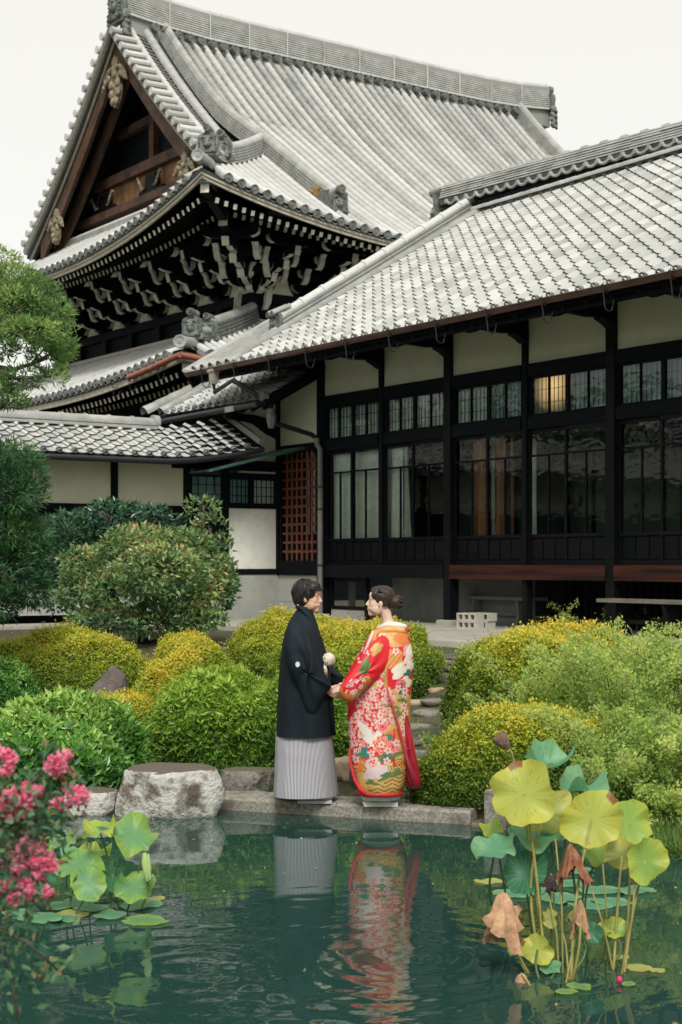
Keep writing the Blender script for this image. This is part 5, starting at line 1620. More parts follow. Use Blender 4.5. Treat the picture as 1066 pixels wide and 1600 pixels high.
clover('bush_clover', 1000, 1130, 1200, 1352, 50, 'low bush clover at the right water edge', seed=7)
clover('bush_clover', 700, 770, 1130, 1215, 10, 'small bush clover beside the path right of the woman', seed=8, per=260)
clover('bush_clover', 842, 1090, 925, 1000, 16, 'thin upright clover stems standing before the right bench', seed=9, per=110)

# ---- grass tufts
def grass(name, spots, n, L, lab, tint0=.5, spread=.45):
    P = []
    for x, y, sx, sy, k in spots:
        for _ in range(int(n * k)):
            q = gp(x + (random.random() - .5) * sx, y + (random.random() - .5) * sy)
            P.append((q.x, q.y, q.z - .01))
    P = np.array(P)
    tint = tint0 + RNG.normal(size=len(P)) * .2 + .15 * nz(P, 3, 4)
    return leaves(name, P, np.tile([0, 0, 1.0], (len(P), 1)), L, L * .055, GRS, None, tint, spread, 0, .3, .5, 'stuff', lab, 'grass')
grass('bank_grass', [(985, 1265, 170, 150, 1.0), (930, 1220, 90, 80, .3), (1040, 1310, 90, 80, .5)], 5200, .13, 'fine grass covering the bank under the bush clover on the right', .55)
grass('kerb_grass', [(685, 1236, 90, 34, .6), (735, 1235, 40, 50, .3), (400, 1215, 120, 50, .3), (425, 1235, 40, 20, .2), (260, 1190, 120, 20, .3)], 1700, .11, 'dark tufts of grass growing behind the granite kerb', .38, .6)
grass('path_grass', [(650, 1060, 90, 40, .5), (720, 1020, 110, 14, .5), (640, 1150, 60, 60, .5), (610, 1075, 90, 20, .5)], 1400, .06, 'short grass and moss along the stepping stone path', .5, .7)

# ---- trees
def limb(b, pts, r0, r1, n=7):
    pts = [Vector(p) for p in pts]
    b.tube(pts, [r0 + (r1 - r0) * i / (len(pts) - 1) for i in range(len(pts))], n)
def pad_tree(name, base, pads, lab, m, n_per, leaf, trunk_pts, cat='tree', r0=.14, dens_exp=1.0, tb=.5, up=.2, spread=.8, inner=True, group=None, lump=.16):
    root = thing(name, base, lab, cat, group)
    b = MB(); limb(b, trunk_pts, r0, r0 * .45, 9); b.build('trunk', BARK, root, smooth='all')
    Ps, Ds, Ts = [], [], []
    bb_ = MB()
    for k, (c, rad) in enumerate(pads):
        c = np.array(c); n = int(n_per * (rad[0] * rad[2]) / .25)
        u = unit(RNG.normal(size=(n, 3))); rr = (.55 + .45 * RNG.random(n) ** .5)
        kk = 1 + lump * nz(u, 2.5, k)
        q = u * (rr * kk)[:, None]
        P = c + q[:, :1] * rad[0] * EU + q[:, 1:2] * rad[1] * EF + q[:, 2:3] * rad[2] * EZn
        keep = nz(P, 5.5, 9) > -.55
        P, u, rr = P[keep], u[keep], rr[keep]
        Ps.append(P); Ds.append(u[:, :1] * EU + u[:, 1:2] * EF + u[:, 2:3] * EZn * .8)
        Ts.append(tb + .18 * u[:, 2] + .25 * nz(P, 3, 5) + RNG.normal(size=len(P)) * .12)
        s = min(trunk_pts, key=lambda p: (Vector(p) - Vector(c)).length + .5 * max(0, p[2] - c[2]))
        mid = Vector(s).lerp(Vector(c), .5) + Vector((0, 0, -.08)); limb(bb_, [s, mid, Vector(c)], r0 * .30, .012, 6)
        for _ in range(5):
            d = RNG.normal(size=3) * np.array([rad[0], rad[1], rad[2]]) * .45
            limb(bb_, [mid.lerp(Vector(c), .5), Vector(c + d)], .014, .004, 5)
    tag(bb_.build('limbs', BARK, root, smooth='all'), kind='stuff')
    P = np.concatenate(Ps); D = np.concatenate(Ds); T = np.concatenate(Ts)
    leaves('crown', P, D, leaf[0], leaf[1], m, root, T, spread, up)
    return root
def pad(x, y, t_, rx, rz, ry=None):
    return (at(x, y, t_), (rx / FPX * t_, (ry or rx) / FPX * t_, rz / FPX * t_))
T1 = 15.5
pads = [pad(10, 440, T1, 52, 34), pad(52, 452, T1, 40, 26), pad(22, 480, T1 - .2, 60, 30), pad(80, 492, T1, 36, 26), pad(95, 525, T1 - .1, 28, 24), pad(45, 520, T1 - .3, 50, 24), pad(-10, 535, T1, 40, 30), pad(75, 560, T1, 34, 22), pad(98, 545, T1 + .2, 22, 20), pad(40, 590, T1, 40, 18), pad(80, 588, T1 - .1, 26, 16), pad(0, 410, T1, 30, 22), pad(-30, 470, T1, 50, 50), pad(-20, 610, T1, 40, 26), pad(15, 625, T1, 30, 14)]
base = gp(-70, 1010); 
pad_tree('cloud_pruned_juniper', base, pads, 'light green cloud-pruned conifer at the upper left over the grey roofs', PINE, 7000, (.060, .014), [base, at(-60, 900, T1 + .3), at(-45, 780, T1 + .2), at(-55, 660, T1), at(-30, 570, T1), at(0, 500, T1), at(20, 450, T1)], r0=.12, tb=.55, up=.35)
T2 = 15.0
pads = [pad(10, 720, T2, 52, 30), pad(50, 745, T2, 22, 24), pad(20, 775, T2 - .1, 46, 34), pad(5, 830, T2, 56, 46), pad(45, 850, T2, 34, 40), pad(10, 895, T2, 60, 44), pad(40, 915, T2 + .1, 36, 34), pad(-20, 940, T2, 50, 34), pad(-20, 760, T2, 60, 60)]
base = gp(-40, 1020)
pad_tree('feathery_conifer', base, pads, 'dark green feathery conifer at the left edge in front of the plastered corridor', PINED, 7000, (.085, .013), [base, at(-35, 930, T2), at(-20, 850, T2), at(-5, 770, T2), at(5, 710, T2)], r0=.09, tb=.45, up=.05, spread=.6)
T3 = 20.5
def g3(x, y=998):
    p = at(x, y, T3); p.z = gz(p); return p
pads = [pad(150, 890, T3, 58, 40), pad(215, 860, T3, 66, 42), pad(285, 868, T3, 58, 40), pad(330, 900, T3, 44, 36), pad(130, 930, T3, 46, 24), pad(200, 920, T3 - .5, 74, 36), pad(280, 930, T3 - .4, 68, 38), pad(330, 935, T3, 38, 24), pad(250, 895, T3 - .7, 80, 44), pad(175, 965, T3 - .2, 50, 18), pad(290, 962, T3 - .2, 50, 18), pad(355, 910, T3, 18, 20), pad(165, 968, T3 - .5, 56, 22), pad(235, 972, T3 - .6, 60, 22), pad(305, 968, T3 - .5, 50, 22)]
base = g3(225)
pad_tree('camellia_tree', base, pads, 'rounded camellia tree with mixed green and reddish leaves before the corridor', CAM, 2300, (.080, .038), [base, at(215, 960, T3), at(235, 925, T3), at(245, 890, T3)], r0=.10, tb=.50, up=.2, spread=.9, group='evergreens before the corridor')
pads = [pad(120, 825, T3 + 1.2, 50, 28), pad(175, 808, T3 + 1.2, 56, 26), pad(235, 818, T3 + 1.2, 50, 28), pad(100, 860, T3 + 1, 36, 40), pad(150, 850, T3 + 1.2, 60, 30), pad(110, 900, T3 + 1, 30, 40), pad(90, 935, T3 + 1, 20, 24)]
base = g3(140)
pad_tree('dark_evergreen_tree', base, pads, 'dark evergreen tree behind the rounded camellia, under the plaster panels', CAMD, 1900, (.085, .038), [base, at(140, 900, T3 + 1.1), at(160, 830, T3 + 1.2)], r0=.07, tb=.5, group='evergreens before the corridor')
pads = [pad(315, 795, T3 + .3, 28, 20), pad(330, 825, T3 + .3, 30, 22), pad(305, 850, T3 + .3, 34, 24), pad(345, 855, T3 + .3, 18, 20), pad(320, 875, T3 + .3, 34, 22)]
base = g3(312)
pad_tree('young_evergreen_tree', base, pads, 'upright young evergreen beside the white wall panel and grid window', CAM, 1000, (.085, .034), [base, at(312, 940, T3 + .3), at(316, 870, T3 + .3), at(318, 790, T3 + .3)], r0=.05, tb=.36, group='evergreens before the corridor', spread=1.0)
pads = [pad(160, 972, T3 - 1, 30, 12), pad(190, 978, T3 - 1, 30, 10)]
pad_tree('low_evergreen_shrub', g3(170, 1000), pads, 'low dark shrub at the foot of the camellia tree', CAMD, 1400, (.06, .026), [g3(170, 1000), at(170, 978, T3 - 1)], cat='shrub', r0=.03, tb=.7, group='evergreens before the corridor')
# trees round the garden beside the view, seen in the panes and the water
kinds = ['tall dark tree at the far left end of the garden', 'broad tree beside the corridor wing, outside the view', 'round tree left of the pond', 'tree on the near bank left of the pond', 'tree behind the near bank', 'tree at the right of the near bank', 'tall tree beyond the round one', 'leaning tree at the back of the garden', 'low broad tree by the wing', 'old tree at the garden wall']
for k, (x, y, hh, w) in enumerate(((-3, 26, 5.5, 3.2), (1, 33, 7.0, 3.6), (-8, 16, 6.5, 4), (-9, 4, 6.5, 4), (-5, -6, 7.5, 4.2), (3, -9, 6.5, 4), (-7, 34, 8.5, 4.5), (-3, 43, 9, 5), (4, 40, 7, 4), (-12, 26, 9, 5))):
    pads = [((x + math.cos(q * 2.4) * w * .45, y + math.sin(q * 2.4) * w * .45, hh * (.45 + .09 * (q % 5))), (w * .42, w * .42, hh * .2)) for q in range(8)]
    pad_tree('garden_tree', Vector((x, y, .3)), pads, kinds[k], CAMD, 60, (.30, .16), [(x, y, .3), (x, y, hh * .4), (x + .2, y, hh * .75)], r0=.2, tb=.75, group='trees round the garden')
# ================================================================== the couple
SKIN = M('skin', (.60, .36, .25), (.66, .41, .29), 6, rough=.5, obj=True)
SKINW = M('fair_skin', (.66, .44, .35), (.70, .48, .38), 6, rough=.45, obj=True)
HAIR = M('black_hair', (.010, .009, .009), (.022, .018, .017), 30, rough=.45, scl=(1, 1, .3), spec=.3)
HAIRB = M('dark_brown_hair', (.020, .012, .010), (.05, .030, .024), 30, rough=.45, scl=(1, 1, .3), spec=.3)
HAORI = M('black_silk', (.003, .0075, .012), (.006, .013, .019), 3, rough=.7, spec=.25, bump=.15, bscale=60)
WSILK = M('white_silk', (.66, .66, .64), None, rough=.7)
LIP = M('lips', (.52, .20, .17), None, rough=.4)
LASH = M('lashes', (.012, .01, .01), None, rough=.6)
REDSILK = M('red_silk', (.50, .008, .016), (.60, .02, .03), 14, rough=.65, bump=.3, bscale=40)
DREDSILK = M('dark_red_silk', (.22, .006, .018), (.34, .012, .03), 4, rough=.35)
GOLDS = M('orange_gold_silk', (.60, .24, .05), (.72, .42, .14), 14, rough=.5, obj=True)
m, t, b, o = _mat('dyed_silk')
_a = t.nodes.new('ShaderNodeAttribute'); _a.attribute_name = 'dye'
t.links.new(_a.outputs['Color'], b.inputs['Base Color']); b.inputs['Roughness'].default_value = .5
_bump(t, b, _noise(t, _pos(t), 22, 3), .18, .02)
DYED = m
m, t, b, o = _mat('striped_hakama')
_tc = t.nodes.new('ShaderNodeAttribute'); _tc.attribute_name = 'across'
s_ = _math(t, 'SINE', _math(t, 'MULTIPLY', _tc.outputs['Fac'], 2 * PI))
s2_ = _math(t, 'SINE', _math(t, 'MULTIPLY', _tc.outputs['Fac'], 2 * PI * 3.0))
f_ = _math(t, 'ADD', _math(t, 'MULTIPLY', s_, .7), _math(t, 'MULTIPLY', s2_, .3))
t.links.new(_ramp(t, _math(t, 'ADD', _math(t, 'MULTIPLY', f_, .5), .5), [(.34, (.05, .05, .08)), (.50, (.42, .41, .46)), (.8, (.62, .61, .64))]), b.inputs['Base Color'])
b.inputs['Roughness'].default_value = .7
HAKAMA = m

class Fig:
    def __init__(self, px, py, t_):
        self.px, self.py, self.k = px, py, t_ / FPX
        o = at(px, py, t_)
        self.o = Vector((o.x, o.y, SZ))
        self.M = Matrix.Translation(self.o) @ Matrix.Rotation(ANG, 4, 'Z')
    def X(self, px): return (px - self.px) * self.k
    def Z(self, py): return (self.py - py) * self.k
    def L(self, px, py, y=0): return Vector((self.X(px), y, self.Z(py)))
    def put(self, mb, name, m, parent, smooth='all'):
        mb.v = [tuple(self.M @ Vector(v)) for v in mb.v]
        return mb.build(name, m, parent, smooth=smooth)
def caps(b, pts, rad, n=10):
    """closed limb of overlapping rounded pieces"""
    pts = [Vector(p) for p in pts]
    b.tube(pts, rad, n, up=(0.3, 1, .2))
    for p, r in zip(pts, rad): b.ell(p, (r, r, r), n, 7)
def fuse(b, voxel, name, m, fig, parent, smooth_it=4):
    """one continuous surface out of overlapping volumes"""
    tmp = b.mesh('tmp', [m], 'all')
    o = bpy.data.objects.new('tmp', tmp); COL.objects.link(o)
    md = o.modifiers.new('r', 'REMESH'); md.mode = 'VOXEL'; md.voxel_size = voxel; md.use_smooth_shade = True
    if smooth_it:
        ms = o.modifiers.new('s', 'SMOOTH'); ms.factor = .5; ms.iterations = smooth_it
    bpy.context.view_layer.update()
    dg = bpy.context.evaluated_depsgraph_get()
    me = bpy.data.meshes.new_from_object(o.evaluated_get(dg))
    bpy.data.objects.remove(o)
    me.name = name
    me.transform(fig.M)
    c = fig.o
    me.transform(Matrix.Translation(-c))
    me.polygons.foreach_set('use_smooth', [True] * len(me.polygons))
    me.materials.clear(); me.materials.append(m)
    return link(name, me, parent, c)
def head(b, c, s, d=1, yaw=0.0, tilt=0.0):
    """d: +1 looks along +x, -1 along -x"""
    R = Matrix.Rotation(yaw, 3, 'Z') @ Matrix.Rotation(tilt * d, 3, 'Y')
    c = Vector(c)
    def P(x, y, z): return c + R @ Vector((x * d * s, y * s, z * s))
    def E(x, y, z, r): b.ell(P(x, y, z), (r[0] * s, r[1] * s, r[2] * s), 14, 10, R=R)
    E(-.008, 0, .022, (.098, .077, .098)); E(.030, 0, -.02, (.070, .066, .080)); E(.040, 0, -.060, (.056, .050, .055))
    E(.074, 0, -.104, (.024, .024, .019)); E(.050, 0, -.085, (.040, .040, .030))
    for q in (-1, 1):
        E(.050, q * .034, -.030, (.036, .028, .036)); E(.080, q * .028, .018, (.016, .024, .012))
        E(.034, q * .043, -.060, (.044, .024, .042)); E(.062, q * .030, -.062, (.030, .020, .026))
        E(.006, q * .076, -.018, (.018, .010, .030)); E(.082, q * .029, -.003, (.012, .015, .010))
        E(.104, q * .010, -.036, (.010, .008, .007)); E(.020, q * .045, -.070, (.035, .018, .03))
    E(.072, 0, .040, (.026, .048, .040))
    caps(b, [P(.088, 0, .012), P(.101, 0, -.012), P(.113, 0, -.030)], [.009 * s, .011 * s, .0115 * s], 8)
    E(.090, 0, -.058, (.018, .024, .014)); E(.096, 0, -.0655, (.009, .020, .0055)); E(.093, 0, -.077, (.009, .017, .006)); E(.084, 0, -.088, (.015, .022, .010))
    return P
def face_bits(fig, root, P, s, smile=1, brow=LASH, parent=None):
    for q in (-1, 1):
        b = MB(); b.tube([P(.090, q * .016, -.002), P(.0935, q * .028, .0015), P(.088, q * .042, -.004)], [.0012 * s, .0024 * s, .0012 * s], 5)
        fig.put(b, 'eye', LASH, root)
        b = MB(); b.tube([P(.096, q * .014, .022), P(.095, q * .030, .027), P(.086, q * .046, .022)], [.0016 * s, .0026 * s, .001 * s], 5)
        fig.put(b, 'eyebrow', brow, root)
    b = MB()
    b.tube([P(.090, -.024, -.066), P(.1035, -.010, -.0705), P(.1055, 0, -.071), P(.1035, .010, -.0705), P(.090, .024, -.066)], [.0018 * s, .0034 * s, .0040 * s, .0034 * s, .0018 * s], 6)
    fig.put(b, 'lips', LIP, root)
def hand(b, w, d, palm, s=1.0, curl=.5, thumb=1):
    """w wrist, d pointing direction, palm: palm-facing direction"""
    d = Vector(d).normalized(); pn = (Vector(palm) - d * Vector(palm).dot(d)).normalized(); sd = d.cross(pn) * thumb
    w = Vector(w)
    for k in range(-2, 3):
        caps(b, [w + sd * k * .010 * s, w + d * .045 * s + sd * k * .016 * s, w + d * .088 * s + sd * k * .0175 * s], [.016 * s, .015 * s, .012 * s], 7)
    for k, ln in enumerate((.068, .076, .070, .054)):
        base = w + d * .088 * s + sd * (1.5 - k) * .021 * s
        a = 0; p = base; pts = [p]
        for q, f in enumerate((.45, .32, .23)):
            a += curl * (.55 + .25 * q)
            p = p + (d * math.cos(a) + pn * math.sin(a)) * ln * f * s; pts.append(p)
        caps(b, pts, [.0095 * s, .009 * s, .0082 * s, .007 * s], 7)
    tb = w + d * .028 * s + sd * .030 * s
    p1 = tb + (d * .6 + sd * .75 + pn * .35).normalized() * .034 * s; p2 = p1 + (d * .85 + pn * .5 + sd * .1).normalized() * .028 * s; p3 = p2 + (d * .8 + pn * .55 - sd * .15).normalized() * .022 * s
    caps(b, [tb, p1, p2, p3], [.014 * s, .012 * s, .010 * s, .008 * s], 7)
def catmull(pts, n, closed=True):
    pts = [np.array(p, dtype=float) for p in pts]; m_ = len(pts); out = []
    for i in range(m_ if closed else m_ - 1):
        p0, p1, p2, p3 = (pts[(i + k - 1) % m_] if closed else pts[min(max(i + k - 1, 0), m_ - 1)] for k in range(4))
        for k in range(n):
            u = k / n
            out.append(.5 * ((2 * p1) + (-p0 + p2) * u + (2 * p0 - 5 * p1 + 4 * p2 - p3) * u * u + (-p0 + 3 * p1 - 3 * p2 + p3) * u ** 3))
    if not closed: out.append(pts[-1])
    return np.array(out)
def lvl(levels, nzv):
    a = np.array(levels, dtype=float); a = a[a[:, 0].argsort()]
    z = np.linspace(a[0, 0], a[-1, 0], nzv)
    out = [z] + [np.interp(z, a[:, 0], a[:, k]) for k in range(1, a.shape[1])]
    k_ = np.ones(5) / 5
    for i in range(1, len(out)):
        o_ = np.convolve(np.pad(out[i], 2, 'edge'), k_, 'valid'); out[i] = o_
    return out
def robe(fig, levels, nzv, nth, fold, name, m, root, colf=None, yc=0, ex=2.4, attr=None):
    """tube of cloth; levels in photo rows: (py, px_left, px_right, half depth)"""
    L_ = [(fig.Z(py), fig.X(a), fig.X(c), dy) for py, a, c, dy in levels]
    z, x0, x1, dy = lvl(L_, nzv)
    th = np.linspace(0, 2 * PI, nth, endpoint=False)
    Zg = np.repeat(z, nth); T = np.tile(th, nzv)
    cx = np.repeat((x0 + x1) / 2, nth); rx = np.repeat((x1 - x0) / 2, nth); ry = np.repeat(dy, nth)
    c, s = np.cos(T), np.sin(T)
    r = (np.abs(c) ** ex + np.abs(s) ** ex) ** (-1 / ex)
    f = fold(T, Zg) if fold is not None else 0
    X = cx + rx * c * r * (1 + f * .6); Y = yc + ry * s * r * (1 + f)
    V = np.stack([X, Y, Zg], 1)
    F = []
    for j in range(nzv - 1):
        a = j * nth + np.arange(nth); b_ = j * nth + (np.arange(nth) + 1) % nth
        F.append(np.stack([a, b_, b_ + nth, a + nth], 1))
    F = np.concatenate(F)
    cols = None
    if colf is not None:
        cols = np.ones((len(V), 4)); cols[:, :3] = colf(fig.px + X / fig.k, fig.py - Zg / fig.k, Y)
    at_ = {'across': attr(T, Zg)} if attr else None
    M4 = np.array(fig.M)
    Wv = V @ M4[:3, :3].T + M4[:3, 3] - np.array(fig.o)
    return link(name, np_mesh(name, Wv, F, m, None, at_, True, cols), root, fig.o)
def pillow(fig, outl, y0, th, name, m, root, colf=None, tilt=0.0, n=6, rings=14, fold=.0, seed=3, yfun=None):
    """cloth bag with the given outline (photo pixels), inflated to thickness th about depth y0"""
    O = catmull([(fig.X(a), fig.Z(c)) for a, c in outl], n)
    ce = O.mean(0); N = len(O)
    V, F = [], []
    for side in (-1, 1):
        base = len(V)
        for j in range(rings):
            q = 1 - j / (rings - 1) * .98
            d = math.sqrt(max(0, 1 - q ** 3.0)) * th / 2
            for k in range(N):
                p = ce + (O[k] - ce) * q
                w = 1 + fold * math.sin(k / N * 38 + seed + q * 4) 
                yy = y0 + (p[0] - ce[0]) * tilt + (yfun(p) if yfun else 0)
                V.append((p[0], yy + side * d * w, p[1]))
        for j in range(rings - 1):
            for k in range(N):
                a, b_, c, d_ = base + j * N + k, base + j * N + (k + 1) % N, base + (j + 1) * N + (k + 1) % N, base + (j + 1) * N + k
                F.append((a, b_, c, d_) if side < 0 else (d_, c, b_, a))
    V = np.array(V); cols = None
    if colf is not None:
        cols = np.ones((len(V), 4)); cols[:, :3] = colf(fig.px + V[:, 0] / fig.k, fig.py - V[:, 2] / fig.k, V[:, 1])
    M4 = np.array(fig.M); Wv = V @ M4[:3, :3].T + M4[:3, 3] - np.array(fig.o)
    return link(name, np_mesh(name, Wv, F, m, None, None, True, cols), root, fig.o)

# ---------------------------------------------------------------- the man
mf = Fig(478, 1251, 11.97)
man = thing('person', mf.o, 'person in black silk coat and grey striped pleated trousers facing right', 'person', 'couple on the kerb')
b = MB()
hc = Vector((.012, 0, 1.590)); PM = head(b, hc, 1.0, 1, yaw=-.22, tilt=.06)
caps(b, [hc + Vector((-.02, 0, -.06)), Vector((-.032, 0, 1.46)), Vector((-.05, 0, 1.38))], [.058, .055, .07])
b.ell((-.05, 0, 1.27), (.105, .155, .16)); b.ell((-.03, 0, 1.06), (.10, .14, .17)); b.ell((-.03, 0, .92), (.11, .155, .13))
for q in (-1, 1):
    caps(b, [(-.03, q * .085, .90), (-.02, q * .095, .50), (-.05, q * .095, .12)], [.085, .058, .042])
    caps(b, [(-.06, q * .095, .05), (.06, q * .10, .035), (.12, q * .10, .03)], [.035, .032, .025])
    sh = Vector((-.06, q * .150, 1.325)); el = Vector((-.07, q * .215, 1.09)) if q < 0 else Vector((.02, .215, 1.12))
    wr = mf.L(512, 1074, -.135) if q < 0 else mf.L(531, 1068, .075)
    caps(b, [sh, el, wr], [.045, .038, .024])
    if q < 0: hand(b, wr, (.86, .12, -.50), (.30, .80, .15), .95, .55, 1)
    else: hand(b, wr, (.92, -.15, -.25), (.1, -.85, -.3), .92, .5, -1)
fuse(b, .0048, 'body', SKIN, mf, man, 5)
face_bits(mf, man, PM, 1.0)
# hair
b = MB()
def EP(P, x, y, z, r, n=12): b.ell(P(x, y, z), r, n, 9)
EP(PM, -.020, 0, .040, (.108, .090, .098)); EP(PM, -.055, 0, -.010, (.066, .078, .082)); EP(PM, .040, 0, .088, (.058, .066, .042))
for q in (-1, 1):
    EP(PM, -.030, q * .050, .00, (.060, .040, .085)); EP(PM, .030, q * .066, .040, (.050, .022, .052)); EP(PM, .014, q * .074, .0, (.020, .012, .040))
    EP(PM, .066, q * .030, .080, (.030, .038, .026))
fuse(b, .006, 'hair', HAIR, mf, man, 2)
hb = MB(); rr_ = random.Random(4)
for k in range(420):
    a = rr_.random() * 2 * PI; e = rr_.random()
    d0 = Vector((math.cos(a) * (.2 + .8 * e), math.sin(a) * (.2 + .8 * e), 1.15 - e)).normalized()
    side = math.sin(a)
    front = math.cos(a)
    p0 = (-.02 + d0.x * .104, d0.y * .088, .042 + d0.z * .098)
    ln = .055 + .035 * rr_.random()
    dr = Vector((d0.x * .5 + (.35 if front > .2 else -.1), d0.y * .45, -.9)).normalized()
    p1 = Vector(p0) + dr * ln * .5 + Vector((d0.x, d0.y, d0.z)) * .008; p2 = Vector(p0) + dr * ln + Vector((d0.x, d0.y, 0)) * .002
    if p2.z < -.075 and front > -.2: continue
    if front < -.1: p1 = Vector((p0[0] - .006, p0[1] * 1.02, p0[2] - ln * .5)); p2 = Vector((p0[0] + .004, p0[1], max(-.085, p0[2] - ln)))
    if p2.x > .050 and p2.z < .040: p2.z = .040 + rr_.random() * .022; p1.z = max(p1.z, .066); p2.x = min(p2.x, .098); p1.x = min(p1.x, .100)
    hb.tube([PM(*p0), PM(*p1), PM(*p2)], [.0035, .0042, .0008], 4, caps=False)
o_ = mf.put(hb, 'hair_locks', HAIR, man); tag(o_, kind='stuff')
# under robe, coat
def fold_m(T, Z):
    w = np.clip((1.35 - Z) / .5, 0, 1)
    return w * (.030 * np.sin(T * 5 + 1.0) + .012 * np.sin(T * 9 + Z * 3) + .010 * np.sin(T * 3 + Z * 6))
robe(mf, [(948, 466, 486, .062), (955, 462, 489, .075), (963, 456, 492, .105), (972, 451, 495, .155), (985, 446, 499, .195), (1005, 441, 505, .215), (1030, 438, 510, .225), (1060, 435, 514, .235), (1100, 433, 518, .245), (1148, 431, 522, .255)], 90, 110, fold_m, 'haori_coat', HAORI, man, ex=2.2)
sl = [(452, 977), (466, 968), (480, 978), (489, 1004), (500, 1034), (514, 1062), (518, 1071), (511, 1079), (502, 1098), (494, 1114), (482, 1110), (474, 1090), (466, 1066), (455, 1044), (449, 1010)]
pillow(mf, sl, -.235, .125, 'coat_sleeve', HAORI, man, tilt=.22, fold=.14, yfun=lambda p: .05 * max(0, (p[1] - 1.2) / .2))
sl2 = [(470, 985), (486, 985), (500, 1006), (512, 1030), (526, 1048), (540, 1062), (535, 1073), (520, 1080), (508, 1092), (500, 1096), (490, 1070), (478, 1040)]
pillow(mf, sl2, .135, .15, 'coat_sleeve', HAORI, man, tilt=-.3, fold=.05)
b = MB(); b.tube([mf.L(464, 947, -.050), mf.L(472, 950, -.075), mf.L(482, 962, -.085), mf.L(491, 980, -.08), mf.L(500, 1000, -.07), mf.L(508, 1026, -.065), mf.L(513, 1060, -.07), mf.L(518, 1100, -.08), mf.L(522, 1147, -.085)], [.016, .022, .026, .026, .024, .022, .020, .018, .016], 8); mf.put(b, 'coat_lapel', HAORI, man)
b = MB(); b.tube([mf.L(462, 950, 0), mf.L(466, 946, -.060), mf.L(477, 953, -.079), mf.L(488, 968, -.062), mf.L(498, 990, -.046), mf.L(504, 1012, -.040), mf.L(506, 1018, -.040)], [.008, .010, .010, .009, .008, .007, .004], 7); mf.put(b, 'white_collar', WSILK, man)
b = MB(); b.tube([mf.L(508, 1012, -.05), mf.L(512, 1030, -.06), mf.L(517, 1070, -.07), mf.L(519, 1110, -.075), mf.L(522, 1140, -.08)], .006, 6); mf.put(b, 'lapel_edge', M('grey_edge', (.18, .2, .24), None), man)
# crest, tassel
b = MB(); cc_ = mf.L(467, 1034, -.3095); b.prism([(cc_.x + .017 * math.cos(a), cc_.z + .021 * math.sin(a)) for a in np.linspace(0, 2 * PI, 12, endpoint=False)], 1, cc_.y - .012, cc_.y + .02)
mf.put(b, 'crest', WSILK, man, smooth=False)
b = MB()
for k in range(160):
    u = unit(RNG.normal(size=(1, 3)))[0]; c0_ = mf.L(514, 1029, -.10)
    b.tube([c0_ + Vector(u) * .015, c0_ + Vector((u[0] * .052, u[1] * .045, u[2] * .052))], [.008, .0045], 4)
b.ell(mf.L(514, 1029, -.10), (.047, .042, .050), 12, 9)
tas = mf.put(b, 'pompom', M('cream_cord', (.62, .58, .48), (.74, .70, .60), 30, rough=.9), man)
b = MB()
for dx in (-2, 0.5, 3):
    b.tube([mf.L(508, 1034, -.10), mf.L(507 + dx, 1045, -.11), mf.L(508 + dx, 1057, -.10)], [.009, .010, .006], 6)
b.ell(mf.L(508, 1043, -.11), (.016, .014, .016), 8, 6)
mf.put(b, 'coat_cord', bpy.data.materials['cream_cord'], man)
b = MB(); b.tube([mf.L(505, 1018, -.05), mf.L(508, 1028, -.08), mf.L(510, 1036, -.09)], .006, 6); mf.put(b, 'cord_loop', bpy.data.materials['cream_cord'], man)
# hakama
def fold_h(T, Z):
    w = np.clip((.60 - Z) / .5, .2, 1)
    sw = 2 / PI * np.arcsin(np.sin(T * 3.0 + .9 + .5 * np.sin(T * 2)))
    return w * (.050 * sw + .020 * np.sin(T * 2 + Z * 3) + .014 * np.sin(T * 17 + Z * 2) * (np.sin(T * 2 + 1) > 0)) + .008 * np.sin(Z * 30 + T * 2) * np.exp(-((Z - .38) / .06) ** 2)
robe(mf, [(1120, 436, 512, .19), (1143, 431, 518, .215), (1170, 430, 521, .225), (1205, 429, 524, .235), (1241, 427, 527, .245)], 40, 150, fold_h, 'hakama', HAKAMA, man, ex=2.5, attr=lambda T, Z: T * 23)
b = MB()
for q, yy in ((-1, -.11), (1, .09)):
    b.bb((mf.X(466), yy - .045, 0), (mf.X(519), yy + .045, .022)); b.ell((mf.X(506), yy, .045), (.075, .040, .028), 10, 7); b.ell((mf.X(480), yy, .05), (.09, .04, .035), 10, 7)
mf.put(b, 'white_sandals', M('off_white_sandal', (.45, .45, .43), None, rough=.7), man, smooth=50)

# ---------------------------------------------------------------- the woman
wf = Fig(596, 1257, 11.78)
woman = thing('person', wf.o, 'person in red and gold flowered robe with dark hair in a low bun', 'person', 'couple on the kerb')
b = MB()
hc = Vector((-.004, 0, 1.556)); PW = head(b, hc, .95, -1, yaw=.06, tilt=-.06)
caps(b, [hc + Vector((.022, 0, -.05)), Vector((.045, 0, 1.42)), Vector((.06, 0, 1.34))], [.046, .043, .06])
b.ell((.05, 0, 1.25), (.09, .135, .14)); b.ell((.03, 0, 1.05), (.09, .12, .16)); b.ell((.02, 0, .9), (.10, .145, .13))
for q in (-1, 1):
    caps(b, [(.02, q * .075, .88), (.02, q * .075, .5), (.02, q * .07, .14)], [.08, .052, .036])
    caps(b, [(.04, q * .07, .09), (-.04, q * .07, .075), (-.10, q * .07, .07)], [.034, .030, .022])
    sh = Vector((.04, q * .115, 1.27)); el = Vector((-.02, q * .19, 1.02))
    wr = wf.L(541, 1074, -.06 * 1) if q < 0 else wf.L(545, 1070, .10)
    caps(b, [sh, el, wr], [.040, .034, .022])
    hand(b, wr, (-.95, .05 if q < 0 else -.1, -.18), (.0, .5, -.9) if q < 0 else (0, -.5, -.9), .80, .5, -1 if q < 0 else 1)
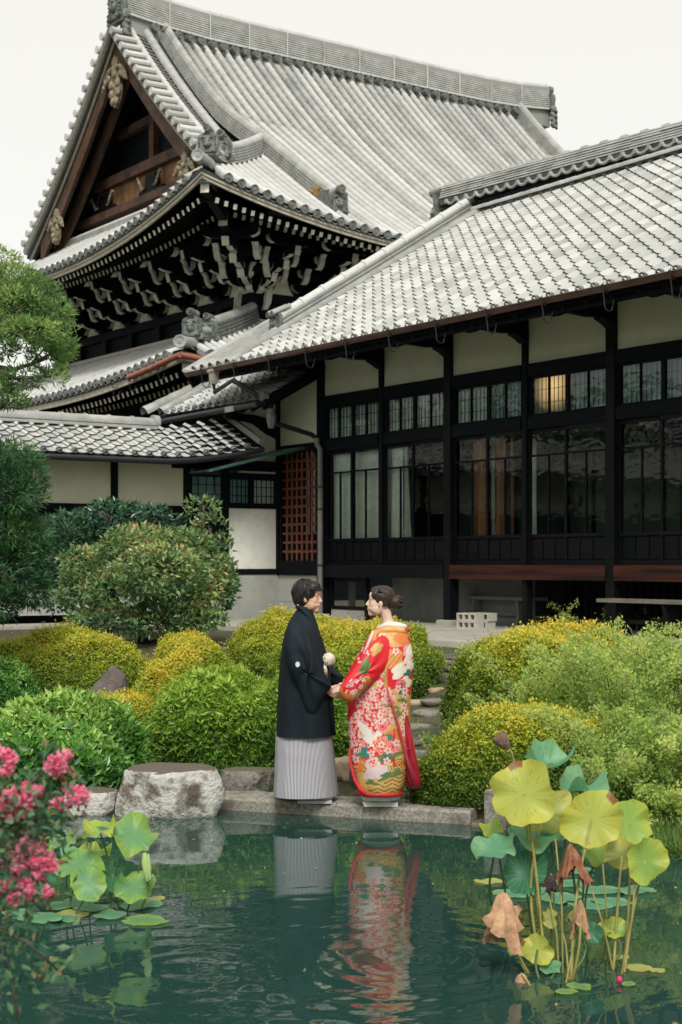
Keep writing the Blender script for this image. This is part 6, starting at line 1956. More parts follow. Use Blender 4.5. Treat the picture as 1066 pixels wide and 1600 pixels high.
fuse(b, .0048, 'body', SKINW, wf, woman, 5)
face_bits(wf, woman, PW, .95)
b = MB()
EP(PW, -.018, 0, .042, (.100, .080, .086)); EP(PW, -.060, 0, .010, (.055, .068, .068)); EP(PW, .038, 0, .080, (.048, .060, .040))
for q in (-1, 1):
    EP(PW, -.010, q * .055, .028, (.065, .030, .058)); EP(PW, .050, q * .052, .052, (.034, .024, .036)); EP(PW, -.030, q * .064, -.005, (.030, .018, .035))
bc = wf.L(619, 941, 0)
b.ell(bc, (.050, .062, .050), 12, 9); b.ell(bc + Vector((-.045, 0, .01)), (.04, .05, .04), 10, 8)
fuse(b, .005, 'hair', HAIRB, wf, woman, 3)
b = MB()
for k in range(7):
    a = k / 7 * 2 * PI
    c1 = bc + Vector((.012, math.cos(a) * .034, math.sin(a) * .030))
    b.tube([c1 + Vector((-.03, 0, 0)), c1 + Vector((.006, math.cos(a) * .012, math.sin(a) * .012)), c1 + Vector((.028, -math.sin(a) * .014, math.cos(a) * .014)), bc + Vector((.045, 0, 0))], [.012, .017, .014, .006], 7)
for k in range(26):
    yy = -.078 + .006 * (k % 13) - (.0 if k < 13 else .0); yy = -.075 + .15 * (k / 25)
    zz = .075 * math.cos(yy * 14) 
    b.tube([PW(.078 - abs(yy) * .35, yy * .8, .065), PW(.02, yy * 1.08, .045 + .085 * math.sqrt(max(0, 1 - (yy / .085) ** 2))), PW(-.05, yy, .02 + .075 * math.sqrt(max(0, 1 - (yy / .085) ** 2))), PW(-.105, yy * .6, .005)], [.003, .0055, .0055, .004], 5)
o_ = wf.put(b, 'hair_locks', HAIRB, woman); tag(o_, kind='stuff')
b = MB(); b.ell(PW(.004, -.083, -.052), (.006, .004, .010), 8, 6); wf.put(b, 'earring', WSILK, woman)

# painted silk, in photo pixels
RNGP = np.random.default_rng(5)
def blob(X, Y, cx, cy, rx, ry, ang=0, wob=.18, seed=1):
    ca, sa = math.cos(ang), math.sin(ang); dx, dy = X - cx, Y - cy
    u, v = (dx * ca + dy * sa) / rx, (-dx * sa + dy * ca) / ry
    a = np.arctan2(v, u); r = np.hypot(u, v)
    return r < 1 + wob * (np.sin(a * 3 + seed) + .6 * np.sin(a * 5 + seed * 2.3))
def blossoms(X, Y, cell, seed, prob=1.0):
    """distance field of small five-petalled flowers on a jittered grid -> (inside, centre)"""
    gx, gy = np.floor(X / cell), np.floor(Y / cell)
    ins = np.zeros(len(X), bool); cen = np.zeros(len(X), bool); idv = np.zeros(len(X))
    for ox in (-1, 0, 1):
        for oy in (-1, 0, 1):
            i, j = gx + ox, gy + oy
            h1 = np.abs(np.sin(i * 12.9898 + j * 78.233 + seed) * 43758.5453) % 1; h2 = np.abs(np.sin(i * 39.346 + j * 11.135 + seed * 2) * 24634.634) % 1
            h3 = np.abs(np.sin(i * 7.13 + j * 91.7 + seed * 3) * 9631.77) % 1
            cx, cy = (i + .25 + .5 * h1) * cell, (j + .25 + .5 * h2) * cell
            dx, dy = X - cx, Y - cy; r = np.hypot(dx, dy) / (cell * .52); a = np.arctan2(dy, dx) + h1 * 6
            on = (r < .78 + .22 * np.cos(5 * a)) & (h3 < prob)
            ins |= on; cen |= on & (r < .25); idv = np.where(on, h1, idv)
    return ins, cen, idv
def peony(X, Y, C, cx, cy, r, c_in, c_out, edge):
    d = np.hypot(X - cx, Y - cy) / r; a = np.arctan2(Y - cy, X - cx)
    rr = d / (1 + .13 * np.cos(7 * a + 1))
    on = rr < 1; C[on] = c_out
    C[(rr < .62) & on] = c_in
    ring = (np.abs(rr - .93) < .06) | (np.abs(rr - .66 - .05 * np.cos(5 * a)) < .06) | (np.abs(rr - .34 - .06 * np.cos(4 * a + 2)) < .06) | ((np.abs(np.sin(a * 3.5)) < .14) & (rr > .35) & on)
    C[ring & on] = edge
RED = np.array((.66, .012, .022)); GLD = np.array((.56, .34, .10)); GLD2 = np.array((.42, .25, .07)); ORNG = np.array((.62, .17, .04)); CRM = np.array((.72, .66, .56)); PNK = np.array((.70, .33, .33)); TEAL = np.array((.03, .14, .11)); GRN = np.array((.12, .17, .06)); DRD = np.array((.36, .01, .02)); DK = np.array((.10, .055, .02))
def silk(X, Y, D):
    n = len(X); C = np.tile(GLD, (n, 1))
    w = np.sin(X * .11 + 1) + np.sin(Y * .09 + X * .05) + np.sin(X * .05 - Y * .13)
    C[w > .7] = ORNG
    C[w < -1.2] = GLD2
    C[(X < 616) & (Y > 1075) & (Y < 1196) & (np.sin(X * .16 + 2) + np.sin(Y * .12) > -1.3)] = RED
    C[(X < 550) & (Y > 1090) & (Y < 1140)] = ORNG
    C[(Y < 1062) & (np.sin(X * .09) + np.sin(Y * .10 + 1) > -.35)] = RED
    C[blob(X, Y, 572, 1105, 32, 34, 0, .1)] = RED
    C[blob(X, Y, 596, 1100, 14, 30, 0, .1)] = RED
    C[(X > 604) & (Y > 990) & (Y < 1085) & (np.sin(X * .21) + np.sin(Y * .13 + 2) > -.5)] = RED
    # shoulders
    for a in ((606, 1000, 20, 8, .3, GLD), (628, 998, 14, 9, .6, ORNG), (583, 1012, 10, 18, .2, ORNG), (600, 1022, 14, 6, -.4, GLD), (640, 1040, 8, 20, 0, DRD), (637, 1015, 9, 8, 0, PNK)):
        C[blob(X, Y, *a[:5])] = a[5]
    # crane on the back
    C[blob(X, Y, 628, 1044, 20, 10, -.35)] = CRM; C[blob(X, Y, 638, 1024, 7, 17, .2)] = CRM; C[blob(X, Y, 634, 1064, 9, 9)] = CRM
    fan = blob(X, Y, 612, 1026, 17, 13, -.6, .05); C[fan] = np.where((np.sin((X + Y * .8) * .9) > .2)[fan][:, None], GLD, ORNG)
    peony(X, Y, C, 626, 1066, 8, DRD, RED, PNK)
    C[blob(X, Y, 622, 1076, 9, 6, .5, .35)] = TEAL; C[blob(X, Y, 637, 1050, 6, 5, .5, .35)] = TEAL
    C[blob(X, Y, 612, 1108, 20, 30, .1)] = GLD
    for a in ((610, 1098, 10, 5, .4), (622, 1112, 9, 5, -.4), (603, 1090, 6, 4, 0), (628, 1090, 6, 5, .6)): C[blob(X, Y, *a, .4)] = GRN
    # drift of blossoms down the front
    reg = blob(X, Y, 578, 1112, 30, 36, .25, .22) | blob(X, Y, 560, 1150, 17, 34, -.1, .2) | blob(X, Y, 604, 1086, 12, 14)
    i, c, h = blossoms(X + 1.5 * np.sin(Y * .21), Y + 1.5 * np.sin(X * .17), 6.0, 3.1); on = reg & i
    C[reg & ~i & (np.sin(X * 1.7) * np.sin(Y * 1.3) > -.2)] = RED * .9
    C[on] = np.where((h > .5)[on][:, None], CRM * .95, (.72, .44, .42)); C[reg & c] = DRD
    reg2 = blob(X, Y, 586, 1196, 18, 16, 0, .2); C[reg2] = (.62, .50, .50)
    # crane in flight
    for a in ((572, 1140, 6, 22, -.62), (592, 1138, 5, 21, .42), (585, 1156, 9, 6, .1), (577, 1152, 11, 5, .5)): C[blob(X, Y, *a, .06)] = CRM * 1.02
    ft = (blob(X, Y, 572, 1140, 6, 22, -.62, .06) | blob(X, Y, 592, 1138, 5, 21, .42, .06)) & (np.sin(X * 1.1 + Y * 1.4) > .75); C[ft] = (.48, .5, .46)
    # peonies
    C[blob(X, Y, 606, 1152, 13, 8, .3, .3)] = TEAL * 1.3; C[blob(X, Y, 603, 1176, 18, 7, -.2, .35)] = GRN; C[blob(X, Y, 568, 1172, 8, 9, .5, .3)] = TEAL * 1.5
    C[blob(X, Y, 604, 1178, 8, 4, .1, .3)] = TEAL
    peony(X, Y, C, 595, 1158, 13.5, np.array((.62, .03, .02)), RED, np.array((.80, .42, .30))); peony(X, Y, C, 613, 1162, 9.5, RED, np.array((.74, .10, .10)), PNK)
    peony(X, Y, C, 597, 1131, 9, RED, np.array((.75, .16, .10)), PNK); peony(X, Y, C, 582, 1186, 9.5, RED, PNK, CRM)
    # gold clouds and waves at the hem
    low = (Y > 1192) & ~reg2; C[low] = GLD
    wv = low & (np.sin(Y * 1.0 + 2.2 * np.sin(X * .28)) > .72) & (np.sin(X * .06 + Y * .11) > 0); C[wv] = DK
    wv = (Y > 1180) & (Y < 1200) & (X > 603) & (np.sin(np.hypot(X - 622, Y - 1190) * 1.6) > .6); C[wv] = DK
    for a in ((606, 1206, 16, 5, -.15), (580, 1216, 9, 4, .2), (620, 1200, 8, 4, .3)): C[blob(X, Y, *a, .35)] = GRN
    C[blob(X, Y, 562, 1192, 5, 12, 0, .3)] = ORNG
    # loose small flowers everywhere
    i, c, h = blossoms(X, Y, 12, 9.4, .30); C[i & (Y < 1190)] = (.70, .50, .44); C[c & (Y < 1190)] = RED
    C = C * (1 + .05 * np.sin(X * 3.1)[:, None] * np.sin(Y * 2.7)[:, None])
    return np.clip(C, 0, .85)
def silk_sleeve(X, Y, D):
    n = len(X); C = np.tile(ORNG * .95, (n, 1))
    w = np.sin(X * .13 + Y * .05) + np.sin(Y * .12 - X * .04); C[w > .9] = GLD
    C[w < -.2] = RED
    u = (X - 530) * .62 + (Y - 1085) * .78      # distance up from the lower edge
    C[(X + Y * .9 - 560 - 1020 * .9 > -12) & (Y < 1052) | (blob(X, Y, 590, 1040, 22, 14, -.7, .1))] = RED
    i, c, h = blossoms(X, Y, 8.5, 5.2, .8); reg = blob(X, Y, 556, 1066, 14, 11, -.6, .2) | blob(X, Y, 547, 1072, 8, 8) | blob(X, Y, 566, 1018, 8, 14)
    C[reg & i] = (.72, .52, .50); C[reg & c] = RED
    C[blob(X, Y, 570, 1036, 7, 12, .4, .2)] = GRN * 1.1; C[blob(X, Y, 566, 1046, 6, 4, 0, .3)] = GRN * .7
    C[blob(X, Y, 590, 1010, 14, 7, -.5, .2)] = GLD; C[blob(X, Y, 603, 1006, 8, 9, 0, .3)] = RED
    return np.clip(C, 0, .85)
def fold_w(T, Z):
    lo = np.clip((.75 - Z) / .7, 0, 1)
    sh = np.exp(-((Z - 1.02) / .10) ** 2)
    return (.016 * np.sin(T * 3 + Z * 5) + .014 * np.sin(T * 7 + 3 * Z) + .040 * lo * np.abs(np.sin(T * 3.5 + 1 + Z * 1.2)) - .02 * lo + .030 * sh * np.sin(T * 9 + Z * 26) * .5 + .02 * np.exp(-((Z - 1.1) / .2) ** 2) * np.sin(T * 5 + Z * 14))
robe(wf, [(981, 592, 622, .09), (985, 584, 632, .13), (991, 578, 638, .16), (1002, 572, 642, .185), (1020, 567, 645, .205), (1040, 562, 646, .215), (1070, 553, 644, .225), (1100, 544, 641, .23), (1130, 543, 641, .235), (1160, 545, 642, .245), (1200, 549, 640, .25), (1225, 555, 634, .245), (1236, 561, 627, .23)], 230, 300, fold_w, 'flowered_robe', DYED, woman, silk, ex=2.15)
sl = [(588, 996), (600, 992), (612, 1002), (615, 1020), (608, 1040), (592, 1056), (576, 1069), (560, 1082), (548, 1091), (538, 1089), (530, 1078), (533, 1066), (545, 1050), (558, 1032), (572, 1012)]
pillow(wf, sl, -.215, .15, 'robe_sleeve', DYED, woman, silk_sleeve, tilt=.35, n=14, rings=34, fold=.05)
sl2 = [(575, 1002), (590, 1000), (596, 1020), (580, 1048), (562, 1066), (548, 1080), (540, 1076), (538, 1066), (548, 1046), (560, 1024)]
pillow(wf, sl2, .16, .12, 'robe_sleeve', DYED, woman, silk_sleeve, tilt=-.3, n=8, rings=16)
# collars
def neck_ring(c, rx, ry, tiltv, r, name, m, drop=0.0, a0=-PI, a1=PI, n=28):
    b = MB(); P = []
    for a in np.linspace(a0, a1, n):
        x = rx * math.cos(a); y = ry * math.sin(a)
        P.append((c[0] + x, c[1] + y, c[2] + tiltv * x - drop * max(0, -math.cos(a)) ** 2))
    b.tube(P, r, 8); return wf.put(b, name, m, woman)
neck_ring(wf.L(612, 976), .100, .088, -.16, [.021] * 28, 'white_collar', WSILK, .05)
neck_ring(wf.L(611, 973), .082, .074, -.16, [.012] * 28, 'inner_white_collar', WSILK, .05)
neck_ring(wf.L(607, 983), .125, .118, -.12, [.030] * 28, 'gold_lapel', GOLDS, .10)
neck_ring(wf.L(614, 982), .112, .100, -.12, [.016] * 28, 'red_collar_lining', REDSILK, .05, -PI * .45, PI * .45)
for dpx, m_, rr2, nm, yy in ((0, GOLDS, .020, 'gold_lapel', -.115), (7, WSILK, .011, 'white_under_lapel', -.085), (-5, M('pale_pink_silk', (.70, .5, .46), None, rough=.6), .012, 'pink_edging', -.15)):
    b = MB(); b.tube([wf.L(588 + dpx, 985, yy), wf.L(578 + dpx * .6, 1004, yy - .02), wf.L(570 + dpx * .5, 1024, yy - .02), wf.L(563 + dpx * .4, 1044, yy)], [rr2, rr2 * 1.1, rr2, rr2 * .7], 8); wf.put(b, nm, m_, woman)
# robe edges, hems and train
zb = 1236
b = MB(); P = []
for a in np.linspace(0, 2 * PI, 40):
    P.append((wf.X(594.5) + wf.k * 34 * math.cos(a), .232 * math.sin(a), wf.Z(zb) + .004 * math.sin(a * 3)))
b.tube(P, .016, 8); wf.put(b, 'padded_red_hem', REDSILK, woman)
b = MB(); b.tube([wf.L(547, 1166, -.10), wf.L(546, 1178, -.12), wf.L(549, 1196, -.13), wf.L(554, 1214, -.15), wf.L(563, 1229, -.17), wf.L(576, 1238, -.19)], [.006, .009, .011, .014, .016, .015], 8); wf.put(b, 'front_red_hem', REDSILK, woman)
tr = [(622, 1095), (632, 1104), (641, 1135), (649, 1175), (657, 1218), (652, 1228), (640, 1228), (632, 1205), (626, 1160), (620, 1120)]
pillow(wf, tr, -.10, .12, 'robe_train', DREDSILK, woman, n=8, rings=14, fold=.05)
b = MB(); b.tube([wf.L(603, 1070, -.232), wf.L(612, 1098, -.24), wf.L(622, 1132, -.235), wf.L(634, 1180, -.20), wf.L(646, 1224, -.14)], [.006, .008, .010, .012, .010], 8); wf.put(b, 'train_edge', M('rose_silk_edge', (.50, .06, .09), None, rough=.25), woman)
b = MB(); b.tube([wf.L(632, 1115, -.13), wf.L(640, 1140, -.13), wf.L(648, 1180, -.12), wf.L(656, 1221, -.10)], [.006, .009, .011, .010], 8); wf.put(b, 'train_edge', bpy.data.materials['rose_silk_edge'], woman)
pan = [(606, 1078), (612, 1090), (622, 1128), (634, 1172), (640, 1196), (640, 1150), (634, 1112), (622, 1084)]
robe(wf, [(1232, 566, 625, .195), (1246, 564, 625, .185)], 6, 60, None, 'white_under_robe', M('white_under_silk', (.50, .52, .50), None, rough=.8), woman)
b = MB()
for q, yy in ((-1, -.075), (1, .07)):
    x0_, x1_ = wf.X(566), wf.X(621)
    b.loft([[(x0_ + .012 * k_ + .0, yy - .042, z_), (x1_, yy - .038, z_), (x1_, yy + .038, z_), (x0_ + .012 * k_, yy + .042, z_)] for k_, z_ in ((1.5, 0), (1, .012), (0, .034))])
    b.ell((wf.X(580), yy, .052), (.062, .036, .028), 12, 8); b.ell((wf.X(600), yy, .06), (.075, .036, .036), 12, 8)
wf.put(b, 'white_sandals', M('ivory_sandal', (.62, .62, .54), None, rough=.6), woman, smooth=50)
# ================================================================== lotus, lily pads, flowering branch, carp
m, t, b, o = _mat('lotus_leaf')
_a = t.nodes.new('ShaderNodeAttribute'); _a.attribute_name = 'dye'
b.inputs['Roughness'].default_value = .45
t.links.new(_a.outputs['Color'], b.inputs['Base Color'])
_tr = t.nodes.new('ShaderNodeBsdfTranslucent'); _mx = t.nodes.new('ShaderNodeMixShader'); _mx.inputs[0].default_value = .42
t.links.new(_a.outputs['Color'], _tr.inputs[0]); t.links.new(b.outputs[0], _mx.inputs[1]); t.links.new(_tr.outputs[0], _mx.inputs[2]); t.links.new(_mx.outputs[0], o.inputs[0])
_bump(t, b, _noise(t, _pos(t), 40, 3), .15, .01)
LOTUS = m
DRY = M('dried_lotus_leaf', (.26, .13, .065), (.58, .36, .21), 16, rough=.8, bump=.5, bscale=50, lo=.3, hi=.7)
DRYD = M('rust_brown_lotus_leaf', (.16, .05, .025), (.36, .15, .07), 16, rough=.7, bump=.4, bscale=50)
STEM = M('lotus_stalk', (.20, .19, .05), (.36, .31, .09), 12, rough=.6)
STEMG = M('green_lotus_stalk', (.05, .11, .04), (.11, .19, .06), 12, rough=.6)
PADM = M('lily_pad', (.10, .22, .13), (.22, .34, .22), 9, rough=.35, spec=.6, c3=(.34, .33, .12), s3=12)
PADY = M('yellowing_lily_pad', (.30, .36, .14), (.50, .50, .26), 14, rough=.4)
PAL = {'y': ((.54, .60, .12), (.64, .62, .10)), 'g': ((.16, .38, .16), (.34, .52, .08)), 'b': ((.13, .38, .21), (.24, .48, .24)), 'd': ((.04, .20, .10), (.06, .24, .11)), 'l': ((.30, .50, .10), (.50, .56, .07)), 'p': ((.50, .55, .20), (.58, .52, .10))}
def lotus_blade(c, r, nrm, pal, cup=.25, wav=.10, seed=0, name='blade', parent=None, spin=0.0, asp=1.0, droop=0.0, notch=False, mat=LOTUS, brown=0.0):
    """round shield-shaped leaf with veins, wavy rim; nrm: the way its upper face looks"""
    nrm = Vector(nrm).normalized(); ux = nrm.orthogonal().normalized(); uy = nrm.cross(ux)
    if abs(nrm.z) < .98:
        ux = nrm.cross(Vector((0, 0, 1))).normalized(); uy = nrm.cross(ux)   # ux level
    rg = np.random.default_rng(seed); ph = rg.random(6) * 6.28
    nr_, na = 12, 126; V, C = [], []
    c0, c1 = np.array(PAL[pal][0]), np.array(PAL[pal][1])
    for j in range(nr_ + 1):
        q = (j / nr_)
        for i in range(na):
            a = 2 * PI * i / na
            rr = r * q * (1 + .09 * math.sin(2 * a + ph[0]) + .05 * math.sin(3 * a + ph[1]) + .03 * math.sin(7 * a + ph[4]) * q + .02 * math.sin(13 * a + ph[5]) * q)
            if notch:
                dn = abs((a - PI + PI) % (2 * PI) - PI); rr *= 1 - .30 * q * max(0, 1 - dn / .35)
            vein = abs(math.sin(a * 10.5))
            h = r * (cup * q ** 2 + wav * q ** 3 * (math.sin(3 * a + ph[2]) + .6 * math.sin(5 * a + ph[3]) + .25 * math.sin(8 * a + ph[4])) - .010 * (1 - vein) * q * (1 - .4 * q)) - droop * r * q ** 2 * (math.cos(a * 2 + ph[1]))
            p = Vector(c) + (ux * math.cos(a + spin) + uy * math.sin(a + spin) * asp) * rr + nrm * h
            V.append(p)
            k = min(1, max(0, q ** 2.5 * .9 + .35 * math.sin(2 * a + ph[3]) * q + .15 * math.sin(5 * a + ph[0]) * q))
            col = c0 * (1 - k) + c1 * k
            if vein < .30: col = col * .86 + np.array((.60, .64, .36)) * .14
            elif vein > .9: col = col * .95
            if brown and q > .75 and math.sin(a + ph[2]) > 1 - brown: col = np.array((.30, .13, .04))
            if rg.random() < .015: col = col * .6
            C.append((*np.clip(col, 0, .8), 1))
    F = [(j * na + i, j * na + (i + 1) % na, (j + 1) * na + (i + 1) % na, (j + 1) * na + i) for j in range(nr_) for i in range(na)]
    V = np.array(V); ce = np.array(c)
    return link(name, np_mesh(name, V - ce, F, mat, None, None, True, np.array(C)), parent, ce)
def stalk(c, foot, r, m, parent, bend=.12, nrm=None, seed=0):
    c, foot = Vector(c), Vector(foot); P = []
    rg = random.Random(seed); bx = (rg.random() - .5) * bend; by = (rg.random() - .5) * bend
    for s in np.linspace(0, 1, 9):
        p = foot.lerp(c, s) + Vector((bx, by, 0)) * math.sin(s * PI)
        P.append(p)
    b = MB(); b.tube([foot + Vector((0, 0, -.3))] + P, [r] * 9 + [r * .75], 7); return b.build('stalk', m, parent, smooth='all')
R3 = Vector((RT[0], RT[1], 0)); F3 = Vector((FW[0], FW[1], 0))
def VN(r_, f_, u_): return (R3 * r_ + F3 * f_ + Vector((0, 0, u_))).normalized()
LT = 7.45
# px, py, depth offset, radius px, normal (right, away, up), palette, aspect, foot px, foot py, cup, wave, label
right = [
 (820, 1240, 0.00, 57, (-.45, -.80, .25), 'y', .86, 852, 1519, .10, .09, 'tallest big yellow-green lotus leaf facing the pond on the right clump', 1),
 (850, 1272, .12, 44, (.25, .75, .20), 'p', .85, 848, 1512, .25, .12, 'yellowed lotus leaf hanging behind the tallest one', 1),
 (856, 1198, .25, 36, (.05, -.35, .9), 'b', .9, 868, 1497, .55, .16, 'cupped blue-green lotus leaf at the top of the right clump', 0),
 (925, 1280, .00, 52, (-.15, -.92, .12), 'y', .80, 893, 1530, .10, .08, 'large pale yellow lotus leaf at the middle of the right clump', 1),
 (984, 1287, .15, 40, (.40, -.75, .35), 'l', .85, 975, 1510, .12, .08, 'green lotus leaf behind the large pale yellow one on its right', 1),
 (1008, 1344, -.05, 37, (.35, -.88, .10), 'l', .95, 976, 1518, .15, .07, 'bright green lotus leaf at the right end of the clump', 1),
 (972, 1338, .05, 33, (-.2, .6, .35), 'p', .8, 959, 1514, .20, .14, 'yellow curled lotus leaf just left of the bright green end leaf', 1),
 (912, 1234, .35, 38, (.1, -.30, .95), 'b', .9, 905, 1480, .30, .20, 'wide blue-green lotus leaf behind the large pale yellow one', 0),
 (775, 1328, .05, 38, (-.35, -.45, .80), 'b', .75, 795, 1478, .18, .12, 'drooping blue-green lotus leaf at the left of the right clump', 0),
 (772, 1297, .25, 20, (-.5, -.5, .6), 'l', .8, 800, 1470, .25, .14, 'small yellow-green lotus leaf above the drooping blue-green one', 0),
 (838, 1308, .20, 50, (.0, -.30, .95), 'b', .9, 842, 1490, .18, .12, 'broad level blue-green lotus leaf under the tallest yellow one', 0),
 (822, 1364, .10, 36, (-.25, -.80, .42), 'd', .95, 838, 1490, .20, .07, 'dark green round lotus leaf in the centre of the right clump', 0),
 (886, 1285, .35, 32, (.2, -.75, .5), 'b', .9, 880, 1485, .20, .10, 'blue-green lotus leaf peeping between the two biggest yellow ones', 0),
 (932, 1338, .25, 28, (.2, -.45, .85), 'l', .9, 920, 1480, .20, .10, 'small bright lotus leaf under the large pale yellow one', 0),
 (857, 1435, -.05, 17, (.55, -.75, .2), 'p', .85, 848, 1510, .15, .08, 'small yellowish lotus leaf low between the stalks', 0),
 (887, 1436, -.05, 20, (.9, -.35, .15), 'p', .7, 890, 1525, .35, .10, 'folded pale lotus leaf standing low among the stalks', 0),
 (840, 1484, -.12, 25, (-.3, -.90, .25), 'y', .95, 842, 1528, .15, .10, 'small round yellow lotus leaf with a brown corner near the water', 0),
 (926, 1457, -.05, 17, (-.2, -.90, .3), 'd', .9, 905, 1515, .15, .06, 'small dark green lotus leaf low right of the brown cone', 0),
 (961, 1450, .02, 20, (.2, -.85, .4), 'l', .9, 968, 1510, .20, .10, 'small green lotus leaf low at the right stalks', 0),
 (806, 1484, -.05, 17, (-.85, -.4, .2), 'p', .6, 822, 1520, .30, .10, 'narrow pale folded lotus leaf low at the left', 0),
 (860, 1513, -.15, 17, (.0, -.50, .85), 'b', .9, 862, 1528, .15, .08, 'smallest green lotus leaf just above the water', 0),
 (812, 1519, -.05, 11, (-.2, -.3, .9), 'l', .9, 822, 1525, .15, .08, 'tiny green leaf beside the lowest dried leaf', 0),
 (946, 1450, .02, 15, (-.8, -.5, .3), 'p', .8, 950, 1512, .15, .08, 'small faded leaf edge between the right-hand stalks', 0),
]
left = [
 (156, 1298, 0.0, 28, (-.25, -.35, .9), 'l', .9, 173, 1421, .15, .18, 'yellow-green left half leaf at the top of the left lotus clump'),
 (208, 1307, .05, 38, (.30, -.60, .72), 'g', .95, 186, 1418, .12, .14, 'large fresh green lotus leaf at the top of the left clump'),
 (96, 1319, .10, 24, (-.3, -.50, .8), 'g', .85, 98, 1412, .20, .14, 'tilted green lotus leaf near the pink flowers'),
 (113, 1334, .30, 20, (0, -.3, .95), 'b', .9, 112, 1410, .15, .10, 'small flat lotus leaf behind the tilted one'),
 (148, 1333, .20, 24, (.2, -.25, .95), 'l', .8, 140, 1412, .25, .14, 'bright curled leaf edge behind the left clump'),
 (122, 1354, .00, 41, (.1, -.38, .9), 'g', .9, 108, 1422, .12, .10, 'widest pale green lotus leaf of the left clump'),
 (138, 1381, -.15, 30, (.10, -.88, .40), 'g', .9, 118, 1430, .10, .07, 'round pale green lotus leaf facing the camera on the left'),
 (66, 1383, -.05, 26, (-.45, -.60, .60), 'd', .8, 82, 1425, .15, .10, 'dark green lotus leaf behind the lowest pink flowers'),
 (190, 1373, .10, 29, (-.2, -.60, .7), 'd', .9, 185, 1422, .15, .12, 'dark lotus leaf in the middle of the left clump'),
 (210, 1387, .00, 33, (.35, -.62, .62), 'g', .85, 198, 1424, .10, .16, 'drooping lotus leaf at the right of the left clump'),
]
def make_lotus(rows, T, grp, th):
    for k, q in enumerate(rows):
        px_, py_, dt, rpx, nn, pal, asp, fx, fy, cup, wav, lab = q[:12]
        wav *= 1.9; cup *= 1.3
        T_ = T + dt; c = at(px_, py_, T_); r = rpx / FPX * T_
        ft = atZ(fx, fy, 0)
        root = thing('lotus_leaf', Vector((ft.x, ft.y, 0)), lab, 'lotus leaf', grp)
        lotus_blade(c, r, VN(*nn), pal, cup, wav, 40 + k + int(T * 10), parent=root, asp=asp, brown=.02 if pal in 'yp' else 0)
        st = STEM if (len(q) > 12 and q[12]) else STEMG
        stalk(c, ft, th * (1.25 if st is STEM else 1), st, root, seed=k)
make_lotus(right, LT, 'lotus leaves of the right clump', .0055)
make_lotus(left, 8.55, 'lotus leaves of the left clump', .005)
# rolled young leaf
ft = atZ(220, 1421); root = thing('rolled_lotus_leaf', ft, 'young lotus leaf still rolled into an upright spindle on the left', 'lotus leaf', None)
b = MB(); b.tube([at(231, 1376, 8.5), at(229, 1362, 8.5), at(227, 1345, 8.5), at(226, 1333, 8.5)], [.008, .020, .022, .010], 9); b.tube([at(234, 1374, 8.49), at(233, 1356, 8.49), at(232, 1334, 8.5)], [.007, .014, .006], 8); b.build('rolled_blade', M('pale_green_rolled_leaf', (.30, .48, .16), (.42, .56, .22), 9), root, smooth=60)
stalk(at(229, 1372, 8.5), ft, .006, STEM, root)
# dried heads
def dried(px_, py_, T_, w, h, m_, foot, lab, seed, lean=0):
    ft = atZ(*foot); root = thing('dried_lotus_leaf', Vector((ft.x, ft.y, 0)), lab, 'dried leaf', 'dried lotus leaves')
    top = at(px_ + lean, py_ - h / 2, T_); k = T_ / FPX; rg = np.random.default_rng(seed); ph = rg.random(6) * 6.28
    V, C, F = [], [], []; nr_, na = 12, 60
    for j in range(nr_ + 1):
        q = j / nr_
        for i in range(na):
            a = 2 * PI * i / na
            fl = 1 + (.62 * abs(math.sin(3.5 * a + ph[0] + 1.2 * q)) - .35) * q + .13 * math.sin(11 * a + ph[1] + 3 * q) * q + .34 * math.sin(2 * a + ph[2]) * q + .10 * math.sin(17 * a + 5 * q) * q
            rad = w / 2 * k * (q ** .72) * fl
            dz = h * k * (q ** 1.15) * (1 + .30 * math.sin(2 * a + ph[3]) + .14 * math.sin(5 * a + ph[4]) + .07 * math.sin(13 * a)) - h * k * .10 * math.sin(q * 7 + 2 * a)
            V.append(top + R3 * (math.cos(a) * rad - lean * k * q) + F3 * (math.sin(a) * rad * .7) - Vector((0, 0, dz)))
    for j in range(nr_):
        for i in range(na): F.append((j * na + i, j * na + (i + 1) % na, (j + 1) * na + (i + 1) % na, (j + 1) * na + i))
    link('blade', np_mesh('blade', np.array(V) - np.array(top), F, m_, None, None, True), root, top)
    stalk(top, ft, .006, STEM if m_ is not DRYD else STEMG, root, seed=seed)
dried(786, 1428, 7.25, 66, 58, DRY, (826, 1520), 'large pale brown dried lotus leaf hanging at the left of the right clump', 3)
dried(897, 1346, 7.30, 42, 48, DRYD, (918, 1500), 'rust-red shrivelled lotus leaf under the large pale yellow one', 5, -6)
dried(907, 1432, 7.25, 32, 44, DRY, (895, 1530), 'small brown cone-shaped dried lotus leaf', 7)
dried(815, 1534, 7.15, 28, 24, DRY, (828, 1540), 'lowest small dried lotus leaf touching the water', 9)
dried(861, 1377, 7.4, 20, 24, M('black_dried_pod', (.03, .015, .02), (.07, .04, .04), 20, rough=.8), (866, 1500), 'dark shrunken lotus leaf among the stalks', 11)
ft = atZ(850, 1500); root = thing('lotus_seed_pod', Vector((ft.x, ft.y, 0)), 'dry brown lotus seed pod nodding above the yellow leaves', 'seed pod', None)
pc = at(787, 1160, 7.6); ax = (at(780, 1150, 7.6) - at(796, 1170, 7.6)).normalized()
b = MB(); b.tube([pc - ax * .04, pc - ax * .01, pc + ax * .03, pc + ax * .042, pc + ax * .043], [.010, .030, .040, .034, .001], 12)
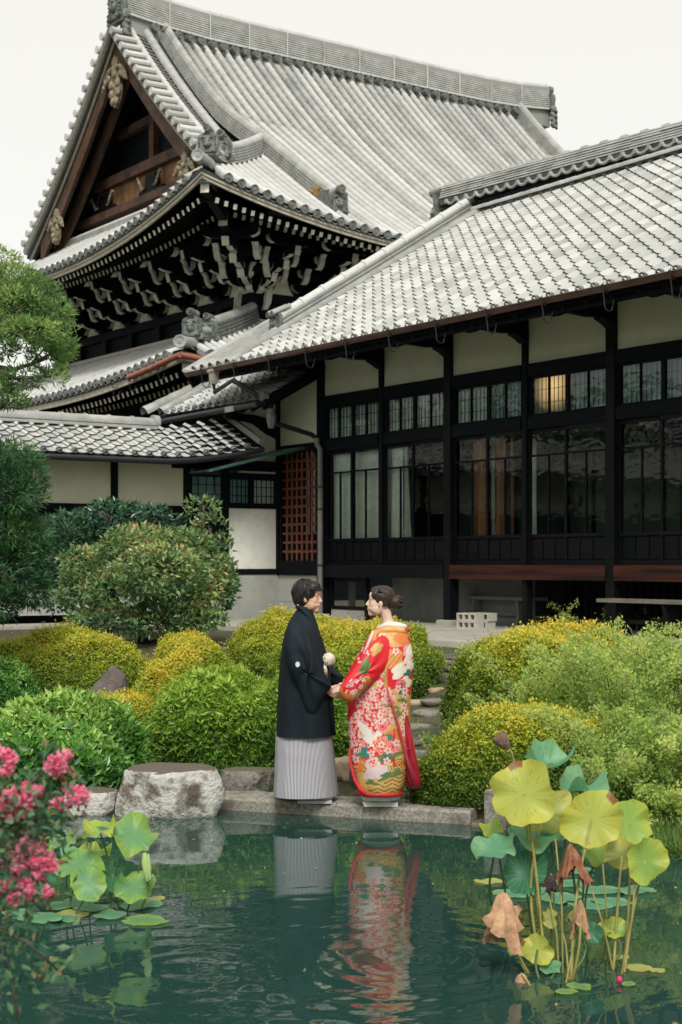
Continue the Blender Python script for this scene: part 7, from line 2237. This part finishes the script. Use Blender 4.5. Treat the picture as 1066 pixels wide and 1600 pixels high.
for q in range(7):
    a = q * 2.4; rr2 = .022 * math.sqrt(q / 6); o1 = ax.orthogonal().normalized(); o2 = ax.cross(o1); b.ell(pc + ax * .041 + o1 * rr2 * math.cos(a) + o2 * rr2 * math.sin(a), (.006, .006, .006), 6, 5)
b.build('pod', M('dry_pod', (.10, .06, .05), (.26, .15, .12), 30, rough=.9, bump=.6, bscale=60), root, smooth=40)
b = MB(); b.tube([pc - ax * .035, at(800, 1176, 7.6), at(806, 1200, 7.6), at(818, 1260, 7.6), at(838, 1400, 7.55), ft], [.006, .0055, .0055, .006, .006, .006], 7); b.build('stalk', STEM, root, smooth='all')
for k, (x0_, y0_, x1_, y1_) in enumerate(((873, 1430, 889, 1530), (858, 1400, 874, 1520), (918, 1370, 958, 1515), (942, 1350, 946, 1500), (995, 1350, 972, 1522), (868, 1310, 880, 1520), (902, 1410, 885, 1535))):
    ft = atZ(x1_, y1_); o_ = MB(); o_.tube([ft - Vector((0, 0, .3)), ft, ft.lerp(at(x0_, y0_, 7.4), .5) + R3 * .012, at(x0_, y0_, 7.4)], [.0048, .0048, .0045, .003], 7)
    tag(o_.build('bare_lotus_stalk', STEM, None, smooth='all'), 'bare brownish lotus stalk without a leaf, ' + ['left of the brown cone', 'below the broad level leaf', 'leaning right of the rust-red leaf', 'upright under the curled leaf', 'slanting at the right end', 'behind the tallest leaf', 'crossing the brown cone stalk'][k], 'lotus stalk', 'bare lotus stalks')
# floating pads
pads_ = [(765, 1377, 22, 'Y'), (888, 1381, 32, 'G'), (938, 1392, 34, 'G'), (992, 1393, 30, 'G'), (874, 1406, 36, 'G'), (922, 1412, 40, 'G'), (958, 1410, 30, 'G'), (800, 1398, 30, 'G'), (905, 1362, 24, 'G'), (968, 1499, 16, 'Y'), (998, 1512, 22, 'Y'), (1027, 1517, 14, 'Y'), (906, 1543, 20, 'L'), (885, 1552, 17, 'L'), (982, 1541, 12, 'L'), (843, 1392, 26, 'G'),
         (124, 1409, 33, 'G'), (143, 1420, 26, 'G'), (92, 1418, 26, 'G'), (62, 1437, 38, 'G'), (116, 1427, 26, 'Y'), (221, 1414, 34, 'G'), (240, 1406, 18, 'Y'), (30, 1428, 26, 'G'), (173, 1432, 28, 'G'), (226, 1438, 36, 'L'), (100, 1436, 24, 'G')]
where = ['alone left of the right clump', 'at the back behind the rust-red leaf', 'right of the rust-red leaf', 'farthest right of the right clump', 'in front of the dark pod', 'largest below the rust-red leaf', 'between the right-hand stalks', 'left under the dark green leaf', 'smallest at the back of the right clump', 'small, right of the low green leaf', 'ragged, right of the stalk feet', 'farthest right near the frame edge', 'lower of two near the stalk feet, wider', 'lowest on the right, narrower', 'small oval beside the pink bud', 'half hidden behind the stalks', 'widest at the back of the left clump', 'overlapping the widest back pad', 'behind the lowest pink flowers', 'largest at the front of the left clump', 'browned, in the middle of the left clump', 'right end of the left clump', 'yellow, touching the right-end pad', 'at the left picture edge', 'front, left of the lifted leaf', 'bright, front right of the left clump', 'between the largest pad and the browned one']
for k, (x, y, r, ty) in enumerate(pads_):
    p = atZ(x, y, .006); p.z = .006 + .003 * (k % 5)
    rr2 = r / FPX * proj(p)[2]
    o_ = lotus_blade(p, rr2, (0, 0, 1), {'G': 'b', 'Y': 'p', 'L': 'g'}[ty], .015, .022 if k % 3 else .04, 300 + k, name='lily_pad', spin=k * 1.7, notch=True)
    tag(o_, ('yellowing' if ty == 'Y' else 'pale green' if ty == 'L' else 'green') + ' floating pad, ' + where[k], 'lily pad', 'floating pads on the pond')
# pink bud on the water
o_ = MB(); p = atZ(968, 1531, .02); o_.ell(p, (.014, .014, .018), 8, 6); PINKB = M('pink_bud', (.62, .03, .16), None); tag(o_.build('flower_bud', PINKB, None, smooth='all'), 'tiny pink bud floating by the right lotus stalks', 'flower bud')

# ---- crape myrtle hanging in from the left
MT = 4.7
MYR = leaf_mat('crape_myrtle_leaf', [(0, (.03, .09, .045)), (.45, (.08, .19, .09)), (.8, (.20, .30, .15)), (1, (.45, .24, .12))], .45, .3)
PINKP = leaf_mat('crape_myrtle_petal', [(0, (.88, .12, .30)), (.5, (.95, .34, .50)), (1, (.97, .62, .68))], .6, .5)
BUDM = M('red_green_buds', (.25, .06, .05), (.35, .22, .08), 30, rough=.6)
root = thing('crape_myrtle', at(-160, 1560, MT + .2), 'crape myrtle branches with bright pink flower clusters hanging over the pond at the left', 'flowering shrub')
b = MB(); base = at(-170, 1640, MT + .3); base.z = -.1
br_ = [[base, at(-110, 1480, MT + .2), at(-60, 1380, MT), at(-10, 1300, MT), at(40, 1240, MT)],
       [at(-60, 1380, MT), at(0, 1350, MT - .05), at(50, 1330, MT), at(75, 1300, MT)],
       [at(-110, 1480, MT + .2), at(-30, 1440, MT), at(40, 1470, MT - .05), at(90, 1515, MT)],
       [at(-60, 1380, MT), at(-20, 1400, MT), at(40, 1390, MT), at(75, 1392, MT)],
       [at(-10, 1300, MT), at(30, 1270, MT), at(90, 1250, MT), at(110, 1245, MT)],
       [at(-10, 1300, MT), at(30, 1240, MT), at(70, 1205, MT), at(90, 1192, MT)],
       [at(-30, 1440, MT), at(0, 1470, MT), at(20, 1540, MT), at(30, 1600, MT)]]
for k, P in enumerate(br_):
    bb_ = MB(); limb(bb_, P, .014 if k == 0 else .007, .003, 7); bb_.build('branch', BARK, root, smooth='all')
P = []
for Q in br_:
    for a_, c_ in zip(Q, Q[1:]):
        for _ in range(34):
            P.append(np.array(Vector(a_).lerp(Vector(c_), random.random())) + RNG.normal(size=3) * np.array([.045, .045, .045]))
for x, y, sx, sy, n_ in ((20, 1265, 50, 50, 120), (60, 1290, 60, 40, 90), (20, 1400, 40, 50, 60), (10, 1480, 40, 60, 40), (110, 1290, 40, 40, 24), (60, 1510, 60, 30, 16), (0, 1330, 40, 80, 80)):
    for _ in range(n_):
        P.append(np.array(at(x + random.gauss(0, sx * .5), y + random.gauss(0, sy * .5), MT + random.gauss(0, .08))))
P = np.array(P)
leaves('foliage', P, RNG.normal(size=P.shape), .036, .017, MYR, root, np.clip(.45 + RNG.normal(size=len(P)) * .25, 0, 1), .8, .1, .2, .3, lay=.4)
fl = [(88, 1189, 26, 17), (108, 1246, 27, 20), (28, 1249, 28, 22), (5, 1190, 16, 18), (15, 1272, 16, 12), (38, 1322, 16, 12), (62, 1338, 20, 16), (22, 1351, 20, 18), (66, 1355, 22, 14), (40, 1388, 16, 12), (4, 1390, 12, 12), (26, 1404, 10, 8), (50, 1236, 14, 14), (8, 1262, 14, 14), (74, 1393, 7, 6), (16, 1406, 7, 7)]
for k, (x, y, rx, ry) in enumerate(fl):
    c = at(x, y, MT - .03); n_ = int(rx * ry * .7) + 24
    cen = unit(RNG.normal(size=(7, 3))) * .72; pick = RNG.integers(0, 7, n_)
    u = cen[pick] + unit(RNG.normal(size=(n_, 3))) * (RNG.random((n_, 1)) ** .4) * .42
    kx = MT / FPX
    P = np.array(c) + u[:, :1] * rx * kx * EU + u[:, 1:2] * rx * kx * .8 * EF + u[:, 2:3] * ry * kx * EZn
    leaves('flower_cluster', P, u, .015, .013, PINKP, root, np.clip(.5 + RNG.normal(size=n_) * .28, 0, 1), 1.2, 0, .5, .4)
for x, y in ((78, 1394), (92, 1516), (71, 1521), (40, 1300), (110, 1210), (60, 1262), (100, 1222), (128, 1262), (70, 1410), (30, 1300), (20, 1320), (84, 1400), (60, 1380), (78, 1500), (52, 1300), (64, 1312)):
    b = MB()
    for q in range(6): b.ell(at(x + random.gauss(0, 5), y + random.gauss(0, 5), MT + random.gauss(0, .01)), (.0055, .0055, .007), 6, 5)
    tag(b.build('buds', BUDM, root, smooth='all'), kind='stuff')
# carp: its dark back breaks the surface; a red leaf by the rock
b = MB(); cp = atZ(690, 1497) - Vector((0, 0, .014)); d = (atZ(735, 1510) - atZ(650, 1487)).normalized(); s_ = Vector((-d.y, d.x, 0))
b.loft([[cp + d * l + s_ * math.cos(a) * w + Vector((0, 0, -.018 + h_ * math.sin(a))) for a in np.linspace(0, 2 * PI, 10, endpoint=False)] for l, w, h_ in ((-.26, .012, .010), (-.20, .045, .022), (-.08, .062, .030), (.06, .052, .027), (.18, .026, .020), (.26, .010, .016))])
carp = b.build('body', M('dark_carp', (.008, .014, .012), (.02, .026, .02), 20, rough=.6, spec=.2), None, smooth='all')
carp.name = 'carp'; tag(carp, 'dark carp with its back just breaking the pond surface below the couple', 'fish')
bb_ = MB(); bb_.prism([(0, 0), (.07, .0), (.05, .035), (.01, .03)], 1, -.002, .002); fo = bb_.mesh('dorsal_fin', bpy.data.materials['dark_carp'])
f_o = link('dorsal_fin', fo, carp, cp - d * .05 + Vector((0, 0, .004)), (0, 0, math.atan2(d.y, d.x)))
b = MB(); p = atZ(82, 1266); b.ell(p + Vector((0, 0, .012)), (.055, .03, .02), 10, 7); tag(b.build('koi', M('orange_koi', (.62, .12, .02), (.7, .2, .05), 9, rough=.35), None, smooth='all'), 'small orange koi at the surface between the pink flowers and the low rock', 'fish')

# bits of leaf and pollen drifting on the pond
P = []
while len(P) < 150:
    r_ = random.uniform(-3.2, 3.2); f_ = random.uniform(5.4, 12.2)
    if f_ < shore(r_) - .1 and (abs(r_) > .9 or f_ > 9 or random.random() < .3): P.append(tuple(W(r_, f_, .004)))
P = np.array(P); D = RNG.normal(size=P.shape); D[:, 2] = 0
leaves('floating_leaf_litter', P, D, .022, .012, leaf_mat('leaf_litter', [(0, (.16, .10, .04)), (.5, (.30, .28, .10)), (1, (.45, .42, .2))], .6, .1), None, RNG.random(len(P)), 0, 0, .0, .5, 'stuff', 'scattered bits of fallen leaf floating on the pond', 'leaf litter')
